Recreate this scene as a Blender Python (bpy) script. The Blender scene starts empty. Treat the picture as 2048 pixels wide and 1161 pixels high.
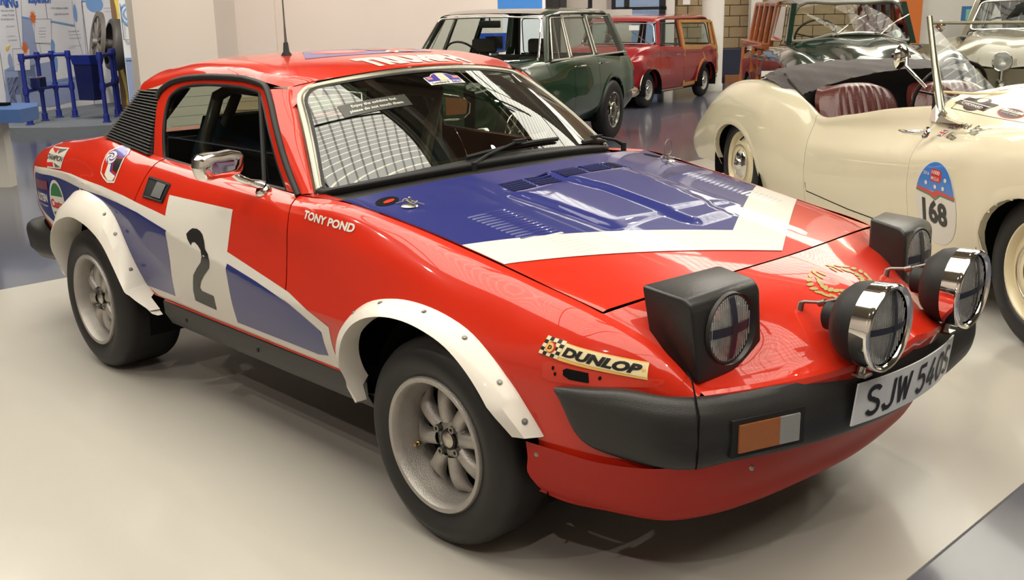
import bpy, bmesh, math, random
from mathutils import Vector, Matrix
from mathutils.bvhtree import BVHTree
random.seed(4)
PI = math.pi
SC = bpy.context.scene
COL = SC.collection
rad = math.radians

# ------------------------------------------------------------ camera
cd = bpy.data.cameras.new('camera'); cam = bpy.data.objects.new('camera', cd); COL.objects.link(cam)
CAMP = Vector((2.00182118, -2.45418541, 1.42386606))
_y, _p, _r = rad(136.17166506), rad(15.30436825), rad(-1.01667355)
_F = Vector((math.cos(_y)*math.cos(_p), math.sin(_y)*math.cos(_p), -math.sin(_p)))
_R = _F.cross(Vector((0, 0, 1))).normalized(); _U = _R.cross(_F)
_R2 = math.cos(_r)*_R + math.sin(_r)*_U; _U2 = -math.sin(_r)*_R + math.cos(_r)*_U
cam.matrix_world = Matrix((( _R2.x, _U2.x, -_F.x, CAMP.x), (_R2.y, _U2.y, -_F.y, CAMP.y), (_R2.z, _U2.z, -_F.z, CAMP.z), (0, 0, 0, 1)))
cd.sensor_width = 36; cd.lens = 2067.287/2048*36; cd.clip_start = .05; cd.clip_end = 200
cd.dof.use_dof = False
SC.camera = cam
# ------------------------------------------------------------ world, lights, exposure
W = bpy.data.worlds.new('world'); SC.world = W; W.use_nodes = True
W.node_tree.nodes['Background'].inputs[0].default_value = (.62, .68, .75, 1)
W.node_tree.nodes['Background'].inputs[1].default_value = .35
SC.view_settings.view_transform = 'Standard'; SC.view_settings.look = 'None'
SC.view_settings.gamma = 1; SC.view_settings.use_curve_mapping = False
SC.view_settings.exposure = 0.0

def light(kind, name, loc, power, size=.1, target=None, col=(1, .93, .82), **k):
    l = bpy.data.lights.new(name, kind); l.energy = power; l.color = col
    o = bpy.data.objects.new(name, l); COL.objects.link(o); o.location = loc
    if kind == 'AREA':
        l.shape = 'RECTANGLE'; l.size = size; l.size_y = k.get('size_y', size)
    else: l.shadow_soft_size = size
    if kind == 'SPOT':
        l.spot_size = rad(k.get('cone', 60)); l.spot_blend = k.get('blend', .6)
    if target is not None:
        d = Vector(target)-Vector(loc); o.rotation_euler = d.to_track_quat('-Z', 'Y').to_euler()
    return o
SC.view_settings.exposure = -.02
RLS = 4.6
for p, w_, cone in (((2.5, -4.5, 5.2), 230, 60), ((-1.0, -5.5, 5.2), 210, 60), ((-4.5, -4.0, 5.2), 210, 60), ((3.8, 1.0, 5.2), 150, 60), ((-5.0, 1.5, 5.2), 170, 70), ((-.5, 3.3, 5.2), 170, 70), ((-3.0, 5.5, 5.2), 150, 70), ((2.0, 4.5, 5.2), 120, 70)):
    light('SPOT', 'spot_lamp', p, w_, .05, (-.8, .2, .5), col=(1, .91, .82), cone=cone)
for p, t_ in (((-10.0, 1.0, 4.6), (-12.8, 3.2, .9)), ((-11.0, 3.0, 4.8), (-13.0, 3.6, 1.0)), ((-7, 8, 5.2), (-7, 9, 0)), ((-2, 9, 5.2), (-2.6, 7, .5)), ((-9.5, 12, 5.2), (-10.5, 15, 1))):
    light('SPOT', 'display_spot', p, 330, .08, t_, col=(1, .9, .82), cone=75)
for p, t_ in (((-6.5, 3.2, 5.4), (-9, 6.4, 1.2)), ((-6.0, 6.5, 5.4), (-9.2, 9.0, 1.2))):
    light('SPOT', 'wall_wash', p, 560, .15, t_, col=(1, .86, .80), cone=110)
for p, t_ in (((-3, -6.5, 5.4), (-3, -9.8, 1.6)), ((4, -6.5, 5.4), (4, -9.8, 1.6)), ((8.5, -3, 5.4), (11.7, -3, 1.5)), ((8.5, 4, 5.4), (11.7, 4, 1.5))):  # added lamps behind the camera, brightening the unseen walls for reflections
    light('SPOT', 'wall_wash', p, 380, .15, t_, col=(1, .9, .8), cone=110)


# ------------------------------------------------------------ materials
def mat(name, col, rough=.5, metal=0., coat=0., spec=.5, bump=0., bscale=40., var=0., vscale=6., emit=None, estr=0., trans=0., ior=1.45, coatr=.03, alpha=1.):
    m = bpy.data.materials.new(name); m.use_nodes = True
    nt = m.node_tree; b = nt.nodes['Principled BSDF']
    c = tuple(col)+(1,)
    b.inputs['Base Color'].default_value = c
    b.inputs['Roughness'].default_value = rough; b.inputs['Metallic'].default_value = metal
    b.inputs['Coat Weight'].default_value = coat; b.inputs['Coat Roughness'].default_value = coatr
    b.inputs['Specular IOR Level'].default_value = spec; b.inputs['IOR'].default_value = ior
    b.inputs['Transmission Weight'].default_value = trans; b.inputs['Alpha'].default_value = alpha
    if emit: b.inputs['Emission Color'].default_value = tuple(emit)+(1,); b.inputs['Emission Strength'].default_value = estr
    if var or bump:
        tc = nt.nodes.new('ShaderNodeTexCoord')
    if var:
        n = nt.nodes.new('ShaderNodeTexNoise'); n.inputs['Scale'].default_value = vscale; n.inputs['Detail'].default_value = 5
        nt.links.new(tc.outputs['Object'], n.inputs['Vector'])
        mx = nt.nodes.new('ShaderNodeMix'); mx.data_type = 'RGBA'
        mx.inputs[6].default_value = tuple(max(0, x*(1-var)) for x in col)+(1,); mx.inputs[7].default_value = tuple(min(1, x*(1+var)) for x in col)+(1,)
        nt.links.new(n.outputs['Fac'], mx.inputs[0]); nt.links.new(mx.outputs[2], b.inputs['Base Color'])
    if bump:
        n2 = nt.nodes.new('ShaderNodeTexNoise'); n2.inputs['Scale'].default_value = bscale; n2.inputs['Detail'].default_value = 3
        nt.links.new(tc.outputs['Object'], n2.inputs['Vector'])
        bp = nt.nodes.new('ShaderNodeBump'); bp.inputs['Strength'].default_value = bump; bp.inputs['Distance'].default_value = .01
        nt.links.new(n2.outputs['Fac'], bp.inputs['Height']); nt.links.new(bp.outputs['Normal'], b.inputs['Normal'])
    return m
def glassmat(name, tint=(.9, .95, .93), rough=0., milk=0., ior=1.8):
    m = bpy.data.materials.new(name); m.use_nodes = True; nt = m.node_tree; nt.nodes.clear()
    o = nt.nodes.new('ShaderNodeOutputMaterial'); t = nt.nodes.new('ShaderNodeBsdfTransparent'); g = nt.nodes.new('ShaderNodeBsdfGlossy')
    t.inputs[0].default_value = tuple(tint)+(1,); g.inputs['Roughness'].default_value = rough
    f = nt.nodes.new('ShaderNodeFresnel'); f.inputs['IOR'].default_value = ior
    x = nt.nodes.new('ShaderNodeMixShader'); nt.links.new(f.outputs[0], x.inputs[0]); nt.links.new(t.outputs[0], x.inputs[1]); nt.links.new(g.outputs[0], x.inputs[2])
    if milk:
        df = nt.nodes.new('ShaderNodeBsdfDiffuse'); df.inputs[0].default_value = (.8, .8, .78, 1); x2 = nt.nodes.new('ShaderNodeMixShader'); x2.inputs[0].default_value = milk
        nt.links.new(x.outputs[0], x2.inputs[1]); nt.links.new(df.outputs[0], x2.inputs[2]); x = x2
    nt.links.new(x.outputs[0], o.inputs[0]); return m

RED = mat('red_paint', (.50, .022, .008), .30, 0, .85, .1, var=.03, vscale=3)
BLUE = mat('blue_paint', (.022, .027, .15), .30, 0, .9, .1)
WHT = mat('white_paint', (.66, .62, .56), .35, 0, .5, .1)
DECW = mat('white_vinyl', (.60, .57, .52), .35, 0, .6, .1)
DECB = mat('blue_vinyl', (.020, .025, .145), .30, 0, .8, .1)
DECK = mat('black_vinyl', (.012, .012, .012), .35)
BLK = mat('black_plastic', (.018, .017, .016), .42, bump=.15, bscale=400)
BLK2 = mat('black_rubber', (.012, .012, .012), .55, spec=.4)
TYRE = mat('tyre_rubber', (.013, .012, .012), .5, spec=.45, var=.2, vscale=20)
DARK = mat('dark_void', (.006, .006, .006), .9, spec=.1)
CHR = mat('chrome', (.86, .84, .80), .06, 1.)
CHR2 = mat('brushed_trim', (.50, .47, .41), .28, 1.)
TRIMW = mat('windscreen_metal', (.30, .285, .23), .33, 1.)
ALLOY = mat('cast_alloy', (.40, .375, .35), .42, .7, bump=.25, bscale=300, var=.1, vscale=30)
GLASS = glassmat('window_glass', (.72, .78, .72))
GLASSW = glassmat('windscreen_glass', (.55, .58, .50), ior=2.0)
GLASSC = glassmat('clear_glass', (.96, .97, .96))

# ------------------------------------------------------------ mesh helpers
def tag(o, label=None, cat=None, group=None, kind=None):
    if label: o['label'] = label
    if cat: o['category'] = cat
    if group: o['group'] = group
    if kind: o['kind'] = kind
    return o
def thing(name, label, cat, loc=(0, 0, 0), rotz=0., group=None):
    o = bpy.data.objects.new(name, None); COL.objects.link(o); o.location = loc; o.rotation_euler = (0, 0, rotz)
    o.empty_display_size = .1
    return tag(o, label, cat, group)
def mk(name, V, Fc, m, parent=None, smooth=35, label=None, mats=None, midx=None, loc=None):
    me = bpy.data.meshes.new(name); me.from_pydata([tuple(v) for v in V], [], Fc)
    for q in (mats or [m]): me.materials.append(q)
    if len(Fc) > 1 and not midx:
        bm = bmesh.new(); bm.from_mesh(me); bmesh.ops.recalc_face_normals(bm, faces=bm.faces[:]); bm.to_mesh(me); bm.free()
    if midx: me.polygons.foreach_set('material_index', midx)
    me.validate(clean_customdata=False)
    if smooth:
        me.shade_smooth()
        if smooth < 180: me.set_sharp_from_angle(angle=rad(smooth))
    o = bpy.data.objects.new(name, me); COL.objects.link(o)
    if parent: o.parent = parent
    if label: o['label'] = label
    if loc: o.location = loc
    return o
class MB:
    """collects simple shapes into one mesh"""
    def __init__(s): s.V = []; s.F = []
    def add(s, V, Fc):
        n = len(s.V); s.V += [Vector(v) for v in V]; s.F += [tuple(i+n for i in f) for f in Fc]; return s
    def box(s, c, d, M=None, ch=0.):
        """box centred at c with size d, chamfered by ch"""
        hx, hy, hz = d[0]/2, d[1]/2, d[2]/2
        if ch <= 0:
            V = [Vector((x*hx, y*hy, z*hz)) for x in (-1, 1) for y in (-1, 1) for z in (-1, 1)]
            F = [(0, 1, 3, 2), (4, 6, 7, 5), (0, 4, 5, 1), (2, 3, 7, 6), (0, 2, 6, 4), (1, 5, 7, 3)]
        else:
            bm = bmesh.new(); bmesh.ops.create_cube(bm, size=1)
            for v in bm.verts: v.co = Vector((v.co.x*d[0], v.co.y*d[1], v.co.z*d[2]))
            bmesh.ops.bevel(bm, geom=bm.edges[:], offset=ch, segments=2, profile=.5, affect='EDGES')
            V = [v.co.copy() for v in bm.verts]; bm.verts.index_update(); F = [[v.index for v in f.verts] for f in bm.faces]; bm.free()
        V = [(M @ v if M else v)+Vector(c) for v in V]
        return s.add(V, F)
    def tube(s, pts, r, n=10, cap=True):
        pts = [Vector(p) for p in pts]; rr = r if isinstance(r, (list, tuple)) else [r]*len(pts)
        V = []; F = []; up = None
        for i, p in enumerate(pts):
            t = (pts[min(i+1, len(pts)-1)]-pts[max(i-1, 0)]).normalized()
            if up is None: up = Vector((0, 0, 1)) if abs(t.z) < .9 else Vector((1, 0, 0))
            a = t.cross(up).normalized(); b = a.cross(t).normalized(); up = b
            for k in range(n):
                V.append(p+a*math.cos(2*PI*k/n)*rr[i]+b*math.sin(2*PI*k/n)*rr[i])
        for i in range(len(pts)-1):
            for k in range(n): F.append((i*n+k, i*n+(k+1) % n, (i+1)*n+(k+1) % n, (i+1)*n+k))
        if cap: F.append(tuple(range(n))); F.append(tuple((len(pts)-1)*n+k for k in range(n))[::-1])
        return s.add(V, F)
    def lathe(s, prof, M, n=32, a0=0., a1=2*PI):
        """prof: (r, h) revolved round local z, placed with matrix M"""
        full = abs(a1-a0-2*PI) < 1e-6; m = n if full else n+1
        V = []; F = []
        for (r, h) in prof:
            for k in range(m):
                a = a0+(a1-a0)*k/n; V.append(M @ Vector((r*math.cos(a), r*math.sin(a), h)))
        for i in range(len(prof)-1):
            for k in range(n):
                k2 = (k+1) % m
                F.append((i*m+k, i*m+k2, (i+1)*m+k2, (i+1)*m+k))
        return s.add(V, F)
    def prism(s, poly, M, h):
        """closed 2d polygon extruded from 0 to h along local z"""
        n = len(poly); V = [M @ Vector((x, y, z)) for z in (0, h) for x, y in poly]
        F = [tuple(range(n))[::-1], tuple(range(n, 2*n))]+[(k, (k+1) % n, n+(k+1) % n, n+k) for k in range(n)]
        return s.add(V, F)
    def out(s, name, m, parent=None, smooth=35, label=None): return mk(name, s.V, s.F, m, parent, smooth, label)
def cut_with(o, cutter):
    """carves cutter (removed afterwards) out of mesh object o"""
    m = o.modifiers.new('cut', 'BOOLEAN'); m.operation = 'DIFFERENCE'; m.object = cutter; m.solver = 'EXACT'
    dg = bpy.context.evaluated_depsgraph_get(); dg.update()
    me = bpy.data.meshes.new_from_object(o.evaluated_get(dg)); o.modifiers.clear(); old = o.data; o.data = me
    me.shade_smooth(); me.set_sharp_from_angle(angle=rad(35)); bpy.data.objects.remove(cutter); return o
def frame(o, x, y, z):
    """matrix with origin o and axis columns x, y, z"""
    x, y, z, o = Vector(x).normalized(), Vector(y).normalized(), Vector(z).normalized(), Vector(o)
    return Matrix(((x.x, y.x, z.x, o.x), (x.y, y.y, z.y, o.y), (x.z, y.z, z.z, o.z), (0, 0, 0, 1)))
def axis_frame(o, z):
    z = Vector(z).normalized(); up = Vector((0, 0, 1)) if abs(z.z) < .9 else Vector((1, 0, 0))
    x = up.cross(z).normalized(); return frame(o, x, z.cross(x), z)

# ------------------------------------------------------------ spline surfaces
def crspline(P, n, crease=()):
    """C1 curve through the points P (Vectors), n steps a span; tangents break at the crease indices"""
    N = len(P)
    L = [max((P[i+1]-P[i]).length, 1e-5) for i in range(N-1)]
    def tan(i, side):
        if i == 0 or (i in crease and side > 0):
            return (P[i+1]-P[i])/L[i] if i < N-1 else (P[i]-P[i-1])/L[i-1]
        if i == N-1 or (i in crease and side < 0): return (P[i]-P[i-1])/L[i-1]
        a, b = L[i-1], L[i]
        return ((P[i]-P[i-1])/a*b+(P[i+1]-P[i])/b*a)/(a+b)
    out = []
    ns = n if isinstance(n, (list, tuple)) else [n]*(N-1)
    for i in range(N-1):
        m0, m1 = tan(i, 1)*L[i], tan(i+1, -1)*L[i]
        for k in range(ns[i]):
            t = k/ns[i]; t2, t3 = t*t, t*t*t
            out.append(P[i]*(2*t3-3*t2+1)+m0*(t3-2*t2+t)+P[i+1]*(-2*t3+3*t2)+m1*(t3-t2))
    out.append(P[-1].copy()); return out
def dense(G, nu, nv, cu=(), cv=()):
    """G[i][j] control points; returns a dense grid through them"""
    G = [[Vector(p) for p in r] for r in G]
    rows = [crspline(r, nv, cv) for r in G]
    cols = [crspline([r[j] for r in rows], nu, cu) for j in range(len(rows[0]))]
    return [[cols[j][i] for j in range(len(cols))] for i in range(len(cols[0]))]
def gridmesh(D, flip=False):
    nu, nv = len(D), len(D[0]); V = [p for r in D for p in r]
    F = []
    for i in range(nu-1):
        for j in range(nv-1):
            f = (i*nv+j, i*nv+j+1, (i+1)*nv+j+1, (i+1)*nv+j); F.append(f[::-1] if flip else f)
    return V, F
def panel(name, D, m, parent, seams='', gap=.0022, lip=.001, flip=False, cut=None, label=None, smooth=30):
    """one body panel from dense grid D; sides named in seams (a,b along u; c,d along v) get a gap and an inward lip"""
    D = [[p.copy() for p in r] for r in D]
    nu, nv = len(D), len(D[0]); c = D[nu//2][nv//2]
    def nrm(i, j):
        i0, i1, j0, j1 = max(i-1, 0), min(i+1, nu-1), max(j-1, 0), min(j+1, nv-1)
        n = (D[i1][j]-D[i0][j]).cross(D[i][j1]-D[i][j0]); n.normalize(); return -n if flip else n
    N = [[nrm(i, j) for j in range(nv)] for i in range(nu)]
    def pull(a, b):
        d = b-a
        return a+d.normalized()*min(gap, d.length*.6) if d.length > 1e-6 else a
    if 'a' in seams: D[0] = [pull(D[0][j], D[1][j]) for j in range(nv)]
    if 'b' in seams: D[-1] = [pull(D[-1][j], D[-2][j]) for j in range(nv)]
    if 'c' in seams:
        for i in range(nu): D[i][0] = pull(D[i][0], D[i][1])
    if 'd' in seams:
        for i in range(nu): D[i][-1] = pull(D[i][-1], D[i][-2])
    V, F = gridmesh(D, flip)
    if cut: F = [f for f in F if not cut(sum((V[k] for k in f), Vector())/4)]
    def strip(idx, nn):
        b = len(V)
        for k, q in zip(idx, nn): V.append(V[k]-q*lip)
        for k in range(len(idx)-1): F.append((idx[k], idx[k+1], b+k+1, b+k))
    if 'a' in seams: strip([j for j in range(nv)], N[0])
    if 'b' in seams: strip([(nu-1)*nv+j for j in range(nv)], N[-1])
    if 'c' in seams: strip([i*nv for i in range(nu)], [r[0] for r in N])
    if 'd' in seams: strip([i*nv+nv-1 for i in range(nu)], [r[-1] for r in N])
    used = sorted({k for f in F for k in f}); mp = {k: i for i, k in enumerate(used)}
    return mk(name, [V[k] for k in used], [tuple(mp[k] for k in f) for f in F], m, parent, smooth, label)
def mirY(D): return [[Vector((p.x, -p.y, p.z)) for p in r] for r in D]

# ------------------------------------------------------------ surfaces that carry decals
class Surf:
    def __init__(s, grids):
        V = []; T = []
        for D in grids:
            b = len(V); v, f = gridmesh(D); V += v
            for q in f: T += [(q[0]+b, q[1]+b, q[2]+b), (q[0]+b, q[2]+b, q[3]+b)]
        s.V, s.T = V, T; s.N = [Vector() for _ in V]
        for t in T:
            n = (V[t[1]]-V[t[0]]).cross(V[t[2]]-V[t[0]])
            for k in t: s.N[k] += n
        s.bvh = BVHTree.FromPolygons(V, T)
    def hit(s, o, d):
        loc, n, i, dist = s.bvh.ray_cast(o, d)
        if loc is None: return None
        a, b, c = (s.V[k] for k in s.T[i]); na, nb, nc = (s.N[k].normalized() for k in s.T[i])
        A = (b-a).cross(c-a).length or 1e-9
        wa = (b-loc).cross(c-loc).length/A; wb = (c-loc).cross(a-loc).length/A; wc = 1-wa-wb
        n = (na*wa+nb*wb+nc*wc).normalized()
        if n.dot(d) > 0: n = -n
        return loc, n
def bm_poly(polys):
    """list of closed 2d outlines -> bmesh in the xy plane"""
    bm = bmesh.new()
    for P in polys:
        bm.faces.new([bm.verts.new((x, y, 0)) for x, y in P])
    return bm
def bm_text(s, size=1., bold=0., shear=0., spacing=1., wide=1.):
    cu = bpy.data.curves.new('t', 'FONT'); cu.body = s; cu.size = size; cu.offset = bold; cu.shear = shear; cu.space_character = spacing
    cu.resolution_u = 3; cu.align_x = 'CENTER'; cu.align_y = 'CENTER'
    o = bpy.data.objects.new('t', cu); COL.objects.link(o)
    dg = bpy.context.evaluated_depsgraph_get(); ev = o.evaluated_get(dg); me = ev.to_mesh()
    bm = bmesh.new(); bm.from_mesh(me); ev.to_mesh_clear()
    bpy.data.objects.remove(o); bpy.data.curves.remove(cu)
    for v in bm.verts: v.co.x *= wide
    # centre on bounds
    if bm.verts:
        x = [v.co.x for v in bm.verts]; y = [v.co.y for v in bm.verts]; cx, cy = (min(x)+max(x))/2, (min(y)+max(y))/2
        for v in bm.verts: v.co.x -= cx; v.co.y -= cy
    return bm
def bm_xf(bm, f):
    for v in bm.verts: x, y = f(v.co.x, v.co.y); v.co = Vector((x, y, 0))
    return bm
def decal(name, bm, m, parent, O, U, Vv, surf, off=.0012, step=.03, label=None, thick=0.):
    """drops the flat bmesh (u,v) on the surface along -(U x V) and keeps it just off the surface"""
    O, U, Vv = Vector(O), Vector(U), Vector(Vv); Nn = U.cross(Vv).normalized()
    if step:
        xs = [v.co.x for v in bm.verts]; ys = [v.co.y for v in bm.verts]
        for ax, lo, hi in ((0, min(xs), max(xs)), (1, min(ys), max(ys))):
            k = math.ceil(lo/step)
            while k*step < hi:
                co = Vector((0, 0, 0)); co[ax] = k*step; no = Vector((0, 0, 0)); no[ax] = 1
                bmesh.ops.bisect_plane(bm, geom=bm.verts[:]+bm.edges[:]+bm.faces[:], plane_co=co, plane_no=no, dist=1e-5)
                k += 1
    bmesh.ops.triangulate(bm, faces=[f for f in bm.faces if len(f.verts) > 4])
    bm.verts.index_update(); V = []; N = []; ok = []
    for v in bm.verts:
        p = O+U*v.co.x+Vv*v.co.y
        h = surf.hit(p+Nn*.6, -Nn)
        if h: V.append(h[0]+h[1]*off); N.append(h[1]); ok.append(True)
        else: V.append(p); N.append(Nn); ok.append(False)
    F = [[v.index for v in f.verts] for f in bm.faces if all(ok[v.index] for v in f.verts)]
    bm.free()
    if not F: print('EMPTY decal', name); return None
    # orient along the normals
    F2 = []
    for f in F:
        n = (V[f[1]]-V[f[0]]).cross(V[f[2]]-V[f[0]])
        F2.append(f if n.dot(N[f[0]]) > 0 else f[::-1])
    me = bpy.data.meshes.new(name); me.from_pydata([tuple(v) for v in V], [], F2); me.materials.append(m); me.shade_smooth()
    me.normals_split_custom_set_from_vertices([tuple(n) for n in N])
    o = bpy.data.objects.new(name, me); COL.objects.link(o); o.parent = parent
    if label: o['label'] = label
    return o
def ribbon2d(pts, w):
    """thin closed band along a 2d polyline"""
    P = [Vector((x, y)) for x, y in pts]; polys = []
    L = []; R = []
    for i, p in enumerate(P):
        t = (P[min(i+1, len(P)-1)]-P[max(i-1, 0)]).normalized(); n = Vector((-t.y, t.x))*w/2
        L.append(p+n); R.append(p-n)
    return [[tuple(L[i]), tuple(L[i+1]), tuple(R[i+1]), tuple(R[i])] for i in range(len(P)-1)]
def ellipse(cx, cy, a, b, n=28, rot=0., a0=0., a1=2*PI):
    c, s = math.cos(rot), math.sin(rot); full = abs(a1-a0-2*PI) < 1e-6
    out = []
    for k in range(n if full else n+1):
        t = a0+(a1-a0)*k/n; x, y = a*math.cos(t), b*math.sin(t); out.append((cx+x*c-y*s, cy+x*s+y*c))
    return out
def inpoly(x, y, P):
    c = False; n = len(P)
    for i in range(n):
        x1, y1 = P[i]; x2, y2 = P[(i+1) % n]
        if (y1 > y) != (y2 > y) and x < (x2-x1)*(y-y1)/(y2-y1)+x1: c = not c
    return c
def smooth_pts(P, n=4, crease=()): return [tuple(p) for p in crspline([Vector(p) for p in P], n, crease)]
def rescale(bm, w, h):
    xs = [v.co.x for v in bm.verts]; ys = [v.co.y for v in bm.verts]; a, b = max(xs)-min(xs), max(ys)-min(ys)
    for v in bm.verts: v.co.x *= w/a; v.co.y *= h/b
    return bm
# ============================================================ setting
PLI = mat('plinth_vinyl', (.40, .375, .335), .30, 0, .35, .4, bump=.03, bscale=160, var=.03, vscale=1.5, coatr=.12)
FLO = mat('dark_floor', (.085, .088, .112), .20, 0, .4, .4, var=.15, vscale=1.2, coatr=.08)
CREAM = mat('cream_wall', (.68, .61, .545), .7, var=.03, vscale=.8)
PINKW = mat('pale_wall', (.68, .62, .56), .75, var=.03, vscale=.8)
WHITEW = mat('white_wall', (.66, .63, .58), .7)
DKW = mat('dark_ceiling', (.26, .23, .17), .8)
def PT(px, py, d):
    """point at image position (px, py) and forward depth d: how the plan was measured"""
    f = 2067.287; return CAMP+(_F+_R2*((px-1024)/f)-_U2*((py-580.5)/f))*d
def PF(px, d, z=0.):
    """point of height z below image column px at forward depth d"""
    f = 2067.287; a = _F+_R2*((px-1024)/f); t = (z-CAMP.z-a.z*d)/(-_U2.z*d); p = CAMP+(a-_U2*t)*d; p.z = z; return p
def plane(name, V, m, th=.01, kind='structure'):
    mb = MB(); n = len(V); mb.V = [Vector(v) for v in V]+[Vector(v)-Vector((0, 0, th)) for v in V]
    mb.F = [tuple(range(n)), tuple(range(n, 2*n))[::-1]]+[(k, n+k, n+(k+1) % n, (k+1) % n) for k in range(n)]
    o = mb.out(name, m, None, 0); tag(o, kind=kind); return o
ZF = -.006
plane('floor', [(-30, -10, ZF), (12, -10, ZF), (12, 26, ZF), (-30, 26, ZF)], FLO, .1)
plane('floor_plinth', [(-3.80, -6, 0), (1.0, -6, 0), (1.0, 8, 0), (-3.80, 8, 0)], PLI, .006)
def wallrun(name, pts, z0, z1, m, th=.12, back=1):
    """upright wall along plan points, thickness away from the camera"""
    V = []; F = []
    for i, p in enumerate(pts):
        p = Vector(p); t = (Vector(pts[min(i+1, len(pts)-1)])-Vector(pts[max(i-1, 0)])).normalized(); n = Vector((-t.y, t.x, 0))*th*back
        V += [Vector((p.x, p.y, z0)), Vector((p.x, p.y, z1)), Vector((p.x+n.x, p.y+n.y, z1)), Vector((p.x+n.x, p.y+n.y, z0))]
    for i in range(len(pts)-1):
        a = 4*i
        for k in range(4): F.append((a+k, a+(k+1) % 4, a+4+(k+1) % 4, a+4+k))
    F += [(0, 1, 2, 3), (len(V)-1, len(V)-2, len(V)-3, len(V)-4)]
    o = mk(name, V, F, m, None, 0); tag(o, kind='structure'); return o
ZC = 6.0
CHR2_=None
# far cream wall with its pillar
wallrun('wall_back', [PF(280, 12.6), PF(296, 11.2), PF(452, 11.6), PF(490, 12.9), PF(566, 13.1), PF(567, 13.7), PF(1100, 15.3)], ZF, ZC, CREAM)
wallrun('wall_partition', [PF(1100, 15.4)+Vector((-.2, 0, 0)), PF(1140, 19.7)], ZF, ZC, PINKW)
wallrun('wall_far', [PF(1100, 20.0), PF(1343, 20.0)], ZF, ZC, PINKW)
# block wall: grey mortar core with each visible block standing proud
BLK_ = mat('buff_block', (.30, .22, .125), .85, bump=.6, bscale=60, var=.12, vscale=9); MORT = mat('mortar', (.22, .18, .12), .9)
bw = wallrun('wall_brick', [PF(1330, 20.05), PF(1800, 20.05)], ZF, ZC, MORT)
a, b = PF(1330, 20.02), PF(1800, 20.02); t = (b-a).normalized(); n = Vector((t.y, -t.x, 0)); Lw = (b-a).length
bm_block = None; k = 0
for r in range(3, 12):
    z = ZF+.20*r; off = .2*(r % 2); x = off
    while x < Lw-.4:
        c = a+t*(x+.2)+n*.012+Vector((0, 0, z+.10))
        if bm_block is None:
            bm_block = MB().box((0, 0, 0), (.388, .03, .188), None, .004).out('block', BLK_, None, 0); o = bm_block
        else: o = bm_block.copy(); COL.objects.link(o)
        o.parent = bw; o.location = c+n*random.uniform(-.003, .003); o.rotation_euler = (0, 0, math.atan2(t.y, t.x)); x += .4
# low dark blue plinth in front of the block wall with a timber kick board
def boxpf(name, px0, px1, d, dep, z0, z1, m, kind='structure', parent=None, smooth=0):
    A, B = PF(px0, d), PF(px1, d); t = (B-A).normalized(); nb = Vector((-t.y, t.x, 0))
    mb = MB(); V = [A, B, B+nb*dep, A+nb*dep]
    mb.V = [Vector((v.x, v.y, z0)) for v in V]+[Vector((v.x, v.y, z1)) for v in V]
    mb.F = [(0, 1, 2, 3), (7, 6, 5, 4), (0, 4, 5, 1), (1, 5, 6, 2), (2, 6, 7, 3), (3, 7, 4, 0)]
    o = mb.out(name, m, parent, smooth)
    if kind: tag(o, kind=kind)
    return o
NAVY = mat('navy_board', (.018, .022, .05), .5)
boxpf('trim_1', 1436, 1760, 19.3, .5, ZF, .60, NAVY); boxpf('trim_2', 1450, 1700, 19.2, .08, ZF, .14, mat('timber_kick', (.25, .10, .04), .6))
boxpf('trim_3', 1496, 1518, 19.7, .2, ZF, ZC, WHITEW); boxpf('trim_4', 1326, 1346, 19.8, .2, ZF, ZC, WHITEW)
c = PF(1421, 17.7); cl = MB().lathe([(.20, ZF), (.20, .10), (.184, .12), (.184, ZC)], Matrix.Translation((c.x, c.y, 0)), 40).out('column', WHITEW, None, 50); tag(cl, kind='structure')
# glazed doors with dark frames
dk = mat('dark_frame', (.012, .012, .016), .4); dg = glassmat('door_glass_mat', (.7, .75, .8))
dr = bpy.data.objects.new('door_1', None); COL.objects.link(dr); tag(dr, kind='structure')
def fr(px0, px1, z0, z1, d=19.75, nm='door_frame', m=dk): return boxpf(nm, px0, px1, d, .06, z0, z1, m, None, dr)
fr(1247, 1257, ZF, 2.2); fr(1316, 1328, ZF, 2.2); fr(1228, 1330, 1.335, 1.395); fr(1228, 1330, 2.12, 2.2); fr(1222, 1230, ZF, 2.2)
fr(1257, 1316, .1, 1.33, 19.8, 'door_pane', dg); fr(1257, 1316, 1.40, 2.12, 19.8, 'door_pane', dg); fr(1230, 1247, .1, 2.12, 19.8, 'door_pane', dg)
boxpf('window_1', 1228, 1328, 19.95, .02, .3, 2.1, mat('daylit_opening', (.45, .50, .58), .6, emit=(.75, .82, .95), estr=.55))
boxpf('door_2', 1094, 1122, 15.25, .02, ZF, 2.1, mat('dark_door', (.02, .018, .018), .5)); boxpf('trim_5', 1122, 1140, 15.2, .05, ZF, 2.15, mat('grey_jamb', (.25, .22, .18), .6))
boxpf('trim_6', 1176, 1184, 17.5, .1, ZF, 2.6, dk)
# right hand walls
boxpf('wall_right', 1800, 2300, 18.5, .1, ZF, ZC, WHITEW); boxpf('trim_7', 1786, 1832, 18.3, .05, .5, 2.4, mat('orange_panel', (.60, .16, .03), .6))
tag(MB().box((11.8, 8, 3), (.2, 36, 6.2)).out('wall_east', CREAM, None, 0), kind='structure')
tag(MB().box((-9, -9.9, 3), (42, .2, 6.2)).out('wall_south', CREAM, None, 0), kind='structure')
tag(MB().box((-9, 25.9, 3), (42, .2, 6.2)).out('wall_north', CREAM, None, 0), kind='structure')
tag(MB().box((-29.8, 8, 3), (.2, 36, 6.2)).out('wall_west', CREAM, None, 0), kind='structure')
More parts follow.
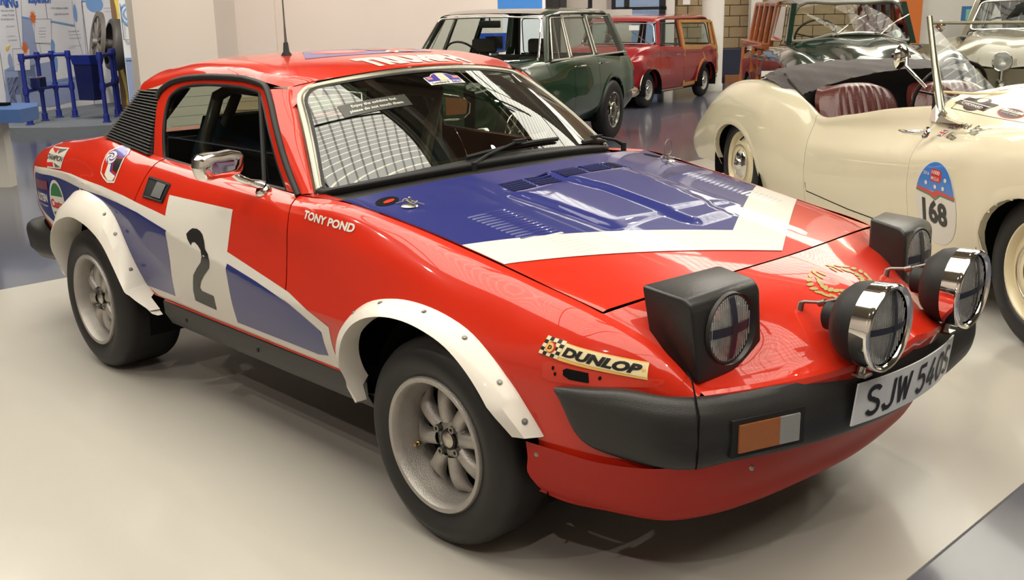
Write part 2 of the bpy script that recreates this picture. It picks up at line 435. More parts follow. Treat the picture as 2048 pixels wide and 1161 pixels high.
# ---- roof: dark deck, two bands of translucent ribbed rooflights, steel trusses
plane('ceiling', [(-30, -10, ZC+.35), (-30, 26, ZC+.35), (12, 26, ZC+.35), (12, -10, ZC+.35)], DKW, .1)
RL = mat('rooflight_sheet', (.6, .6, .5), .6, emit=(1, .955, .84), estr=RLS)
_nt = RL.node_tree; _b = _nt.nodes['Principled BSDF']; _tc = _nt.nodes.new('ShaderNodeTexCoord'); _mp = _nt.nodes.new('ShaderNodeMapping'); _mp.inputs['Rotation'].default_value = (0, 0, rad(29))
_wv = _nt.nodes.new('ShaderNodeTexWave'); _wv.bands_direction = 'Y'; _wv.inputs['Scale'].default_value = 1.5; _wv.inputs['Distortion'].default_value = .0
_cr = _nt.nodes.new('ShaderNodeMapRange'); _cr.inputs[1].default_value = 0; _cr.inputs[2].default_value = .16; _cr.inputs[3].default_value = RLS*.35; _cr.inputs[4].default_value = RLS
_nt.links.new(_tc.outputs['Object'], _mp.inputs[0]); _nt.links.new(_mp.outputs[0], _wv.inputs[0]); _nt.links.new(_wv.outputs['Fac'], _cr.inputs[0]); _nt.links.new(_cr.outputs[0], _b.inputs['Emission Strength'])
def ribs(name, x0, x1, y0, y1):
    o = bpy.data.objects.new(name, None); COL.objects.link(o); tag(o, kind='structure')
    n = max(1, int((x1-x0)/2.4))
    for k in range(n):
        a, b = x0+(x1-x0)*k/n, x0+(x1-x0)*(k+1)/n; g = .02
        V = []; F = []; m_ = 20
        for i in range(m_+1):
            for (u, z) in ((0, 0), (.42, 0), (.5, .06), (.58, 0), (1, 0))[:5 if i == m_ else 4]:
                x = a+g+(b-a-2*g)*(min(1, (i+u)/m_ if i < m_ else 1)); 
                V += [Vector((x, y0, ZC+z)), Vector((x, y1, ZC+z))]
        for i in range(len(V)//2-1): F.append((2*i, 2*i+1, 2*i+3, 2*i+2))
        mk('rooflight_panel', V, F, RL, o, 0)
        MB().box((a, (y0+y1)/2, ZC-.02), (.06, y1-y0, .06)).out('glazing_bar', mat_gb, o, 0)
    for yy in [y0+(y1-y0)*k/2 for k in range(3)]: MB().box(((x0+x1)/2, yy, ZC-.05), (x1-x0, .04, .06)).out('purlin', mat_gb, o, 0)
mat_gb = mat('glazing_bar_grey', (.16, .155, .13), .6)
ribs('ceiling_rooflight', -12, 6, -3.4, 1.45); ribs('ceiling_rooflight', -4.4, 4, 6.4, 13.5); ribs('ceiling_rooflight', -7.4, -4.4, 6.4, 8.2); ribs('ceiling_rooflight', -14, -4.4, 13.6, 21)
plane('ceiling_lining', [(-16, 6.4, ZC), (-7.5, 6.4, ZC), (-7.5, 13.5, ZC), (-16, 13.5, ZC)], CREAM, .05); plane('ceiling_lining', [(-7.5, 8.3, ZC), (-4.5, 8.3, ZC), (-4.5, 13.5, ZC), (-7.5, 13.5, ZC)], CREAM, .05); plane('ceiling_lining', [(-16, -3.4, ZC), (-12.1, -3.4, ZC), (-12.1, 1.4, ZC), (-16, 1.4, ZC)], CREAM, .05)
STL = mat('steel_dark', (.10, .09, .07), .6)
for k in range(7):
    x = -12+3.0*k; mb = MB()
    mb.box((x, 3.6, ZC-.15), (.12, 6.6, .10)).box((x, 3.6, ZC-.95), (.10, 6.6, .10))
    for q in range(8):
        y = .4+.8*q; mb.tube([(x, y, ZC-.15), (x, y+.8, ZC-.95) if q % 2 else (x, y+.8, ZC-.15)], .03, 4) if 0 else mb.tube([(x, y, ZC-.15 if q % 2 else ZC-.95), (x, y+.8, ZC-.95 if q % 2 else ZC-.15)], .03, 4)
    tag(mb.out('ceiling_truss', STL, None, 0), kind='structure')
for y in (1.6, 2.1, 5.8, 6.3): tag(MB().box((-3, y, ZC-.2), (20, .12, .25)).out('ceiling_beam', CREAM if y in (2.1,) else STL, None, 0), kind='structure')
# ============================================================ exhibit corner on the left
BLUEP = mat('blue_enamel', (.012, .025, .22), .35, 0, .4); DISP = mat('display_white', (.78, .80, .86), .6); DISB = mat('display_pale_blue', (.33, .40, .62), .6)
INKB = mat('print_blue', (.05, .14, .52), .6); INKG = mat('print_grey', (.22, .23, .28), .6); INKO = mat('print_orange', (.75, .16, .03), .6); INKY = mat('print_yellow', (.80, .60, .06), .6); INKL = mat('print_light_blue', (.20, .38, .72), .6)
dw = [(-40, 13.9), (20, 14.4), (70, 14.9), (130, 15.5), (190, 16.1), (246, 16.4)]
DWP = crspline([PF(x, d) for x, d in dw], 6)
WL = bpy.data.objects.new('wall_left', None); COL.objects.link(WL); tag(WL, kind='structure')
DG = [[Vector((p.x, p.y, z)) for z in (.05, .6, 1.2, 1.8, 2.6)] for p in DWP]
cuts = [0, 6, 11, 17, 24, 30]
for k in range(5): panel('display_panel', DG[cuts[k]:cuts[k+1]+1], DISP, WL, 'ab', gap=.006)
DS = Surf([DG])
def dd(nm, polys_px, m, off=.004, parent=None):
    """flat print on the curved display wall: outlines given as positions on the wall (along it, height)"""
    bm = bm_poly(polys_px); U_ = (DWP[-1]-DWP[0]).normalized()
    return decal(nm, bm, m, parent or WL, off=off, step=.12, O=DWP[0], U=U_, Vv=(0, 0, 1), surf=DS)
U_ = (DWP[-1]-DWP[0]).normalized(); NW = U_.cross(Vector((0, 0, 1)))
def wl_(px, py):   # image position -> (along, height) on the display wall
    f = 2067.287; d = (_F+_R2*((px-1024)/f)-_U2*((py-580.5)/f)).normalized(); h = DS.hit(CAMP, d)
    if h is None: return None
    q = h[0]-DWP[0]; return (q.dot(U_), q.z)
def ddp(nm, P, m, off=.004):
    P = [wl_(x, y) for x, y in P]
    if None in P: return None
    return dd(nm, [P], m, off)
def dtext(s, px, py, w, h, m, bold=.002):
    c = wl_(px, py)
    if c is None: return
    bm = bm_text(s, .1, bold); rescale(bm, w, h); bm_xf(bm, lambda x, y: (c[0]+x, c[1]+y))
    decal('wall_lettering', bm, m, WL, off=.007, step=.15, O=DWP[0], U=U_, Vv=(0, 0, 1), surf=DS)
ddp('wall_graphic', [(43, 36), (62, 38), (80, 130), (60, 200), (12, 215), (8, 140), (46, 120)], DISB)
ddp('wall_graphic', [(12, 140), (118, 120), (200, 150), (205, 190), (100, 214), (14, 205)], DISB)
ddp('wall_graphic', [(66, 36), (100, 38), (104, 88), (70, 86)], DISP, .0055); ddp('wall_graphic', [(24, 98), (58, 97), (60, 140), (28, 142)], DISP, .0055)
ddp('wall_graphic', [(100, 84), (158, 80), (168, 150), (108, 160)], DISP, .005)
for P in ([(42, 34), (62, 37)], [(100, 42), (148, 51)], [(12, 140), (28, 139)], [(92, 166), (150, 156)], [(166, 166), (176, 165)], [(162, 2), (176, 2)]):
    a, b = wl_(*P[0]), wl_(*P[1])
    if a and b: dd('wall_line', ribbon2d([a, b], .022), INKL, .007)
for P in ([(41, 0), (48, 120)], [(143, 0), (150, 60), (166, 110)], [(78, 88), (82, 110)], [(162, 2), (172, 110)], [(102, 38), (102, 86), (68, 86), (68, 38), (102, 38)], [(24, 98), (58, 97), (60, 140), (28, 142), (24, 98)], [(178, 0), (204, 14), (230, 34), (234, 0)]):
    Q = [wl_(*p) for p in P]
    if None not in Q: dd('wall_line', ribbon2d(Q, .007), INKG, .0065)
for cx, cy in ((65, 35), (49, 96)):
    c = wl_(cx, cy); P = []
    for k in range(24):
        r = (.055, .12)[k % 2]; P.append((c[0]+r*.62*math.cos(2*PI*k/24), c[1]+r*math.sin(2*PI*k/24)))
    dd('wall_starburst', [P], INKO, .008)
for cx, cy, rx, rz in ((108, 112, .06, .24), (150, 26, .035, .13), (188, 8, .12, .12), (20, 122, .05, .10)):
    c = wl_(cx, cy)
    if c: dd('wall_graphic', [ellipse(c[0], c[1], rx, rz, 18)], INKL if cx != 20 else DISB, .006)
for cx, cy in ((110, 100),): 
    c = wl_(cx, cy); dd('wall_graphic', [ellipse(c[0]+.02, c[1]-.02, .03, .10, 14)], DISP, .0075)
ddp('wall_graphic', [(9, 96), (20, 90), (14, 102)], INKY, .007)
for i, (s, px, py, w, h) in enumerate((('rolling', -5, 4, .42, .14), ('ING', 22, 3, .26, .16), ('suspension', 78, 1, .46, .13), ('A short explanation, travelling', 118, 16, .38, .035), ('to get stuck in any hole!', 122, 28, .33, .035),
    ('If you have nothing', 14, 21, .26, .028), ('moving. The faster', 16, 30, .26, .028), ('the road gets worse', 14, 38, .26, .028), ('wheels on each axle', 20, 52, .18, .014), ('to smooth bumps', 21, 72, .18, .016), ('and to steer well', 24, 80, .18, .016),
    ('The first wheels were of solid', 146, 62, .24, .016), ('wood and very heavy indeed', 148, 69, .24, .016), ('until the spoke came along', 149, 76, .24, .016), ('so carriages went faster', 150, 92, .24, .016), ('as springs improved', 142, 96, .15, .016),
    ('springs made of', 84, 56, .14, .014), ('steel leaves let', 84, 62, .14, .014), ('the wheel move', 84, 68, .14, .014), ('and keep a grip', 84, 74, .14, .014), ('Axles turn', 36, 108, .1, .014), ('in bearings', 38, 118, .1, .014), ('with oil', 38, 128, .1, .014),
    ('spinning wheel', 216, 16, .12, .014), ('holds upright', 218, 23, .12, .014))):
    dtext(s, px, py, w, h, INKB if h > .1 else INKG, .004 if h > .1 else .0015)
# platform under the rails
PLT = mat('tread_plate', (.17, .19, .22), .6, .2, bump=.6, bscale=300)
pf = [PF(-30, 12.9), PF(30, 12.8), PF(120, 12.75), PF(235, 12.95), PF(240, 13.4), PF(241, 16.3), PF(190, 16.0), PF(130, 15.4), PF(70, 14.8), PF(20, 14.3)]
mb = MB(); n = len(pf); mb.V = [Vector((p.x, p.y, .09)) for p in pf]+[Vector((p.x, p.y, ZF)) for p in pf]; mb.F = [tuple(range(n)), tuple(range(n, 2*n))[::-1]]+[(k, n+k, n+(k+1) % n, (k+1) % n) for k in range(n)]
tag(mb.out('exhibit_platform', PLT, None, 0), 'low grey tread-plate platform under the blue rails', 'platform')
# blue rails
def rail(label, posts, ztop, zmid, segs, seg2):
    r = thing('safety_rail', label, 'railing', tuple(PF(*posts[0], .09)), 0, None)
    base = r.location.copy(); P = [PF(px, d, .09)-base for px, d in posts]
    for p in P:
        mb = MB(); mb.tube([p, p+Vector((0, 0, ztop))], .028, 10); mb.out('post', BLUEP, r, 60)
        MB().lathe([(.055, 0), (.055, .012), (.040, .018), (.038, .10), (.030, .105)], Matrix.Translation(p), 14).out('post_foot', BLUEP, r, 50)
    for z in (ztop-.02, zmid):
        mb = MB(); mb.tube([p+Vector((0, 0, z)) for p in P], .026, 10)
        for p in P: mb.lathe([(.036, z-.05), (.040, z), (.036, z+.05)], Matrix.Translation(p), 12)
        mb.out('rail_bar', BLUEP, r, 60)
    return r
rl1 = rail('blue pipe railing to the left of the blue hopper, with four posts', [(61, 13.1), (91, 13.6), (119, 14.0), (151, 14.0)], .85, .42, 0, 0)
rl2 = rail('blue pipe railing below the cart wheel, right of the blue hopper', [(214, 13.25), (236, 13.95), (239.5, 14.6)], .85, .45, 0, 0)
hp_ = thing('hopper', 'navy blue steel hopper hanging between the two blue railings', 'hopper', tuple(PF(180, 13.8, .36)))
A, B = PF(172, 13.75, .34)-hp_.location, PF(207, 13.65, .34)-hp_.location; t = (B-A).normalized(); n = Vector((t.y, -t.x, 0))
def hb(z0, z1, u0, u1, d0, d1, nm, m=BLUEP):
    V = [A+t*u*(B-A).length+n*d+Vector((0, 0, z-0)) for z, u_, dd_ in ((z0, u0, d0), (z1, u1, d1)) for u, d in ((u_, -dd_), (1-u_, -dd_), (1-u_, .10+dd_), (u_, .10+dd_))]
    return mk(nm, V, [(0, 1, 2, 3), (7, 6, 5, 4), (0, 4, 5, 1), (1, 5, 6, 2), (2, 6, 7, 3), (3, 7, 4, 0)], m, hp_, 0)
NV = mat('navy_enamel', (.008, .012, .075), .35, 0, .3)
hb(.0, .46, .06, .0, .04, .05, 'hopper_body', NV); hb(.46, .58, -.01, -.05, .06, .09, 'hopper_mouth', BLUEP)
MB().tube([A+Vector((0, 0, .1))-t*.05, A+Vector((0, 0, .1))+t*.1], .03, 8).tube([A+Vector((0, 0, .42))-t*.05, A+Vector((0, 0, .42))+t*.1], .03, 8).out('hopper_bracket', BLUEP, hp_, 60)
cb = thing('control_box', 'small dark blue control box with push buttons on the left railing', 'box', tuple(PT(77, 165, 13.2)))
MB().box((0, 0, 0), (.12, .20, .13), Matrix.Rotation(rad(46), 4, 'Z'), .01).out('box_body', NV, cb, 0)
for k in range(4): MB().lathe([(0, .012), (.010, .010), (.012, 0)], Matrix.Translation(Vector((0, 0, .066))+Matrix.Rotation(rad(46), 3, 'Z') @ Vector((.02, -.07+.045*k, 0))), 10).out('push_button', (CHR2, mat('button_red', (.5, .03, .03), .3), CHR2, CHR2)[k], cb, 60)
# blue shelf desk on a cream pedestal at the left edge
pd = thing('info_desk', 'blue-topped reading desk on a cream pedestal at the far left edge', 'desk', tuple(PF(10, 9.0, ZF)))
o = boxpf('pedestal', -90, 22, 8.95, .12, ZF, .565, WHITEW, None); o.parent = pd; o.matrix_parent_inverse = Matrix.Translation(-pd.location)
SHF = mat('shelf_blue', (.06, .13, .34), .5); 
V = [PF(-90, 8.75), PF(62, 8.70), PF(96, 9.0), PF(96, 9.35), PF(-90, 9.35)]
zt = .68
V = [Vector((v.x, v.y, 0)) for v in V]
mb = MB(); n = len(V); mb.V = [v+Vector((0, 0, zt)) for v in V]+[v+Vector((0, 0, zt-.11)) for v in V]; mb.F = [tuple(range(n)), tuple(range(n, 2*n))[::-1]]+[(k, n+k, n+(k+1) % n, (k+1) % n) for k in range(n)]
o = mb.out('desk_top', SHF, None, 0); o.parent = pd; o.matrix_parent_inverse = Matrix.Translation(-pd.location)
p = PF(28, 9.1); o = MB().box((p.x, p.y, zt+.012), (.10, .10, .024), Matrix.Rotation(rad(46), 4, 'Z')).out('button_block', DARK, None, 0); o.parent = pd; o.matrix_parent_inverse = Matrix.Translation(-pd.location)
# cart wheel cut away to show a tyre
CWM = mat('weathered_iron', (.24, .22, .20), .5, .4, bump=.3, bscale=80)
w0 = PT(207, 86, 15.1); cw = thing('cart_wheel', 'grey spoked cart wheel joined to a rubber tyre, standing above the blue railing', 'wheel', tuple(w0))
ax = (-_R2*.84-_F*.54+Vector((0, 0, .02))).normalized(); M = axis_frame((0, 0, 0), ax)
def vx(a, r, h): return M @ Vector((r*math.cos(a), r*math.sin(a), h))
MB().lathe([(.335, .10), (.395, .10), (.395, .05), (.335, .05), (.335, .10)], M, 48).out('wheel_rim', CWM, cw, 40)
MB().lathe([(.27, -.06), (.30, -.06), (.325, -.07), (.34, -.10), (.34, -.20), (.325, -.24), (.29, -.25), (.27, -.25)], M, 48).out('tyre', mat('grey_rubber_tyre', (.10, .095, .09), .5), cw, 50)
MB().lathe([(0, .14), (.045, .14), (.055, .11), (.06, 0), (.05, -.22), (0, -.22)], M, 20).out('hub', CWM, cw, 40)
for k in range(12):
    a = 2*PI*k/12+.2; MB().tube([vx(a, .05, .07), vx(a, .20, .08), vx(a, .345, .07)], [.022, .018, .020], 8).out('spoke', CWM, cw, 60)
MB().tube([Vector(vx(0, 0, -.20)), Vector(vx(0, 0, -.27)), Vector(vx(0, 0, -.27))+Vector((0, 0, -1.02))], .03, 8).out('wheel_stand', BLUEP, cw, 60)
cw.scale = (1.1, 1.1, 1.1)
# wavy banner and printed panel beside the pillar
bn = MB(); 
A, B = PF(247, 15.9), PF(266, 15.85)
o = boxpf('banner_board', 245, 266, 15.9, .04, ZF, 2.6, mat('brown_board', (.22, .13, .07), .6), None); tag(o, 'tall narrow brown board with a wavy yellow ribbon, between the display wall and the pillar', 'banner')
ts = (B-A).normalized(); nf = Vector((ts.y, -ts.x, 0))
def ribbon3(nm, c0, w, m, off, amp, ph, parent):
    V = []; F = []
    for k in range(41):
        z = .08+2.4*k/40; u = c0+amp*math.sin(z*5.2+ph)
        for q in (-w/2, w/2): V.append(PF(255.5, 15.88)+ts*(u+q)+nf*off+Vector((0, 0, z)))
    for k in range(40): F.append((2*k, 2*k+1, 2*k+3, 2*k+2))
    return mk(nm, V, F, m, parent, 0)
ribbon3('wavy_ribbon', 0.0, .07, INKY, .006, .040, .5, o); ribbon3('wavy_line', .0, .014, mat('amber_print', (.85, .75, .30), .5), .008, .040, .5, o)
o = boxpf('printed_panel', 266, 290, 12.9, .03, ZF, 2.6, DISP, None); tag(o, 'narrow white and pale blue printed panel against the cream pillar', 'display panel')
q = boxpf('panel_blue_field', 267, 289.5, 12.88, .01, .06, .88, DISB, None); q.parent = o
q = boxpf('panel_line', 267, 289.5, 12.87, .01, .88, .91, INKL, None); q.parent = o
for r_, m_ in ((.13, INKL), (.10, DISP), (.08, INKL), (.05, DISP)):
    cc = PF(283, 12.87-.002*(.14-r_)*50, 0); cc.z = 1.42; q = MB().lathe([(0, .001), (r_, .001)], frame(cc, ts, (0, 0, 1), nf), 22).out('panel_wheel_print', m_, o, 0)
q = boxpf('panel_line', 268, 269, 12.87, .01, 1.12, 1.55, INKG, None); q.parent = o; q = boxpf('panel_line', 268, 289, 12.87, .01, 1.12, 1.127, INKG, None); q.parent = o
# ---- boards and screens behind the green estate
o = boxpf('wall_poster', 926, 1092, 15.0, .03, .30, 1.9, DISP, None); tag(o, 'large white wall poster with a blue heading band behind the green estate', 'poster')
q = boxpf('poster_band', 966, 1086, 14.97, .01, 1.37, 1.9, mat('band_blue', (.05, .22, .60), .5), None); q.parent = o
A, B = PF(966, 14.95), PF(1086, 14.95); tp = (B-A).normalized(); npv = Vector((tp.y, -tp.x, 0))
def flat_text(s, c, w, h, m, parent, tdir, nm='lettering', bold=.002):
    bm = bm_text(s, .1, bold); rescale(bm, w, h); bm.verts.index_update()
    V = [Vector(c)+tdir*v.co.x+Vector((0, 0, 1))*v.co.y for v in bm.verts]; F = [[v.index for v in f.verts] for f in bm.faces]; bm.free(); return mk(nm, V, F, m, parent, 0)
flat_text('FIND OUT MORE', PF(1030, 14.9, 1.435), .62, .07, DISP, o, tp); flat_text('Enjoy the cars and discover their stories', PF(1020, 14.9, 1.32), .80, .035, INKG, o, tp); flat_text('of British motoring through the years', PF(1020, 14.9, 1.27), .76, .03, INKG, o, tp)
for k in range(9): flat_text('lines of small printed text in rows', PF(965, 14.9, 1.15-.05*k), .36, .018, INKG, o, tp)
sc = thing('touch_screen', 'blue framed touch screen behind the green estate windscreen', 'screen', tuple(PF(992, 13.9, ZF)))
def kid(o_, r): o_.parent = r; o_.matrix_parent_inverse = Matrix.Translation(-r.location); return o_
kid(boxpf('screen_frame', 962, 1016, 13.9, .05, .86, 1.10, mat('screen_blue', (.02, .07, .45), .4), None), sc); kid(boxpf('screen_glass', 975, 1008, 13.88, .02, .91, 1.06, DARK, None), sc); kid(boxpf('screen_stand', 985, 1000, 13.95, .08, ZF, .88, INKG, None), sc)
pq = PF(937, 14.9, .95); q = kid(MB().lathe([(0, .002), (.09, .002)], frame(pq, tp, (0, 0, 1), npv), 14).out('poster_blot', mat('band_blue2', (.05, .18, .55), .5), None, 0), o) if 0 else MB().lathe([(0, .002), (.09, .002)], frame(pq, tp, (0, 0, 1), npv), 14).out('poster_blot', INKB, o, 0)
MB().tube([pq+Vector((0, 0, -.02)), pq+Vector((0, 0, -.20)), pq+Vector((0, 0, -.25))], [.05, .04, .02], 8).out('poster_blot', INKB, o, 60)
o = boxpf('door_sign', 1122, 1134, 15.0, .01, 1.40, 1.56, mat('sign_black', (.02, .02, .02), .5), None); tag(o, 'small black door sign with a white arrow behind the green estate roof', 'sign')
ar = PF(1128, 14.96, 1.44); mk('sign_arrow', [ar+tp*-.02, ar+tp*.02, ar+Vector((0, 0, .035))], [(0, 1, 2)], WHITEW, o, 0)
o = boxpf('name_board', 1186, 1262, 17.9, .03, .45, 1.36, WHITEW, None); tag(o, 'white board with large dark letters seen through the green estate rear glass', 'sign')
flat_text('mom', PF(1214, 17.8, 1.06), .28, .14, INKG, o, tp, bold=.006); flat_text('ow', PF(1222, 17.8, .76), .36, .17, mat('print_brown', (.12, .05, .05), .6), o, tp, bold=.006)
o = boxpf('exhibit_card', 1514, 1556, 9.0, .01, .75, .865, PAP_ := mat('white_card', (.72, .70, .68), .6), None); tag(o, 'plain white label card standing behind the cream roadster tail', 'sign')
q = boxpf('card_stand', 1517, 1523, 8.99, .02, ZF, .77, mat('red_stand', (.35, .03, .03), .5), None); q.parent = o
sc = thing('kiosk_screen', 'blue framed kiosk screen with a green display seen through the olive saloon', 'screen', tuple(PF(1932, 17.9, ZF)))
kid(boxpf('screen_frame', 1912, 1951, 17.9, .06, 1.02, 1.31, mat('kiosk_blue', (.05, .17, .38), .4), None), sc); kid(boxpf('screen_glass', 1919, 1940, 17.88, .02, 1.08, 1.26, mat('kiosk_green', (.05, .10, .08), .4, emit=(.25, .5, .38), estr=.5), None), sc); kid(boxpf('screen_stand', 1926, 1936, 17.95, .1, ZF, 1.04, WHITEW, None), sc)
o = boxpf('door_notice', 1362, 1376, 19.7, .01, 1.42, 1.55, PAP_, None); tag(o, 'white paper notice pinned to the block wall left of the white column', 'notice')
o = boxpf('wall_plate', 1364, 1374, 19.92, .02, 1.10, 1.19, mat('plate_brown', (.12, .07, .05), .5), None); tag(o, 'small brown framed wall plate on the block wall below the paper notice', 'wall plate')
# ============================================================ the rally coupe
CAR = thing('rally_coupe', 'red, white and blue wedge-shaped rally coupe numbered 2 with raised headlamps, on the pale plinth', 'car', (0, 0, 0))
# rows from the body bottom up: bottom, low, crease, above crease, mid, upper, shoulder, top edge ; each (x, w, z)
CC = [
 [(-2.78,.745,.45),(-2.92,.755,.58),(-2.94,.752,.74),(-2.935,.747,.765),(-2.925,.74,.79),(-2.90,.725,.82),(-2.875,.70,.842),(-2.85,.675,.852)],
 [(-2.68,.765,.43),(-2.76,.785,.57),(-2.76,.785,.76),(-2.76,.778,.785),(-2.76,.765,.81),(-2.76,.742,.84),(-2.76,.705,.862),(-2.76,.68,.872)],
 [(-2.52,.77,.40),(-2.52,.785,.56),(-2.5,.792,.775),(-2.5,.78,.805),(-2.5,.76,.84),(-2.5,.735,.87),(-2.5,.70,.897),(-2.5,.675,.905)],
 [(-2.2,.80,.385),(-2.2,.83,.55),(-2.2,.822,.765),(-2.2,.805,.795),(-2.2,.78,.845),(-2.2,.745,.89),(-2.2,.705,.93),(-2.2,.68,.94)],
 [(-1.92,.80,.385),(-1.95,.83,.52),(-1.98,.832,.745),(-1.98,.818,.78),(-1.98,.79,.83),(-1.98,.76,.875),(-1.98,.72,.91),(-1.98,.695,.922)],
 [(-1.49,.795,.385),(-1.56,.817,.48),(-1.71,.842,.71),(-1.715,.83,.745),(-1.71,.802,.80),(-1.705,.768,.85),(-1.695,.735,.885),(-1.69,.703,.898)],
 [(-1.30,.797,.384),(-1.32,.822,.48),(-1.35,.845,.655),(-1.35,.832,.70),(-1.35,.808,.765),(-1.35,.777,.83),(-1.35,.742,.873),(-1.35,.706,.888)],
 [(-1.0,.798,.383),(-1.0,.823,.475),(-1.0,.845,.605),(-1.0,.831,.65),(-1.0,.808,.73),(-1.0,.782,.81),(-1.0,.747,.86),(-1.0,.711,.878)],
 [(-.70,.80,.383),(-.69,.825,.47),(-.686,.843,.565),(-.69,.83,.615),(-.71,.807,.70),(-.725,.787,.79),(-.745,.757,.845),(-.765,.715,.868)],
 [(-.52,.80,.382),(-.51,.827,.47),(-.51,.840,.56),(-.51,.828,.61),(-.52,.808,.70),(-.53,.787,.795),(-.54,.755,.862),(-.544,.720,.878)],
 [(-.25,.80,.38),(-.25,.83,.47),(-.25,.838,.56),(-.25,.828,.615),(-.25,.808,.69),(-.25,.772,.782),(-.25,.718,.835),(-.25,.690,.841)],
 [(0,.81,.38),(0,.835,.47),(0,.838,.57),(0,.832,.625),(0,.808,.69),(0,.766,.754),(0,.706,.794),(0,.678,.800)],
 [(.22,.80,.385),(.22,.822,.47),(.22,.824,.56),(.22,.815,.61),(.22,.79,.665),(.22,.754,.718),(.22,.699,.755),(.22,.673,.761)],
 [(.446,.79,.39),(.446,.79,.47),(.446,.787,.55),(.446,.778,.60),(.446,.762,.648),(.446,.732,.683),(.446,.694,.708),(.446,.663,.716)],
 [(.55,.768,.388),(.56,.762,.46),(.575,.735,.535),(.58,.708,.565),(.585,.697,.595),(.59,.68,.622),(.59,.655,.645),(.585,.625,.655)],
 [(.65,.72,.388),(.66,.71,.45),(.665,.685,.51),(.67,.65,.527),(.68,.64,.54),(.69,.625,.55),(.695,.61,.556),(.69,.595,.563)],
]
GR = [[(x, -w, z) for x, w, z in r] for r in CC]
NU, NV = 8, 5
SD = dense(GR, NU, NV, cv=(2,))          # right side master
SDL = mirY(SD)
def slc(D, i0, i1, j0=0, j1=7): return [[p for p in r[j0*NV:j1*NV+1]] for r in D[i0*NU:i1*NU+1]]
FARCH = [(-.335,.325),(-.40,.42),(-.41,.47),(-.387,.535),(-.334,.598),(-.276,.637),(-.178,.665),(-.068,.675),(.046,.665),(.152,.634),(.226,.591),(.298,.53),(.345,.472),(.38,.422)]
RARCH = [(-2.50,.36),(-2.52,.46),(-2.50,.56),(-2.44,.65),(-2.33,.71),(-2.19,.739),(-2.07,.732),(-1.975,.714),(-1.887,.67),(-1.818,.579),(-1.753,.462),(-1.724,.407),(-1.60,.332)]
def shrink(P, c, k): return [(c[0]+(x-c[0])*k, c[1]+(z-c[1])*k) for x, z in P]
_fa = shrink(FARCH, (0, .3), .93)+[(.36, .0), (-.34, .0)]; _ra = shrink(RARCH, (-2.1, .3), .93)+[(-1.6, 0), (-2.5, 0)]
cutw = lambda c: inpoly(c.x, c.z, _fa) or inpoly(c.x, c.z, _ra)
for D, fl, side in ((SD, True, 'right'), (SDL, False, 'left')):
    panel('rear_wing', slc(D, 0, 5), RED, CAR, 'b', flip=fl, cut=cutw)
    panel('door_skin' if 0 else 'door', slc(D, 5, 8), RED, CAR, 'ab', flip=fl)
    panel('front_wing', slc(D, 8, 13), RED, CAR, 'ad', flip=fl, cut=cutw)
    panel('nose_side', slc(D, 13, 15), RED, CAR, '', flip=fl)
# ---- bonnet
def wh(x):
    X = [-.56, -.39, -.13, .075, .26, .446]; Y = [.716, .694, .680, .673, .670, .661]
    if x <= X[0]: return Y[0]
    for a in range(5):
        if x <= X[a+1]: t = (x-X[a])/(X[a+1]-X[a]); return Y[a]+(Y[a+1]-Y[a])*t
    return Y[-1]
def sm(t): t = max(0., min(1., t)); return t*t*(3-2*t)
PADB = [(-.30,-.09),(-.08,-.035),(.23,-.045),(.258,-.03),(.252,.13),(.076,.178),(-.076,.212),(-.30,.222)]
CHAN = [(-.21,-.33),(.165,-.302),(.165,-.256),(-.21,-.297)]
def segd(px, py, a, b):
    ax, ay = a; bx, by = b; t = ((px-ax)*(bx-ax)+(py-ay)*(by-ay))/((bx-ax)**2+(by-ay)**2); t = max(0, min(1, t))
    return math.hypot(px-ax-t*(bx-ax), py-ay-t*(by-ay))
def polyd(x, y, P):
    d = min(segd(x, y, P[i], P[(i+1) % len(P)]) for i in range(len(P))); return d if inpoly(x, y, P) else -d
def HZ(x, y):
    y0 = min(1, abs(y)/.68)
    S_b = math.sin(PI*max(0, min(1, (x+.545)/.99)))
    z = .716+.164*(.446-x)+.011*S_b+(.060-.009*S_b)*(1-y0**2.4)
    if abs(y) < .4 and -.4 < x < .4:
        z += .012*sm(polyd(x, y, PADB)/.022+.5)
        z += .006*sm(polyd(x, y, [(-.22,-.30),(.14,-.27),(.17,.27),(-.22,.26)])/.04+.5)
        z -= .008*sm(polyd(x, y, CHAN)/.018)
    return z
HU, HV = 74, 92
HD = []
for i in range(HU+1):
    s = i/HU; row = []
    for j in range(HV+1):
        q = -1+2*j/HV
        xr = -.545+.135*(1-q*q)+.0*abs(q); xf = .446+.104*(1-q*q)
        x = xr+(xf-xr)*s; y = q*wh(-.545+.991*s)
        row.append(Vector((x, y, HZ(x, y) if abs(q) < .999 else .716+.164*(.446-x)+.011*math.sin(PI*max(0, min(1, (x+.545)/.99))))))
    HD.append(row)
BON = panel('bonnet', HD, RED, CAR, 'abcd', flip=False, gap=.003, smooth=40)
HS = Surf([HD])
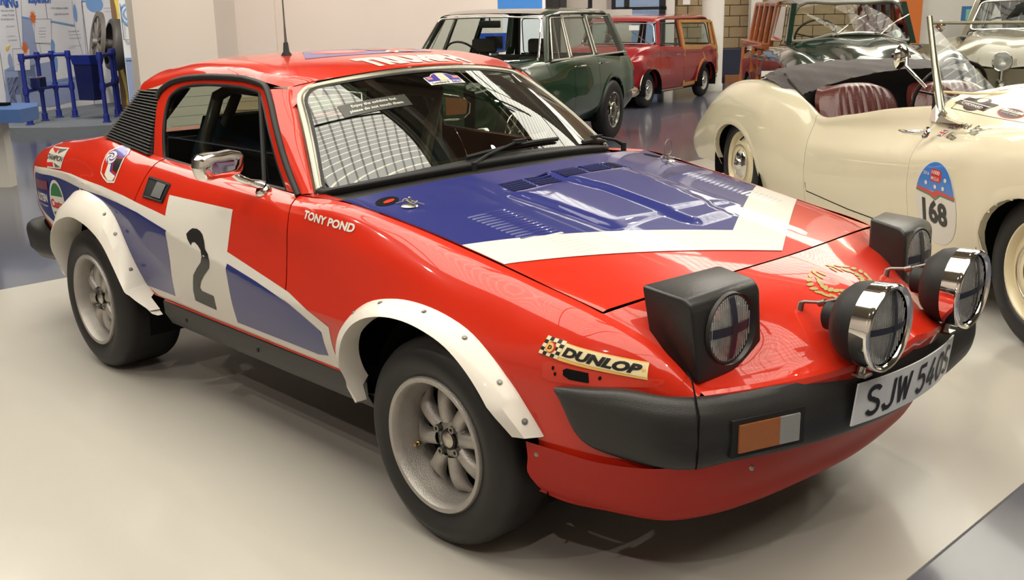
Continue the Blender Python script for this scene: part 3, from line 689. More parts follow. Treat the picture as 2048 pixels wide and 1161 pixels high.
# ---- nose panel between the bonnet and the bumper
ND = []
for i in range(25):
    s = i/24; row = []
    for j in range(61):
        q = -1+2*j/60
        w0, w1 = .663, .60
        xr = .446+.104*(1-q*q); xf = .69+.215*(1-abs(q)**1.9)
        x = xr+(xf-xr)*s
        w = w0+(.630-w0)*sm(s*1.6) if s < .625 else .630+(w1-.630)*sm((s-.625)/.375)
        y = q*w
        zr = .716+.164*(.446-xr)+.06*(1-abs(q)**2.4); zf = .562+.052*(1-abs(q)**.75)
        z = zr+(zf-zr)*s+.021*math.sin(PI*s)*(1-q*q)-.046*math.exp(-((abs(y)-.46)/.115)**2)*sm((s-.3)/.4)*sm((1-s)/.12)
        row.append(Vector((x, y, z)))
    ND.append(row)
panel('nose_panel', ND, RED, CAR, 'a', gap=.003)
# rounded lip under the nose edge
LD = []
for k, (dx, dz, sc) in enumerate(((0, 0, 1), (.012, -.006, 1.0), (.016, -.02, 1.0), (.008, -.045, .995), (-.03, -.06, .99))):
    LD.append([Vector((p.x+dx, p.y*sc, p.z+dz)) for p in ND[-1]])
panel('nose_lip', LD, RED, CAR)
NS = Surf([ND, LD])
SS = Surf([SD])
# ---- cowl, plenum, deck
def strip2(name, A, B, m, n=2, parent=CAR, flip=False):
    D = [[a.lerp(b, k/n) for k in range(n+1)] for a, b in zip(A, B)]; return panel(name, D, m, parent, flip=flip)
def gcurve(f, n=40): return [Vector(f(-1+2*k/n)) for k in range(n+1)]
gbase = gcurve(lambda q: (-.70+.185*(1-abs(q)**2.0), q*.69, .874+.052*(1-abs(q)**2)))
hrear = [p+Vector((-.002, 0, -.02)) for p in [Vector((-.545+.135*(1-(-1+2*k/40)**2), (-1+2*k/40)*.70, HZ(-.41, (-1+2*k/40)*.66)-.02*(abs(-1+2*k/40)**2))) for k in range(41)]]
strip2('scuttle', [p+Vector((-.02, 0, -.012)) for p in gbase], [p+Vector((.03, 0, -.012)) for p in hrear], BLK, 4)
for s in (-1, 1):   # cowl corner between pillar and bonnet
    mk('cowl_corner', [(-.765, s*.716, .8685), (-.72, s*.69, .874), (-.70, s*.665, .873), (-.53, s*.69, .874), (-.545, s*.72, .8785), (-.65, s*.722, .8755)],
       [(0, 1, 2, 3, 4, 5) if s > 0 else (5, 4, 3, 2, 1, 0)], RED, CAR)
rd = [[Vector((x, q*w, z-.0+.012*(1-q*q))) for q in [-1, -.6, -.2, .2, .6, 1]] for x, w, z in [(-2.86, .665, .85), (-2.76, .68, .872), (-2.5, .675, .905), (-2.2, .68, .94), (-2.05, .69, .93)]]
panel('boot_lid', dense(rd, 5, 3), RED, CAR, 'a', flip=True)
tl = [[Vector((x, q*w, z)) for q in [-1, -.5, 0, .5, 1]] for x, w, z in [(-2.86, .65, .85), (-2.95, .70, .79), (-2.965, .71, .74), (-2.945, .71, .58), (-2.80, .70, .44)]]
panel('tail_panel', dense(tl, 4, 3), RED, CAR)
for s in (-1, 1):
    strip2('tail_corner', [Vector((x, s*w, z)) for x, w, z in CC[0][::-1]], [Vector((x, s*w, z)) for x, w, z in [(-2.86,.65,.85),(-2.89,.67,.84),(-2.92,.69,.82),(-2.95,.70,.79),(-2.96,.705,.765),(-2.965,.71,.74),(-2.945,.71,.58),(-2.80,.70,.44)]], RED, 2)
# ---- roof
RR = []
for (x, zc, zs, ws) in [(-1.045,1.226,1.177,.545),(-1.12,1.241,1.186,.562),(-1.3,1.264,1.202,.570),(-1.55,1.270,1.204,.575),(-1.75,1.264,1.184,.583),(-1.90,1.246,1.152,.598),(-2.0,1.235,1.132,.606),(-2.06,1.215,1.118,.608)]:
    row = []
    for q in (-1, -.97, -.9, -.75, -.45, 0, .45, .75, .9, .97, 1):
        a = abs(q); f = (1-a*a) if x > -1.06 else (.45*(1-a*a)+.55*{1: 0., .97: .35, .9: .62, .75: .80, .45: .94, 0: 1.}[a]) if x > -1.15 else {1: 0., .97: .35, .9: .62, .75: .80, .45: .94, 0: 1.}[a]
        xo = .07*(1-a**2) if x > -1.06 else (.05*(1-a*a) if x > -1.15 else 0)
        if x < -2.0: xo = -.0*(1-a*a)
        row.append(Vector((x+xo-(.045*(a**6) if x > -1.06 else 0), q*ws, zs+(zc-zs)*f)))
    RR.append(row)
RD = dense(RR, 6, 4)
panel('roof', RD, RED, CAR, flip=True)
RS = Surf([RD])
strip2('roof_rear_edge', RD[-1], [p+Vector((.010, 0, -.022)) for p in RD[-1]], RED, 1)
# ---- greenhouse side plane
def gw(z): t = (z-.868)/(1.20-.868); return .712-.137*t+.012*math.sin(PI*max(0, min(1, t)))
DOORO = [(-.775,.872),(-.87,.955),(-.98,1.06),(-1.075,1.145),(-1.12,1.175),(-1.2,1.190),(-1.43,1.197),(-1.60,1.191),(-1.73,1.178),(-1.81,1.158),(-1.86,1.12),(-1.855,1.08),(-1.83,1.02),(-1.80,.95),(-1.785,.90)]
DOORI = [(-.85,.872),(-.93,.945),(-1.03,1.045),(-1.12,1.128),(-1.157,1.155),(-1.225,1.166),(-1.42,1.172),(-1.58,1.168),(-1.68,1.158),(-1.74,1.143),(-1.785,1.11),(-1.783,1.07),(-1.763,1.01),(-1.735,.95),(-1.705,.897)]
DO, DI = smooth_pts([(a, b, 0) for a, b in DOORO], 3), smooth_pts([(a, b, 0) for a, b in DOORI], 3)
for s in (-1, 1):
    G = lambda x, z, d=0: Vector((x, s*(gw(z)+d), z))
    # red frame of the door window
    A = [G(a[0], a[1]) for a in DO]; B = [G(a[0], a[1], -.004) for a in DI]
    rows = [[A[i]+Vector((0, -s*.012, 0)), A[i], A[i].lerp(B[i], .5)+Vector((0, s*.003, 0)), B[i], B[i]+Vector((0, -s*.012, 0))] for i in range(len(A))]
    panel('window_frame', rows, RED, CAR, flip=(s > 0), smooth=50)
    # black seal inside the frame and along the sill
    ring = [(x, z) for x, z, _ in DI]+[(-1.4, .884), (-1.1, .878)]
    mb = MB(); mb.tube([G(x, z, -.008) for x, z in ring]+[G(ring[0][0], ring[0][1], -.008)], .0065, 6); mb.out('window_seal', BLK2, CAR, 60)
    # door glass, quarter light split by a black bar
    Vg = [G(x, z, -.013) for x, z in ring]; mk('door_glass', Vg, [tuple(range(len(Vg)))], GLASS, CAR)
    mb = MB(); mb.tube([G(-.985, .875, -.006), G(-1.155, 1.155, -.006)], .008, 8); mb.out('quarter_light_bar', BLK2, CAR)
    # drip rail
    dr = [(x, z) for x, z, _ in DO][:-11]
    mb = MB(); P = [G(x, z+.004, .006) for x, z in dr]; P[0] = G(-.76, .866, .006); mb.tube(P, .0115, 8); mb.out('drip_rail', BLK2, CAR, 60)
    # roof rail filler between rail and roof
    # A pillar
    po = [G(-.765, .868, .0), G(-.86, .955, 0), G(-.96, 1.05, 0), G(-1.06, 1.14, 0), G(-1.10, 1.172, 0)]
    pi = [Vector((-.715, s*.692, .874)), Vector((-.795, s*.652, .947)), Vector((-.885, s*.605, 1.03)), Vector((-.985, s*.556, 1.115)), Vector((-1.04, s*.53, 1.165))]
    rows = [[po[i]+Vector((0, -s*.02, 0)), po[i], po[i].lerp(pi[i], .35)+Vector((.006, s*.006, .004)), pi[i], pi[i]+Vector((-.01, -s*.01, -.012))] for i in range(5)]
    panel('windscreen_pillar', dense(rows, 6, 3), RED, CAR, flip=(s < 0))
    # sill panel under the rear quarter glass: belt strip joining body top row to the glass plane
    bt = [Vector(p) if s < 0 else Vector((p.x, -p.y, p.z)) for p in [r[-1] for r in SD[4*NU:8*NU+1]]]
    strip2('belt_moulding', bt, [Vector((p.x, s*(gw(.88)-.02), p.z-.004)) for p in bt], RED, 1, flip=(s > 0))
    # rear buttress with louvres
    def L(u, v):   # u 0 front .. 1 rear, v 0 bottom .. 1 top
        bf, br, tf, tr = Vector((-1.775, s*.712, .90)), Vector((-2.215, s*.693, .936)), Vector((-1.865, s*.598, 1.133)), Vector((-2.045, s*.600, 1.132))
        return bf.lerp(br, u).lerp(tf.lerp(tr, u), v)
    panel('buttress', [[L(u/4, v/6)+Vector((0, -s*.012, 0)) for v in range(7)] for u in range(5)], BLK, CAR, flip=(s < 0))
    rows = [[L(1, v/4)+Vector((0, -s*.012*t/2 if 0 else 0, 0))+Vector((.10*t, -s*.16*t, -.0))*.5 for t in range(3)] for v in range(5)]
    panel('buttress_back', rows, BLK, CAR, flip=(s < 0))
    NL = 20
    for k in range(NL):
        v0, v1 = (k+.1)/NL, (k+1.0)/NL; ue = 1.02
        n = Vector((0, s*1., .45)).normalized()
        V = []
        for u in (0.03, .5, ue):
            a, b = L(u, v0), L(u, v1)
            V += [a-n*.012, a+n*.013, a.lerp(b, .35)+n*.012, b+n*.001, b-n*.012]
        F = []
        for i in range(2):
            for j in range(4): F.append((i*5+j, i*5+j+1, i*5+j+6, i*5+j+5))
        F += [(0, 4, 3, 2, 1), (10, 11, 12, 13, 14)]
        if s > 0: F = [f[::-1] for f in F]
        mk('buttress_louvre', V, F, BLK, CAR, 25)
# ---- windscreen
def wscr(q, t):
    a = abs(q)
    base = Vector((-.70+.185*(1-a**2.0), q*.690, .874+.052*(1-a**2)))
    top = Vector((-1.045+.075*(1-a**2), q*.527, 1.168+.050*(1-a**2)))
    return base.lerp(top, t)+Vector((.35, 0, .94)).normalized()*.022*math.sin(PI*t)*(1-.3*a)
WD = [[wscr(-1+2*j/40, i/16) for j in range(41)] for i in range(17)]
panel('windscreen_glass', WD, GLASSW, CAR, flip=True, smooth=180)
WS = Surf([WD])
rp = []   # rounded outline in (q,t)
for cx, cy, rx, ry, a0 in ((.90, .84, .10, .16, 0), (-.90, .84, .10, .16, 90), (-.97, .04, .03, .04, 180), (.97, .04, .03, .04, 270)):
    for k in range(7):
        a = rad(a0+15*k); rp.append((cx+rx*math.cos(a), cy+ry*math.sin(a)))
def subdiv_loop(P, n=6):
    out = []
    for i in range(len(P)):
        a, b = P[i], P[(i+1) % len(P)]; m = max(1, int(max(abs(a[0]-b[0]), abs(a[1]-b[1]))/.08))
        for k in range(m): out.append((a[0]+(b[0]-a[0])*k/m, a[1]+(b[1]-a[1])*k/m))
    return out
rl = subdiv_loop(rp)
rows = []
for q, t in rl+[rl[0]]:
    p = wscr(q, t); qc, tc = q*.955, .5+(t-.5)*.93; pin = wscr(qc, tc); n = Vector((.5, 0, .86))
    d = (p-pin).normalized()
    o = p+d*.006
    rows.append([o-n*.012, o+n*.004, o-d*.008+n*.009, o-d*.024+n*.006, o-d*.028+n*.001])
lowi = [i for i in range(len(rl)) if rl[i][1] < .03]
top_ = [i for i in range(lowi[-1], len(rl)+lowi[0]+1)] if False else None
n_ = len(rl); start = max(lowi); seq = [(start+k) % n_ for k in range(n_+1)]
cutk = next(k for k in range(1, n_) if seq[k] in lowi)
panel('windscreen_trim', [rows[i] for i in seq[:cutk+1]], TRIMW, CAR, smooth=60); panel('windscreen_base_seal', [rows[i] for i in seq[cutk:]], BLK2, CAR, smooth=60)
rows2 = [[r[-1]+Vector((.001, 0, .001)), r[-1]+(r[-1]-r[1]).normalized()*.010+Vector((.0015, 0, .0015))] for r in rows]
panel('windscreen_seal', rows2, BLK2, CAR, smooth=60)
hdr = RD[0]; wt = [wscr(p.y/.545, 1.03)+Vector((.002, 0, .006)) for p in hdr]
strip2('roof_header', hdr, wt, RED, 2)
for s in (-1, 1):   # red corner fillets outside the rounded trim
    Vf = [wscr(s*1.04, 1.04), wscr(s*.84, 1.03)]+[wscr(s*(.90+.10*math.cos(rad(90-15*k))), .84+.16*math.sin(rad(90-15*k))) for k in range(7)]+[wscr(s*1.035, .80)]
    Vf = [v+Vector((.001, 0, .004)) for v in Vf]
    mk('roof_corner', Vf, [tuple(range(len(Vf)))], RED, CAR)
# ---- rear window
V = [(-1.99, -.56, .95), (-1.99, .56, .95), (-2.02, .50, 1.175), (-2.02, -.50, 1.175)]
mk('rear_glass', V, [(0, 1, 2, 3)], GLASS, CAR)
mb = MB(); mb.tube([V[0], V[1], V[2], V[3], V[0]], .014, 6); mb.out('rear_glass_frame', BLK2, CAR)
for k in range(5):
    z = .98+.038*k; mb = MB(); mb.tube([(-1.992, -.52, z), (-1.992, .52, z)], .0006, 4); mb.out('heater_wire', DARK, CAR)
# ---- underbody, wheel wells
mb = MB(); mb.box((-1.1, 0, .42), (3.3, 1.22, .22)); mb.box((-.95, 0, .36), (1.15, 1.52, .08)); mb.box((-2.62, 0, .5), (.5, 1.3, .3)); mb.out('underbody', DARK, CAR)
mb = MB(); mb.box((-.0, 0, .56), (.78, 1.10, .20)); mb.box((.52, 0, .50), (.30, 1.10, .16)); mb.out('engine_bay', DARK, CAR)
for s in (-1, 1):
    for cx, R, top in ((0, .355, .045), (-2.12, .37, .0)):
        mb = MB(); M = frame((cx, s*.50, .30), (1, 0, 0), (0, 0, 1), (0, -s, 0) if s > 0 else (0, 1, 0))
        M = frame((cx, s*.50, .30), (1, 0, 0), (0, 0, 1), (0, 1, 0))
        h = (.305-top)*s
        mb.lathe([(0.0, 0), (R, 0), (R, h)], M, 28, -.25, PI+.25); mb.out('wheel_well', DARK, CAR, 60)
# ---- wheel arch flares
RIV = mat('rivet_grey', (.20, .19, .17), .4, .6)
def flare(att, lip, yb, yl, s, nm):
    A = smooth_pts([(x, z, 0) for x, z in att], 4); B = smooth_pts([(x, z, 0) for x, z in lip], 4)
    n = len(A); rows = []
    for i in range(n):
        a, b = A[i], B[i]; e = min(i, n-1-i)/n; yy = yl-(yl-yb)*.6*max(0, 1-e*9)
        h = SS.hit(Vector((a[0], -2, a[1])), Vector((0, 1, 0))); ya = -h[0].y if h else yb
        m1 = (a[0]*.97+b[0]*.03, a[1]*.97+b[1]*.03); m2 = (a[0]*.55+b[0]*.45, a[1]*.55+b[1]*.45)
        rows.append([Vector((a[0], s*(ya-.012), a[1])), Vector((a[0], s*(ya+.006), a[1])), Vector((m1[0], s*(ya+.010), m1[1])),
                     Vector((m2[0], s*(ya+(yy-ya)*.62+.008), m2[1])), Vector((b[0]*.93+a[0]*.07, s*(yy-.002), b[1]*.93+a[1]*.07)), Vector((b[0], s*yy, b[1])), Vector((b[0], s*(yy-.008), b[1]-.002)),
                     Vector((b[0], s*(ya-.012), b[1]-.003))])
    o = panel(nm, rows, WHT, CAR, flip=(s > 0), smooth=28)
    return rows
FLIP = [(-.318,.338),(-.345,.42),(-.345,.47),(-.325,.53),(-.28,.58),(-.23,.61),(-.14,.637),(-.043,.645),(.04,.636),(.125,.612),(.192,.572),(.25,.52),(.295,.465),(.325,.42)]
RLIP = [(-2.40,.34),(-2.42,.44),(-2.40,.53),(-2.34,.59),(-2.24,.63),(-2.14,.645),(-2.06,.638),(-1.98,.62),(-1.88,.575),(-1.80,.50),(-1.735,.43),(-1.705,.40),(-1.62,.352)]
for s in (-1, 1):
    ra = flare(FARCH, FLIP, .83, .888, s, 'front_wheel_flare'); rb = flare(RARCH, RLIP, .83, .905, s, 'rear_wheel_flare')
    for rows, ks in ((ra, (17, 23, 30, 36, 43, 49)), (rb, (6, 13, 30, 34, 39, 45))):
        for k in ks:
            if k >= len(rows): continue
            p = rows[k][2].lerp(rows[k][3], .35); n = (rows[k][3]-rows[k][2]).cross(rows[k+1][2]-rows[k][2]).normalized() if k+1 < len(rows) else Vector((0, s, 0))
            if n.y*s < 0: n = -n
            mb = MB(); mb.lathe([(0, .004), (.0045, .0035), (.006, .0005), (.0085, .0005), (.0085, -.002)], axis_frame(p, n), 10); mb.out('rivet', RIV, CAR)
# ---- black sills
for s in (-1, 1):
    sec = [(.795, .386), (.802, .375), (.800, .33), (.775, .285), (.70, .275)]
    rows = [[Vector((x, s*w, z+dz)) for w, z in sec] for x, dz in ((-1.62, -.0), (-1.2, .0), (-.8, .0), (-.335, .004))]
    panel('sill_cover', rows, BLK, CAR, flip=(s > 0))
    mb = MB(); mb.tube([(-1.60, s*.802, .384), (-.34, s*.804, .384)], .0028, 6); mb.out('sill_seam', RED, CAR)
    for x in (-1.45, -.95, -.42):
        mb = MB(); mb.lathe([(0, .002), (.007, .002), (.007, -.004)], axis_frame((x, s*.801, .335), (0, s, 0)), 10); mb.out('sill_plug', BLK2, CAR)
# ---- wheels
def wheel(parent_name, c, s, w, R, rr, d=.072):
    """s -1 right side: the outer face looks along -y"""
    t = bpy.data.objects.new(parent_name, None); COL.objects.link(t); t.parent = CAR; t.location = c; t.empty_display_size = .1
    M = frame((0, 0, 0), (1, 0, 0), (0, 0, 1), (0, s, 0))
    if s > 0: M = frame((0, 0, 0), (-1, 0, 0), (0, 0, 1), (0, 1, 0))
    h = w/2
    mb = MB(); mb.lathe([(rr+.002, h-.035), (rr+.006, h-.012), (rr+.03, h-.002), (rr+.055, h+.002), (R-.035, h-.006), (R-.014, h-.018), (R-.004, h-.036), (R, h-.06), (R, 0), (R, -h+.06), (R-.004, -h+.036), (R-.014, -h+.018), (rr+.05, -h), (rr, -h+.03)], M, 72)
    mb.out('tyre', TYRE, t, 50)
    mb = MB(); mb.lathe([(rr+.004, h-.030), (rr+.006, h-.010), (rr+.002, h-.003), (rr-.010, h-.004), (rr-.014, h-.010), (rr-.018, h-.030), (rr-.022, h-.060), (rr-.030, h-.085), (rr-.034, h-.15), (rr-.02, -h+.02)], M, 64)
    mb.out('rim', ALLOY, t, 40)
    z0 = h-d
    mb = MB(); mb.lathe([(0, z0+.004), (.052, z0+.004), (.062, z0-.004), (.066, z0-.05)], M, 32)
    mb.out('hub', ALLOY, t, 30)
    for k in range(8):
        a = 2*PI*k/8+.2
        e, f = Vector((math.cos(a), math.sin(a), 0)), Vector((-math.sin(a), math.cos(a), 0)); zz = Vector((0, 0, 1))
        rows = []
        for r, wd, dz, th in ((.050, .022, .000, .020), (.075, .021, .003, .020), (.105, .022, .003, .018), (.130, .027, -.004, .016), (rr-.032, .040, -.020, .012)):
            p = e*r; row = []
            for g, hh in ((-1, -1), (-1, -.2), (-.72, .55), (0, .8), (.72, .55), (1, -.2), (1, -1)):
                row.append(M @ (p+f*g*wd+zz*(z0+dz+hh*th)))
            rows.append(row)
        panel('spoke', dense(rows, 3, 2), ALLOY, t, smooth=60, flip=True)
    mb = MB(); mb.lathe([(0, z0-.045), (rr-.03, z0-.05)], M, 24); mb.out('brake_backing', DARK, t)
    mb = MB(); mb.lathe([(0, z0+.020), (.016, z0+.019), (.023, z0+.014), (.025, z0+.004)], M, 24); mb.out('hub_cap', CHR2, t)
    mb = MB(); mb.lathe([(.024, z0+.012), (.029, z0+.012), (.031, z0+.003)], M, 24); mb.out('hub_ring', BLK2, t)
    for k in range(4):
        a = PI/4+PI/2*k+.2; o = M @ Vector((.045*math.cos(a), .045*math.sin(a), z0+.002)); ax = Vector((0, s, 0))
        mb = MB(); mb.lathe([(0, .013), (.005, .013), (.0055, .020), (.0105, .020), (.0125, .004), (.016, .002), (.016, 0)], axis_frame(o, ax), 12); mb.out('wheel_nut', mat_nut, t)
    a = PI*1.12; o = M @ Vector(((rr-.028)*math.cos(a), (rr-.028)*math.sin(a), h-.075)); mb = MB()
    mb.lathe([(0, .03), (.004, .03), (.004, .012), (.007, .010), (.007, 0)], axis_frame(o, (M.to_3x3() @ Vector((-math.cos(a)*.6, -math.sin(a)*.6, 1)))), 8); mb.out('valve', mat('brass', (.45, .30, .12), .3, 1.), t)
    return t
mat_nut = mat('nut_steel', (.25, .24, .22), .35, .9)
RF = .292
wheel('front_wheel', (-.002, -.742, RF), -1, .20, RF, .186); wheel('front_wheel', (-.002, .742, RF), 1, .20, RF, .186)
wheel('rear_wheel', (-2.148, -.730, RF), -1, .27, RF, .184, .05); wheel('rear_wheel', (-2.148, .730, RF), 1, .27, RF, .184)
# ---- bumpers
def sweep(path, sec, nm, m, flip=False, n=5, smooth=50, sg=1):
    """path (x,y) leading face from the right to the left end; sec list per path point of (depth inward, z)"""
    rows = []
    for i, (x, y) in enumerate(path):
        a = Vector(path[max(i-1, 0)]); b = Vector(path[min(i+1, len(path)-1)]); t = (b-a).normalized(); nn = Vector((t.y, -t.x))
        rows.append([Vector((x-sg*nn.x*d, y-sg*nn.y*d, z)) for d, z in sec[i]])
    D = dense(rows, n, 4, cv=(2,))
    return panel(nm, D, m, CAR, flip=flip, smooth=smooth)
bp = [(.425,-.812),(.50,-.800),(.60,-.772),(.685,-.728),(.735,-.67),(.775,-.58),(.835,-.42),(.885,-.22),(.905,0)]
bs = [[(.01,.562),(.005,.561),(0,.557),(.003,.552),(.01,.550),(.015,.549)],
      [(.03,.570),(.012,.566),(0,.54),(.0,.475),(.006,.445),(.03,.44)],
      [(.055,.574),(.022,.576),(0,.545),(.0,.45),(.012,.418),(.06,.415)],
      [(.055,.566),(.03,.572),(0,.535),(.0,.44),(.014,.405),(.08,.40)],
      [(.06,.560),(.032,.566),(0,.528),(.0,.435),(.014,.40),(.08,.395)],
      [(.05,.556),(.03,.562),(0,.522),(0,.435),(.014,.402),(.08,.395)],
      [(.045,.560),(.03,.566),(0,.526),(0,.435),(.014,.40),(.08,.395)],
      [(.045,.576),(.03,.582),(0,.534),(0,.435),(.014,.40),(.08,.395)], [(.04,.586),(.025,.592),(0,.54),(0,.435),(.014,.40),(.08,.395)]]
full = bp+[(x+.06*sm((-y-.27)/.3)*sm((.82+y)/.2), -y) for x, y in bp[-2::-1]]; fs = bs+bs[-2::-1]
sweep(full, fs, 'front_bumper', BLK, smooth=32)
# inner closing skin + end seam
for s in (-1, 1):
    P = [(.64, .605), (.70, .602), (.752, .55), (.770, .52), (.772, .44), (.755, .402)]
    Y = [-.59, -.615, -.648, -.66, -.66, -.65]
    mb = MB(); 
    a = Vector((.735, -.67)); pts = [(.655, -.605, .603), (.695, -.640, .601), (.7375, -.669, .536), (.738, -.6705, .435), (.727, -.66, .401)]
    mb.tube([(x, -s*y, z) for x, y, z in pts], .0022, 5); mb.out('bumper_seam', DARK, CAR)
rb = [(-2.60,-.785),(-2.80,-.79),(-2.96,-.785),(-3.08,-.76),(-3.13,-.69),(-3.15,-.3),(-3.15,0)]
rsx = [[(.01,.45),(0,.42),(0,.39),(.01,.37)], [(.02,.49),(0,.45),(0,.37),(.015,.345)], [(.06,.505),(0,.47),(0,.365),(.02,.335)], [(.10,.51),(0,.475),(0,.37),(.03,.335)], [(.12,.51),(0,.475),(0,.37),(.03,.335)], [(.14,.51),(0,.475),(0,.37),(.03,.335)], [(.14,.51),(0,.475),(0,.37),(.03,.335)]]
sweep(rb+[(x, -y) for x, y in rb[-2::-1]], rsx+rsx[-2::-1], 'rear_bumper', BLK, flip=True, smooth=60, sg=-1)
# ---- front air dam
def dampath(t):   # t -1..1
    pass
dt = [(.33,-.812,.398),(.42,-.808,.402),(.55,-.788,.402),(.66,-.735,.405),(.735,-.635,.405),(.78,-.5,.40),(.82,-.3,.41),(.84,0,.41)]
dm = [(.322,-.80,.31),(.36,-.785,.30),(.50,-.75,.285),(.62,-.68,.275),(.69,-.58,.275),(.735,-.45,.28),(.77,-.25,.285),(.785,0,.285)]
db = [(.325,-.762,.245),(.39,-.735,.228),(.48,-.68,.215),(.60,-.60,.202),(.66,-.50,.202),(.70,-.38,.206),(.73,-.2,.21),(.745,0,.21)]
dc = [(.325,-.71,.238),(.39,-.69,.220),(.46,-.63,.207),(.57,-.55,.195),(.63,-.45,.195),(.67,-.34,.199),(.70,-.18,.203),(.71,0,.203)]
def mfull(L): L = [Vector(p) for p in L]; return L+[Vector((p.x, -p.y, p.z)) for p in L[-2::-1]]
T, Mi, B, Cc = mfull(dt), mfull(dm), mfull(db), mfull(dc)
rows = [[T[i], T[i].lerp(Mi[i], .5)+Vector((.004, 0, 0)), Mi[i], Mi[i].lerp(B[i], .6)+Vector((.012, 0, -.004)), B[i]+Vector((.006, 0, .006)), B[i], Cc[i]] for i in range(len(T))]
panel('air_dam', dense(rows, 5, 3), mat('dam_red', (.40, .018, .010), .45, 0, 0, .25), CAR, smooth=50)
for p in ((.36, -.805, .37), (.785, -.52, .375)):
    mb = MB(); mb.lathe([(0, .003), (.006, .002), (.006, -.004)], axis_frame(p, (.4, -1, 0)), 8); mb.out('screw', mat_nut, CAR)
# side closing between nose side and bumper: recessed panel with marker hole
# ---- pop-up headlamp pods
PODM = mat('pod_plastic', (.018, .017, .016), .30, bump=.08, bscale=300)
LENS = mat('lens_glass', (.75, .74, .68), .12, .0, 1., .8, trans=.0)
REFL = mat('reflector', (.92, .92, .90), .38, 1.)
TAPE = mat('black_tape', (.015, .017, .03), .45)
def ribbed_lens(name, parent, M, R, bulge=.014, nr=22, m=None):
    """convex headlamp glass with vertical ribs, local z outward"""
    n = 48; V = [M @ Vector((0, 0, bulge))]; F = []
    for j in range(1, 13):
        r = R*j/12
        for k in range(n):
            a = 2*PI*k/n; x, y = r*math.cos(a), r*math.sin(a)
            z = bulge*(1-(r/R)**2)+(.0016*math.cos(x/R*nr*PI/1.0) if j < 12 else 0)
            V.append(M @ Vector((x, y, z)))
    for k in range(n): F.append((0, 1+k, 1+(k+1) % n))
    for j in range(11):
        for k in range(n): F.append((1+j*n+k, 1+j*n+(k+1) % n, 1+(j+1)*n+(k+1) % n, 1+(j+1)*n+k)[::-1])
    return mk(name, V, F, m or LENSG, parent, 60)
LENSG = glassmat('headlamp_glass', (.97, .98, .97), .02, .16, 1.5)
def lamp_unit(parent, M, R, rim=None):
    """glass, reflector bowl and bulb; M local z outward, face at z 0"""
    mb = MB(); mb.lathe([(.012, -.055), (.03, -.052), (R*.6, -.038), (R*.85, -.018), (R, -.001)], M, 40); mb.out('reflector', REFL, parent, 180)
    mb = MB(); mb.lathe([(0, -.018), (.010, -.020), (.013, -.03), (.012, -.056)], M, 14); mb.out('bulb', CHR2, parent, 60)
    # fluted inner lens ribs, real bars behind the glass
    mb = MB()
    for k in range(-9, 10):
        x = R*k/10; h = math.sqrt(max(0, R*R*.93-x*x))
        if h > .01: mb.tube([M @ Vector((x, -h, .004)), M @ Vector((x, h, .004))], .0016, 4)
    mb.out('lens_flutes', LENS2, parent, 60)
    ribbed_lens('lens', parent, M, R*.985)
LENS2 = glassmat('flute_glass', (.95, .96, .95), .1, .35, 1.5)
def tape(parent, M, R, wv=.020, rot=0., vert=True, hor=True, off=.0):
    for on, ax in ((hor, 0), (vert, 1)):
        if not on: continue
        V = []; F = []
        for i in range(13):
            u = -R*.97+2*R*.97*i/12
            for sgn in (-1, 1):
                v = sgn*wv/2+off*(1 if ax else 0)
                x, y = (u, v) if ax == 0 else (v, u)
                c, s_ = math.cos(rot), math.sin(rot); x, y = x*c-y*s_, x*s_+y*c
                r2 = min(1, (x*x+y*y)/R/R); V.append(M @ Vector((x, y, .014*(1-r2)+.0025+ax*.0006)))
        for i in range(12): F.append((2*i, 2*i+1, 2*i+3, 2*i+2))
        mk('tape_strip', V, F, TAPE, parent, 60)
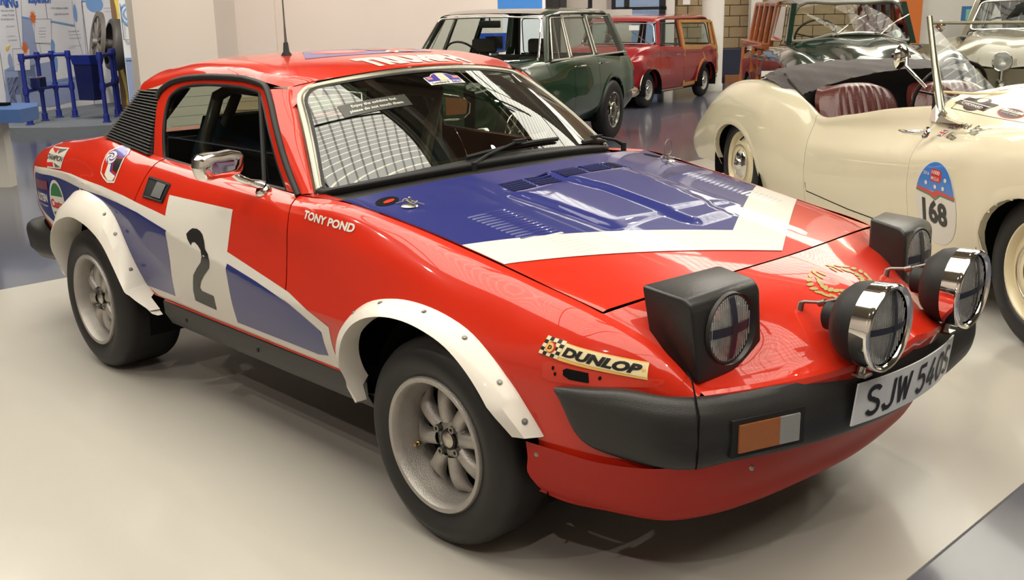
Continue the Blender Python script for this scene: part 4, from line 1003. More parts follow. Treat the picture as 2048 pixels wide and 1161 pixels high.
for s in (-1, 1):
    pod = bpy.data.objects.new('headlamp_pod', None); COL.objects.link(pod); pod.parent = CAR; pod.empty_display_size = .1
    # corners: (x, y inward measure, z); o outer, i inner
    def P(x, y, z): return Vector((x, s*y, z))
    # rows over the pod: front bottom, front mid, front top, top front, top back, back bottom ; across outer..inner
    yo, yi = .612, .372
    # shell: side outer, side inner, top, built as one bevelled box with shaped corners
    bm = bmesh.new()
    cs = {'fbo': (.680, .594, .575), 'fbi': (.705, .368, .575), 'fto': (.666, .614, .776), 'fti': (.694, .376, .786),
          'bto': (.512, .602, .786), 'bti': (.578, .382, .806), 'bbo': (.548, .598, .600), 'bbi': (.58, .380, .600)}
    v = {k: bm.verts.new(P(*p)) for k, p in cs.items()}
    for f in (('fbo', 'fbi', 'fti', 'fto'), ('fto', 'fti', 'bti', 'bto'), ('bto', 'bti', 'bbi', 'bbo'), ('bbo', 'bbi', 'fbi', 'fbo'), ('fbo', 'fto', 'bto', 'bbo'), ('fbi', 'bbi', 'bti', 'fti')):
        bm.faces.new([v[k] for k in f])
    bmesh.ops.recalc_face_normals(bm, faces=bm.faces[:])
    top = [e for e in bm.edges if {e.verts[0], e.verts[1]} == {v['fto'], v['fti']}]
    bmesh.ops.bevel(bm, geom=top, offset=.030, segments=5, profile=.5, affect='EDGES')
    eds = [e for e in bm.edges if len(e.link_faces) == 2 and e.calc_face_angle(0) > .9]
    bmesh.ops.bevel(bm, geom=eds, offset=.009, segments=3, profile=.5, affect='EDGES')
    bm.verts.index_update()
    V = [w.co.copy() for w in bm.verts]; F = [[w.index for w in f.verts] for f in bm.faces]; bm.free()
    cen = P(.684, .484, .688); zax = (P(.672, .592, .575)-P(.705, .368, .575)).cross(P(.652, .612, .775)-P(.672, .592, .575))
    zax = Vector((1, s*.01, .015)).normalized()
    M = axis_frame(cen, zax)
    shell = mk('pod_shell', V, F, PODM, pod, 40)
    R = .082; Mc = axis_frame(cen, zax)
    cut = MB().lathe([(0, -.062), (R-.004, -.062), (R+.001, -.002), (R+.008, .006), (R+.014, .016), (R+.02, .05), (0, .05)], Mc, 48).out('cutter', BLK, None, 0)
    cut_with(shell, cut)
    mb = MB(); M2 = axis_frame(cen, zax); mb.lathe([(R+.006, -.004), (R+.003, .004), (R-.001, .003), (R-.003, -.006)], M2, 44); mb.out('lamp_collar', BLK, pod, 60)
    lamp_unit(pod, axis_frame(cen+zax*.000, zax), R)
    # dark opening is the reflector; hide the shell front behind it by a bowl
    tape(pod, axis_frame(cen+zax*.000, zax), R, .022, 0, True, True)
    # eyebrow under the top lip and side screws
    for yy, zz in ((.585, .742), (.395, .60), (.555, .590)):
        xx = .69 if zz < .7 else .668
        mb = MB(); mb.lathe([(0, -.004), (.006, -.004), (.0085, .0025), (.011, .0005)], axis_frame(P(.672+(.592-yy)*.147-.1*(zz-.575), yy, zz)+zax*.002, zax), 12); mb.out('pod_screw', DARK, pod)
    # shut-line void around the pod in the nose panel
    op = [(.492, .615), (.56, .618), (.645, .612), (.694, .588), (.722, .53), (.742, .45), (.738, .375), (.715, .350), (.62, .362), (.52, .372), (.488, .40)]
    op = [(x, s*y) for x, y in op]
# ---- auxiliary spot lamps
for s in (-1, 1):
    sp = bpy.data.objects.new('spot_lamp', None); COL.objects.link(sp); sp.parent = CAR; sp.empty_display_size = .1
    c = Vector((.948, s*.232, .687)); z = Vector((1, 0.02*s, -.02)).normalized(); M = axis_frame(c, z); R = .104
    mb = MB(); mb.lathe([(R-.012, .002), (R-.008, .010), (R-.002, .012), (R+.002, .008), (R+.002, -.002), (R, -.040), (R-.003, -.042)], M, 56); mb.out('chrome_bezel', CHR, sp, 50)
    mb = MB(); mb.lathe([(R-.004, -.040), (R-.003, -.062), (R-.010, -.085), (R-.03, -.108), (.045, -.118), (.040, -.120), (.038, -.150), (.028, -.158), (0, -.158)], M, 48); mb.out('lamp_body', BLK2, sp, 40)
    lamp_unit(sp, axis_frame(c+z*-.006, z), R-.012)
    tape(sp, axis_frame(c+z*-.002, z), R-.014, .016, .05*s, True, True, .012)
    mb = MB(); mb.tube([c+Vector((-.05, 0, -R+.01)), c+Vector((-.06, 0, -.135))], .010, 10); mb.box(c+Vector((-.06, 0, -.128)), (.05, .035, .006)); mb.out('mount_foot', CHR2, sp)
    a = Vector((.715, s*.225, .690)); b = c+Vector((-.10, s*.03 if 0 else -.01, .055))
    mb = MB(); mb.tube([a+Vector((0, 0, -.012)), a+Vector((.004, 0, .012)), a.lerp(b, .1)+Vector((0, 0, .012)), a.lerp(b, .5), b], [.009, .008, .0045, .0045, .006], 8)
    mb.tube([a.lerp(b, .42), a.lerp(b, .56)], .0085, 8); mb.out('steady_bar', mat_nut, sp, 60)
# ---- number plate
PLW = mat('plate_white', (.66, .67, .68), .3, 0, .3)
pp = [Vector((x, y, 0)) for x, y in [(.905, -.262), (.922, -.17), (.931, -.08), (.934, 0), (.931, .08), (.922, .17), (.905, .262)]]
D = [[Vector((p.x-.012*(1-h), p.y, .432+.112*h)) for h in (0, .5, 1)] for p in pp]
D = dense(D, 3, 1)
back = [[p+Vector((-.004, 0, 0)) for p in r] for r in D]
V1, F1 = gridmesh(D); V2, F2 = gridmesh(back); n = len(V1); V = V1+V2; F = F1+[tuple(i+n for i in f[::-1]) for f in F2]
nv = len(D[0]); nu = len(D)
for i in range(nu-1): F += [(i*nv, (i+1)*nv, (i+1)*nv+n, i*nv+n), (i*nv+nv-1+n, (i+1)*nv+nv-1+n, (i+1)*nv+nv-1, i*nv+nv-1)]
for j in range(nv-1): F += [(j, j+n, j+1+n, j+1), ((nu-1)*nv+j+1, (nu-1)*nv+j+1+n, (nu-1)*nv+j+n, (nu-1)*nv+j)]
PL = mk('number_plate', V, F, PLW, CAR, 30)
PS = Surf([D])
def arcp(cx, cy, rx, ry, a0, a1, n=8): return [(cx+rx*math.cos(rad(a0+(a1-a0)*k/n)), cy+ry*math.sin(rad(a0+(a1-a0)*k/n))) for k in range(n+1)]
SG = arcp(.5, .76, .40, .19, 20, 180)+arcp(.5, .74, .40, .20, 190, 262, 4)+arcp(.5, .27, .40, .22, 82, -20)+arcp(.5, .24, .40, .19, -30, -165)
GLY = {'S': [SG], 'J': [[(.85, 1.0), (.85, .26)]+arcp(.48, .26, .37, .21, 0, -175)], 'W': [[(.02, 1.0), (.26, .05)], [(.26, .05), (.5, .9)], [(.5, .9), (.74, .05)], [(.74, .05), (.98, 1.0)]],
       '5': [[(.86, .95), (.20, .95), (.14, .55)]+arcp(.46, .33, .42, .28, 115, -155, 12)], '4': [[(.66, 1.0), (.08, .28)], [(.05, .26), (.98, .26)], [(.70, .62), (.70, 0)]], '0': [arcp(.5, .5, .38, .45, 90, 450, 20)]}
x0 = -.222
for ch in 'SJW 540S':
    if ch == ' ': x0 += .028; continue
    gw_ = .052 if ch != 'W' else .060; gh = .079
    polys = []
    for st_ in GLY[ch]:
        polys += ribbon2d([(x0+px*gw_, -gh/2+py*gh) for px, py in st_], .0125)
    decal('plate_letter', bm_poly(polys), DECK, PL, (1.0, 0, .488), (0, 1, 0), (0, 0, 1), PS, .002, .03)
    x0 += gw_+.010
mb = MB(); mb.box((.90, 0, .47), (.03, .30, .05)); mb.out('plate_bracket', BLK2, CAR)
# ---- front indicators set in the bumper
AMB = mat('amber_lens', (.33, .10, .02), .2, 0, .6, bump=.5, bscale=500); CLR = mat('clear_lens', (.34, .34, .32), .2, .3, .6, bump=.5, bscale=500)
for s in (-1, 1):
    a, b = Vector((.778, s*.578, 0)), Vector((.835, s*.415, 0)); t = (b-a).normalized(); n = Vector((abs(t.y), -t.x*(1 if s < 0 else -1)*(-1 if s < 0 else 1)*0 + (s*abs(t.x)), 0)).normalized()
    def Q(u, z, d): p = a.lerp(b, u)+n*d; return Vector((p.x, p.y, z))
    ind = bpy.data.objects.new('front_indicator', None); COL.objects.link(ind); ind.parent = CAR; ind.empty_display_size = .1
    def slab(nm, u0, u1, z0, z1, d0, d1, m, ch=.003):
        V = [Q(u, z, d) for d in (d0, d1) for u, z in ((u0, z0), (u1, z0), (u1, z1), (u0, z1))]
        return mk(nm, V, [(0, 1, 2, 3), (7, 6, 5, 4), (0, 4, 5, 1), (1, 5, 6, 2), (2, 6, 7, 3), (3, 7, 4, 0)], m, ind, 0)
    slab('lamp_housing', -.10, 1.10, .421, .512, -.02, .006, BLK2)
    slab('amber_lens', 0, .66, .432, .500, 0, .011, AMB); slab('clear_lens', .665, 1, .432, .500, 0, .011, CLR)
# ---- door mirror
for s in (-1,):
    mr = bpy.data.objects.new('door_mirror', None); COL.objects.link(mr); mr.parent = CAR; mr.empty_display_size = .1
    # outline of the chrome shell seen from the front: back face points forward (+x)
    def sect(x, k, yo, yi, zt, zb): return [Vector((x, y, z)) for y, z in [(yi, zt-.012), (yi-.012, zt), (yo+.014, zt), (yo, zt-.014), (yo, zb+.014), (yo+.014, zb), (yi-.012, zb), (yi, zb+.012)]]
    c = Vector((-.965, -.868, .958))
    rows = []
    for dx, ky, kz in ((-.040, .97, .97), (-.035, 1, 1), (.006, 1, 1), (.018, .975, .955), (.025, .91, .87), (.027, .5, .45)):
        r = []
        for y, z in [(.076, .030), (.068, .040), (0, .042), (-.062, .038), (-.075, .026), (-.072, -.026), (-.064, -.038), (-.02, -.036), (.055, -.030), (.070, -.020), (.076, .030)]:
            r.append(c+Vector((dx, y*ky, z*kz)))
        rows.append(r)
    D = dense(rows, 2, 2)
    V, F = gridmesh(D); nv = len(D[0]); F.append(tuple(range(nv-1))); F.append(tuple((len(D)-1)*nv+k for k in range(nv-1))[::-1])
    o = mk('mirror_shell', V, F, CHR, mr, 24)
    gl = [c+Vector((-.041, y*.93, z*.93)) for y, z in [(.076, .030), (.068, .040), (0, .042), (-.062, .038), (-.075, .026), (-.072, -.026), (-.064, -.038), (-.02, -.036), (.055, -.030), (.070, -.020)]]
    mk('mirror_glass', gl, [tuple(range(len(gl)))], CHR, mr, 0)
    mb = MB(); mb.tube([c+Vector((-.005, .045, -.026)), c+Vector((.010, .058, -.044)), Vector((-.955, -.775, .896)), Vector((-.945, -.745, .886)), Vector((-.94, -.735, .880))], [.012, .013, .012, .016, .017], 12); mb.out('mirror_arm', CHR, mr, 60)
    mb = MB(); mb.lathe([(.019, .010), (.024, .006), (.027, 0), (.027, -.006)], axis_frame((-.94, -.738, .868), (0, -.5, .85)), 20); mb.out('mirror_foot', CHR, mr, 60)
    mr.rotation_euler = (0, 0, 0)
# ---- door handle
for s, D_ in ((-1, SS),):
    bz = [(-1.672, .838), (-1.508, .828), (-1.512, .775), (-1.655, .780)]
    decal('handle_recess', bm_poly([[(-1.675, .842), (-1.500, .832), (-1.508, .766), (-1.662, .770)]]), BLK2, CAR, (0, -1, 0), (1, 0, 0), (0, 0, 1), SS, .003, .03)
    mb = MB(); f = lambda x, z, d: SS.hit(Vector((x, -2, z)), Vector((0, 1, 0)))[0]+Vector((0, -d, 0))
    fr = [(-1.670, .838), (-1.505, .828), (-1.512, .770), (-1.657, .775), (-1.670, .838)]
    mb.tube([f(x, z, .004) for x, z in fr], .0035, 6); mb.out('handle_bezel', BLK2, CAR)
    decal('handle_flap', bm_poly([[(-1.595, .829), (-1.525, .825), (-1.530, .777), (-1.600, .780)]]), mat('handle_metal', (.42, .43, .43), .35, .8), CAR, (0, -1, 0), (1, 0, 0), (0, 0, 1), SS, .007, .02, 'grey metal door pull')
# ---- wipers
def wiper(name, piv, tip, mid):
    w = bpy.data.objects.new(name, None); COL.objects.link(w); w.parent = CAR; w.empty_display_size = .1
    piv, tip, mid = Vector(piv), Vector(tip), Vector(mid)
    mb = MB(); mb.tube([piv, piv.lerp(mid, .15)+Vector((0, 0, .012)), mid+Vector((0, 0, .012))], [.008, .007, .004], 8); mb.tube([piv+Vector((0, 0, -.02)), piv+Vector((0, 0, .012))], .012, 10); mb.out('wiper_arm', BLK2, w)
    return w, mid, tip
def onws(q, t, d=.012): return wscr(q, t)+Vector((.35, 0, .94)).normalized()*d
for (q0, q1, qm, t0, t1, pv) in ((-.30, .40, .05, .05, .10, (-.53, -.19, .925)), (.62, 1.02, .80, .05, .055, (-.60, .66, .90))):
    w = bpy.data.objects.new('wiper', None); COL.objects.link(w); w.parent = CAR; w.empty_display_size = .1
    bl = [onws(q0+(q1-q0)*k/6, t0+(t1-t0)*k/6+.012*math.sin(PI*k/6)) for k in range(7)]
    mb = MB(); mb.tube(bl, .006, 6); mb.tube([b-Vector((0, 0, .007)) for b in bl], .003, 4); mb.out('wiper_blade', BLK2, w)
    mid = bl[3]+Vector((.01, 0, .014)); pv = Vector(pv)
    mb = MB(); mb.tube([pv+Vector((0, 0, -.03)), pv+Vector((0, 0, .008))], .011, 10); mb.tube([pv, pv.lerp(mid, .3)+Vector((0, 0, .008)), mid], [.009, .006, .004], 8); mb.box(mid, (.02, .05, .01)); mb.out('wiper_arm', BLK2, w)
# ---- antenna
mb = MB(); hb = RS.hit(Vector((-1.44, -.30, 2)), Vector((0, 0, -1)))[0]
an = bpy.data.objects.new('antenna', None); COL.objects.link(an); an.parent = CAR; an.empty_display_size = .05
mb.lathe([(.020, -.004), (.019, .004), (.012, .014), (.009, .045), (.007, .048)], axis_frame(hb, (0, 0, 1)), 14); mb.out('antenna_base', BLK2, an, 50)
mb = MB(); mb.tube([hb+Vector((0, 0, .04)), hb+Vector((0, 0, .12)), hb+Vector((-.004, 0, .5)), hb+Vector((-.02, 0, 1.1))], [.0065, .0035, .0016, .0012], 6); mb.out('antenna_whip', mat_nut, an)
# ---- bonnet furniture
def hp(x, y, d=0.): return Vector((x, y, HZ(x, y)+d))
for (ax, ay, bx, by, cx_, cy_, dx_, dy_) in ((-.309,-.285,-.305,-.195,-.222,-.205,-.228,-.296), (-.308,-.175,-.302,-.085,-.220,-.092,-.225,-.183), (-.300,-.062,-.300,.043,-.223,.036,-.223,-.066), (-.302,.068,-.298,.160,-.226,.155,-.230,.058), (-.300,.180,-.312,.262,-.238,.270,-.225,.168)):
    vent = bpy.data.objects.new('bonnet_vent', None); COL.objects.link(vent); vent.parent = CAR; vent.empty_display_size = .05
    def bl2(u, v): return (ax+(bx-ax)*u+((dx_-ax)+((cx_-dx_)-(bx-ax))*u)*v, ay+(by-ay)*u+((dy_-ay)+((cy_-dy_)-(by-ay))*u)*v)
    decal('vent_opening', bm_poly([[bl2(0, 0), bl2(1, 0), bl2(1, 1), bl2(0, 1)]]), DARK, vent, (0, 0, 1), (1, 0, 0), (0, 1, 0), HS, .0032, .01)
    for k in range(5):
        v0 = k/5+.03; v1 = v0+.07; V = []
        for u in (-.02, .5, 1.02):
            p, q = bl2(u, v0), bl2(u, v1)
            V += [hp(p[0], p[1], .002), hp(p[0], p[1], .004), hp(q[0], q[1], .0055), hp(q[0]+.002, q[1], .0025)]
        F = []
        for i in range(2):
            for j in range(3): F.append((i*4+j, i*4+j+1, i*4+j+5, i*4+j+4))
        F += [(0, 3, 2, 1), (8, 9, 10, 11)]
        mk('vent_louvre', V, F, BLUE, vent, 25)
    p0, p1 = bl2(-.03, 1.02), bl2(1.03, 1.02)
for s in (-1, 1):
    for k in range(20):
        x = -.165+.0186*k; y0, y1 = .548-.0008*k*1.0, .415-.0*k
        V = []; F = []
        for u in (0, .06, .5, .94, 1):
            y = s*(y0+(y1-y0)*u); xx = x+.030*u*(1 if 1 else 0); h = 0 if u in (0, 1) else 1
            V += [hp(xx-.0085, y, 0), hp(xx-.004, y, .0028*h), hp(xx+.003, y, .0048*h), hp(xx+.0055, y, 0)]
        for i in range(4):
            for j in range(3): F.append((i*4+j, i*4+j+1, i*4+j+5, i*4+j+4))
        xc = x+.015; edge = .345-.56*abs(s*(y0+y1)/2-.02)
        mk('bonnet_louvre', V, F, BLUE if xc < edge else DECW, CAR, 180)
for s, (x, y) in ((-1, (-.355, -.600)), (1, (-.345, .610))):
    # recessed hole with a red plug, plus the wire spring clip
    cxh, cyh = -.43, s*.625
    decal('latch_hole', bm_poly([ellipse(cxh, cyh, .030, .038, 24)]), DARK, CAR, (0, 0, 1), (1, 0, 0), (0, 1, 0), HS, .0032, .02)
    if s < 0: decal('latch_plug', bm_poly([ellipse(cxh+.006, cyh+.002, .010, .020, 14)]), RED, CAR, (0, 0, 1), (1, 0, 0), (0, 1, 0), HS, .0045, .02)
    pn = bpy.data.objects.new('bonnet_pin', None); COL.objects.link(pn); pn.parent = CAR; pn.empty_display_size = .05
    b = hp(x, y)
    mb = MB(); mb.lathe([(0, .005), (.022, .004), (.027, 0)], axis_frame(b, (0, 0, 1)), 18); mb.lathe([(0, .028), (.005, .026), (.005, 0)], axis_frame(b, (0, 0, 1)), 10); mb.out('pin_plate', CHR2, pn, 40)
    mb = MB(); mb.tube([b+Vector((.03*math.cos(t), .012*math.sin(t)*(1+.3*math.cos(t)), .014+.004*math.sin(3*t))) for t in [2*PI*k/14 for k in range(15)]], .0016, 5)
    mb.tube([b+Vector((-.04, -.02, .006)), b+Vector((0, 0, .018)), b+Vector((.045, .018, .008))], .0016, 5)
    if s > 0: mb.tube([b+Vector((.0, .0, .05))+Vector((0, .022*math.cos(t), .030*math.sin(t))) for t in [2*PI*k/16 for k in range(17)]], .0012, 5)
    mb.out('spring_clip', mat_nut, pn, 60)
# ---- marker lamp hole in the front wing
side = dict(O=(0, -1, 0), U=(1, 0, 0), Vv=(0, 0, 1), surf=SS)
decal('marker_recess', bm_poly([[(.375, .606), (.39, .615), (.66, .590), (.60, .574), (.40, .568), (.378, .575)]]), mat('red_shade', (.50, .026, .009), .35, 0, .6), CAR, off=.001, **side)
decal('marker_hole', bm_poly([[(.430, .600), (.438, .605), (.487, .600), (.492, .577), (.448, .580), (.432, .588)]]), DARK, CAR, off=.0022, **side)
for x, z in ((.412, .588), (.512, .590), (.405, .601)): decal('fixing_hole', bm_poly([ellipse(x, z, .0035, .005, 8)]), DARK, CAR, off=.0022, **side)
# tail lamp on the side
# ---- interior
INT = mat('interior_black', (.02, .019, .018), .7); SEATB = mat('blue_seat_cloth', (.018, .07, .12), .8); CAGE = mat('cage_tube', (.16, .15, .13), .35, .1, .3)
rows = [[Vector((x, q*w, z)) for q in (-1, -.5, 0, .5, 1)] for x, w, z in ((-.60, .66, .86), (-.85, .66, .875), (-1.0, .64, .86), (-1.05, .62, .76), (-1.02, .62, .60))]
panel('dashboard', dense(rows, 4, 4), INT, CAR)
mb = MB(); mb.box((-1.45, 0, .36), (1.3, 1.3, .04)); mb.box((-1.98, 0, .66), (.04, 1.3, .55)); mb.out('cabin_floor', INT, CAR)
for s in (-1, 1):
    seat = bpy.data.objects.new('bucket_seat', None); COL.objects.link(seat); seat.parent = CAR; seat.empty_display_size = .1
    ys = s*.34
    rows = []
    for z, xf, w, wing in ((.50, -1.50, .22, .05), (.62, -1.56, .24, .07), (.76, -1.62, .25, .08), (.88, -1.67, .22, .06), (.98, -1.71, .15, .02), (1.03, -1.73, .12, .0)):
        rows.append([Vector((xf+wing*(abs(q) > .7), ys+q*w, z)) for q in (-1, -.85, -.4, 0, .4, .85, 1)]+[Vector((xf-.10, ys+q*w, z)) for q in (1, 0, -1)]+[Vector((xf+wing, ys-w, z))])
    D = dense(rows, 3, 2); V, F = gridmesh(D); F.append(tuple((len(D)-1)*len(D[0])+k for k in range(len(D[0])-1)))
    mk('seat_back', V, F, SEATB if s < 0 else SEATB, seat, 60)
    mb = MB(); mb.box((-1.32, ys, .46), (.46, .46, .14), ch=.04); mb.out('seat_base', SEATB, seat, 60)
MB().box((-1.84, -.30, .74), (.22, .50, .18), None, .05).out('rear_pad', mat('teal_cloth', (.04, .16, .23), .8), CAR, 60)
for P_ in ([(455, 197), (518, 192), (522, 222), (452, 224)], [(440, 222), (524, 218), (528, 240), (434, 242)]):
    mk('rear_window_card', [PT(x, y, 4.95) for x, y in P_], [(0, 1, 2, 3)], mat('tan_card', (.30, .27, .18), .7), CAR, 0)
sw = bpy.data.objects.new('steering_wheel', None); COL.objects.link(sw); sw.parent = CAR
M = axis_frame((-1.16, -.36, .80), (-.9, 0, .35)); mb = MB()
mb.tube([M @ Vector((.165*math.cos(2*PI*k/32), .165*math.sin(2*PI*k/32), 0)) for k in range(33)], .013, 8, False); mb.out('wheel_rim', BLK2, sw, 180)
mb = MB()
for a in (90, 210, 330): mb.tube([M @ Vector((0, 0, -.02)), M @ Vector((.16*math.cos(rad(a)), .16*math.sin(rad(a)), 0))], .008, 6)
mb.lathe([(0, .01), (.03, .005), (.035, -.02)], M, 16); mb.tube([M @ Vector((0, 0, -.02)), M @ Vector((0, 0, -.14))], .02, 8); mb.out('wheel_spokes', mat_nut, sw)
mb = MB()
mb.tube([(-1.62, -.56, .42), (-1.62, -.57, .95), (-1.62, -.50, 1.12), (-1.62, -.40, 1.16), (-1.62, .40, 1.16), (-1.62, .50, 1.12), (-1.62, .57, .95), (-1.62, .56, .42)], .024, 12)
mb.tube([(-1.62, -.52, .95), (-1.62, .50, .50)], .02, 10)
for s in (-1, 1):
    mb.tube([(-1.62, s*.46, 1.15), (-1.1, s*.47, 1.14), (-1.02, s*.50, 1.10), (-.82, s*.60, .90), (-.80, s*.60, .5)], .020, 10)
    mb.tube([(-1.62, s*.42, 1.12), (-1.96, s*.45, .70)], .020, 10)
mb.tube([(-1.62, .0, 1.16), PT(880, 185, 4.05), PT(862, 250, 4.0), PT(846, 330, 3.9), PT(842, 400, 3.85)], .026, 12)
mb.out('roll_cage', CAGE, CAR, 60)

# ============================================================ livery (flat vinyl graphics lying on the body)
GREEN = mat('green_vinyl', (.03, .16, .05), .3, 0, .5); REDV = mat('red_vinyl', (.50, .02, .02), .3, 0, .5)
YEL = mat('yellow_vinyl', (.72, .42, .10), .3, 0, .5); CREAMV = mat('cream_vinyl', (.72, .60, .36), .3, 0, .5); GREYV = mat('grey_vinyl', (.50, .47, .41), .35, 0, .4)
GOLD = mat('gold_vinyl', (.30, .23, .06), .4, .2, .2); VIOLV = mat('violet_vinyl', (.05, .035, .28), .3, 0, .6); PINKV = mat('faded_red_vinyl', (.62, .20, .16), .3, 0, .5)
SD_ = dict(O=(0, -1, 0), U=(1, 0, 0), Vv=(0, 0, 1), surf=SS)
def sd(name, polys, m, off=.0012, step=.01, label=None, parent=CAR): return decal(name, bm_poly(polys), m, parent, off=off, step=step, label=label, **SD_)
arcx = [(-2.50, .60), (-2.44, .665), (-2.33, .725), (-2.19, .752), (-2.07, .745), (-1.975, .727), (-1.887, .683), (-1.818, .592), (-1.753, .474), (-1.715, .407)]
sd('white_stripe', [[(-2.893, .765), (-2.682, .779), (-2.363, .785), (-2.01, .774), (-1.815, .761), (-1.689, .748), (-1.556, .736), (-1.47, .727), (-1.484, .797), (-1.052, .797), (-1.041, .663), (-.671, .595), (-.462, .527), (-.462, .386),
    (-.70, .386), (-1.077, .386), (-1.49, .388), (-1.66, .392), (-1.80, .44), (-1.9, .60), (-2.0, .68), (-2.2, .70), (-2.4, .62), (-2.47, .52), (-2.52, .42), (-2.56, .44), (-2.631, .49), (-2.739, .535), (-2.875, .575), (-2.926, .64), (-2.918, .713)]], DECW, .001)
sd('blue_stripe', [[(-1.029, .627), (-.85, .598), (-.664, .562), (-.507, .502), (-.507, .424), (-.564, .414), (-.693, .414), (-1.055, .412), (-1.045, .5)]], DECB, .0018)
sd('blue_stripe', [[(-2.24, .743), (-1.993, .739), (-1.843, .731), (-1.672, .715), (-1.445, .68), (-1.461, .565), (-1.51, .418), (-1.775, .420), (-1.85, .58), (-1.98, .68)]], DECB, .0018)
sd('blue_stripe', [[(-2.855, .742), (-2.624, .751), (-2.24, .743), (-2.30, .67), (-2.42, .62), (-2.50, .50), (-2.535, .475), (-2.62, .522), (-2.703, .552), (-2.857, .596), (-2.895, .662), (-2.89, .72)]], DECB, .0018)
TWO = [(-1.306,.686),(-1.290,.700),(-1.274,.709),(-1.245,.711),(-1.222,.706),(-1.204,.697),(-1.186,.676),(-1.173,.653),(-1.150,.640),(-1.139,.618),(-1.154,.590),(-1.202,.558),(-1.241,.526),(-1.262,.500),(-1.252,.489),(-1.172,.486),(-1.186,.431),(-1.335,.437),(-1.322,.48),(-1.306,.51),(-1.288,.542),(-1.246,.576),(-1.208,.602),(-1.190,.626),(-1.197,.645),(-1.219,.658),(-1.244,.667),(-1.261,.664),(-1.265,.653),(-1.293,.67)]
sd('race_number', [TWO], DECK, .0026, .02)
def tdecal(name, s, m, c, w, h, rot=0., shear=0., bold=.0, off=.0026, ctx=SD_, parent=CAR, step=.03, sp=1.):
    bm = bm_text(s, .1, bold, shear, sp)
    rescale(bm, w, h); c_, s_ = math.cos(rot), math.sin(rot)
    bm_xf(bm, lambda x, y: (c[0]+x*c_-y*s_, c[1]+x*s_+y*c_))
    return decal(name, bm, m, parent, off=off, step=step, **ctx)
tdecal('driver_name', 'TONY POND', DECW, (-.525, .8255), .250, .024, -.045, .0, .004, .002)
# helmet transfer
HEL = [(-2.038,.922),(-1.997,.921),(-1.951,.911),(-1.931,.899),(-1.933,.886),(-1.921,.853),(-1.918,.823),(-1.915,.795),(-1.973,.790),(-2.024,.802),(-2.064,.817),(-2.081,.846),(-2.095,.883),(-2.090,.897),(-2.062,.909)]
cx_, cy_ = -2.0, .86
sd('helmet_sticker', [HEL], DECW, .002, .02); sd('helmet_sticker', [[(cx_+(x-cx_)*.90, cy_+(z-cy_)*.90) for x, z in HEL]], RED, .0026, .02)
sd('helmet_sticker', [[(-2.030,.916),(-1.999,.916),(-1.957,.906),(-1.938,.896),(-1.942,.884),(-1.992,.882),(-1.992,.858),(-1.975,.829),(-1.928,.822),(-1.935,.800),(-1.975,.800),(-2.02,.83),(-2.03,.86),(-2.06,.90)]], VIOLV, .003, .02)
sd('helmet_sticker', [[(-1.935,.800),(-1.975,.798),(-2.02,.815),(-2.03,.855),(-2.005,.855),(-1.99,.83),(-1.928,.818)]], DECW, .0034, .02)
sd('helmet_sticker', [[(-1.94,.880),(-1.988,.877),(-1.986,.858),(-1.970,.836),(-1.932,.829),(-1.928,.853)]], DECK, .0038, .02)
sd('helmet_sticker', [ellipse(-2.034, .877, .044, .021, 22, -.1)], DECW, .0036, .02)
for k in range(3):
    a0 = k*2*PI/3; P = []
    pts = [(-2.034+.040*(.25+.75*t)*math.cos(a0+t*2.6), .877+.0185*(.25+.75*t)*math.sin(a0+t*2.6)) for t in [q/9 for q in range(10)]]
    sd('helmet_sticker', ribbon2d(pts, .0042), VIOLV, .0042, .02)
# sponsor stickers near the tail
CH = [(-2.731,.861),(-2.522,.872),(-2.504,.790),(-2.655,.780)]
sd('spark_plug_sticker', [CH], GREYV, .002)
sd('spark_plug_sticker', [[(-2.715,.858),(-2.62,.862),(-2.625,.843)], [(-2.690,.800),(-2.66,.788),(-2.59,.790),(-2.612,.808)]], REDV, .0026)
sd('spark_plug_sticker', [[(-2.532,.866),(-2.62,.861),(-2.60,.842)], [(-2.512,.795),(-2.57,.790),(-2.60,.808)]], mat('dark_grey_vinyl', (.09, .09, .09), .35, 0, .4), .0026)
tdecal('spark_plug_sticker', 'CHAMPION', mat_nut, (-2.615, .826), .19, .021, .0, 0, .003, .003)
sd('oil_sticker', [ellipse(-2.578, .628, .083, .108, 30, .15)], DECW, .0026)
sd('oil_sticker', [[p for p in ellipse(-2.578, .628, .070, .094, 40, .15) if p[1] > .659]], GREEN, .0032)
sd('oil_sticker', [[p for p in ellipse(-2.578, .628, .070, .094, 40, .15) if p[1] < .597]], GREEN, .0032)
tdecal('oil_sticker', 'Castrol', REDV, (-2.578, .628), .150, .040, .0, 0, .004, .0036)
tdecal('damper_sticker', 'BILSTEIN', DECW, (-2.768, .640), .150, .036, .02, 0, .004, .0026)
tdecal('damper_sticker', 'GASDRUCK STOSSDÄMPFER', DECW, (-2.766, .606), .14, .009, .0, 0, .002, .0026)
sd('side_marker_lamp', [[(-2.837,.713),(-2.665,.722),(-2.670,.682),(-2.848,.673)]], mat('marker_red', (.20, .03, .04), .2, 0, 1.), .005, .03, 'dark red side marker lamp')
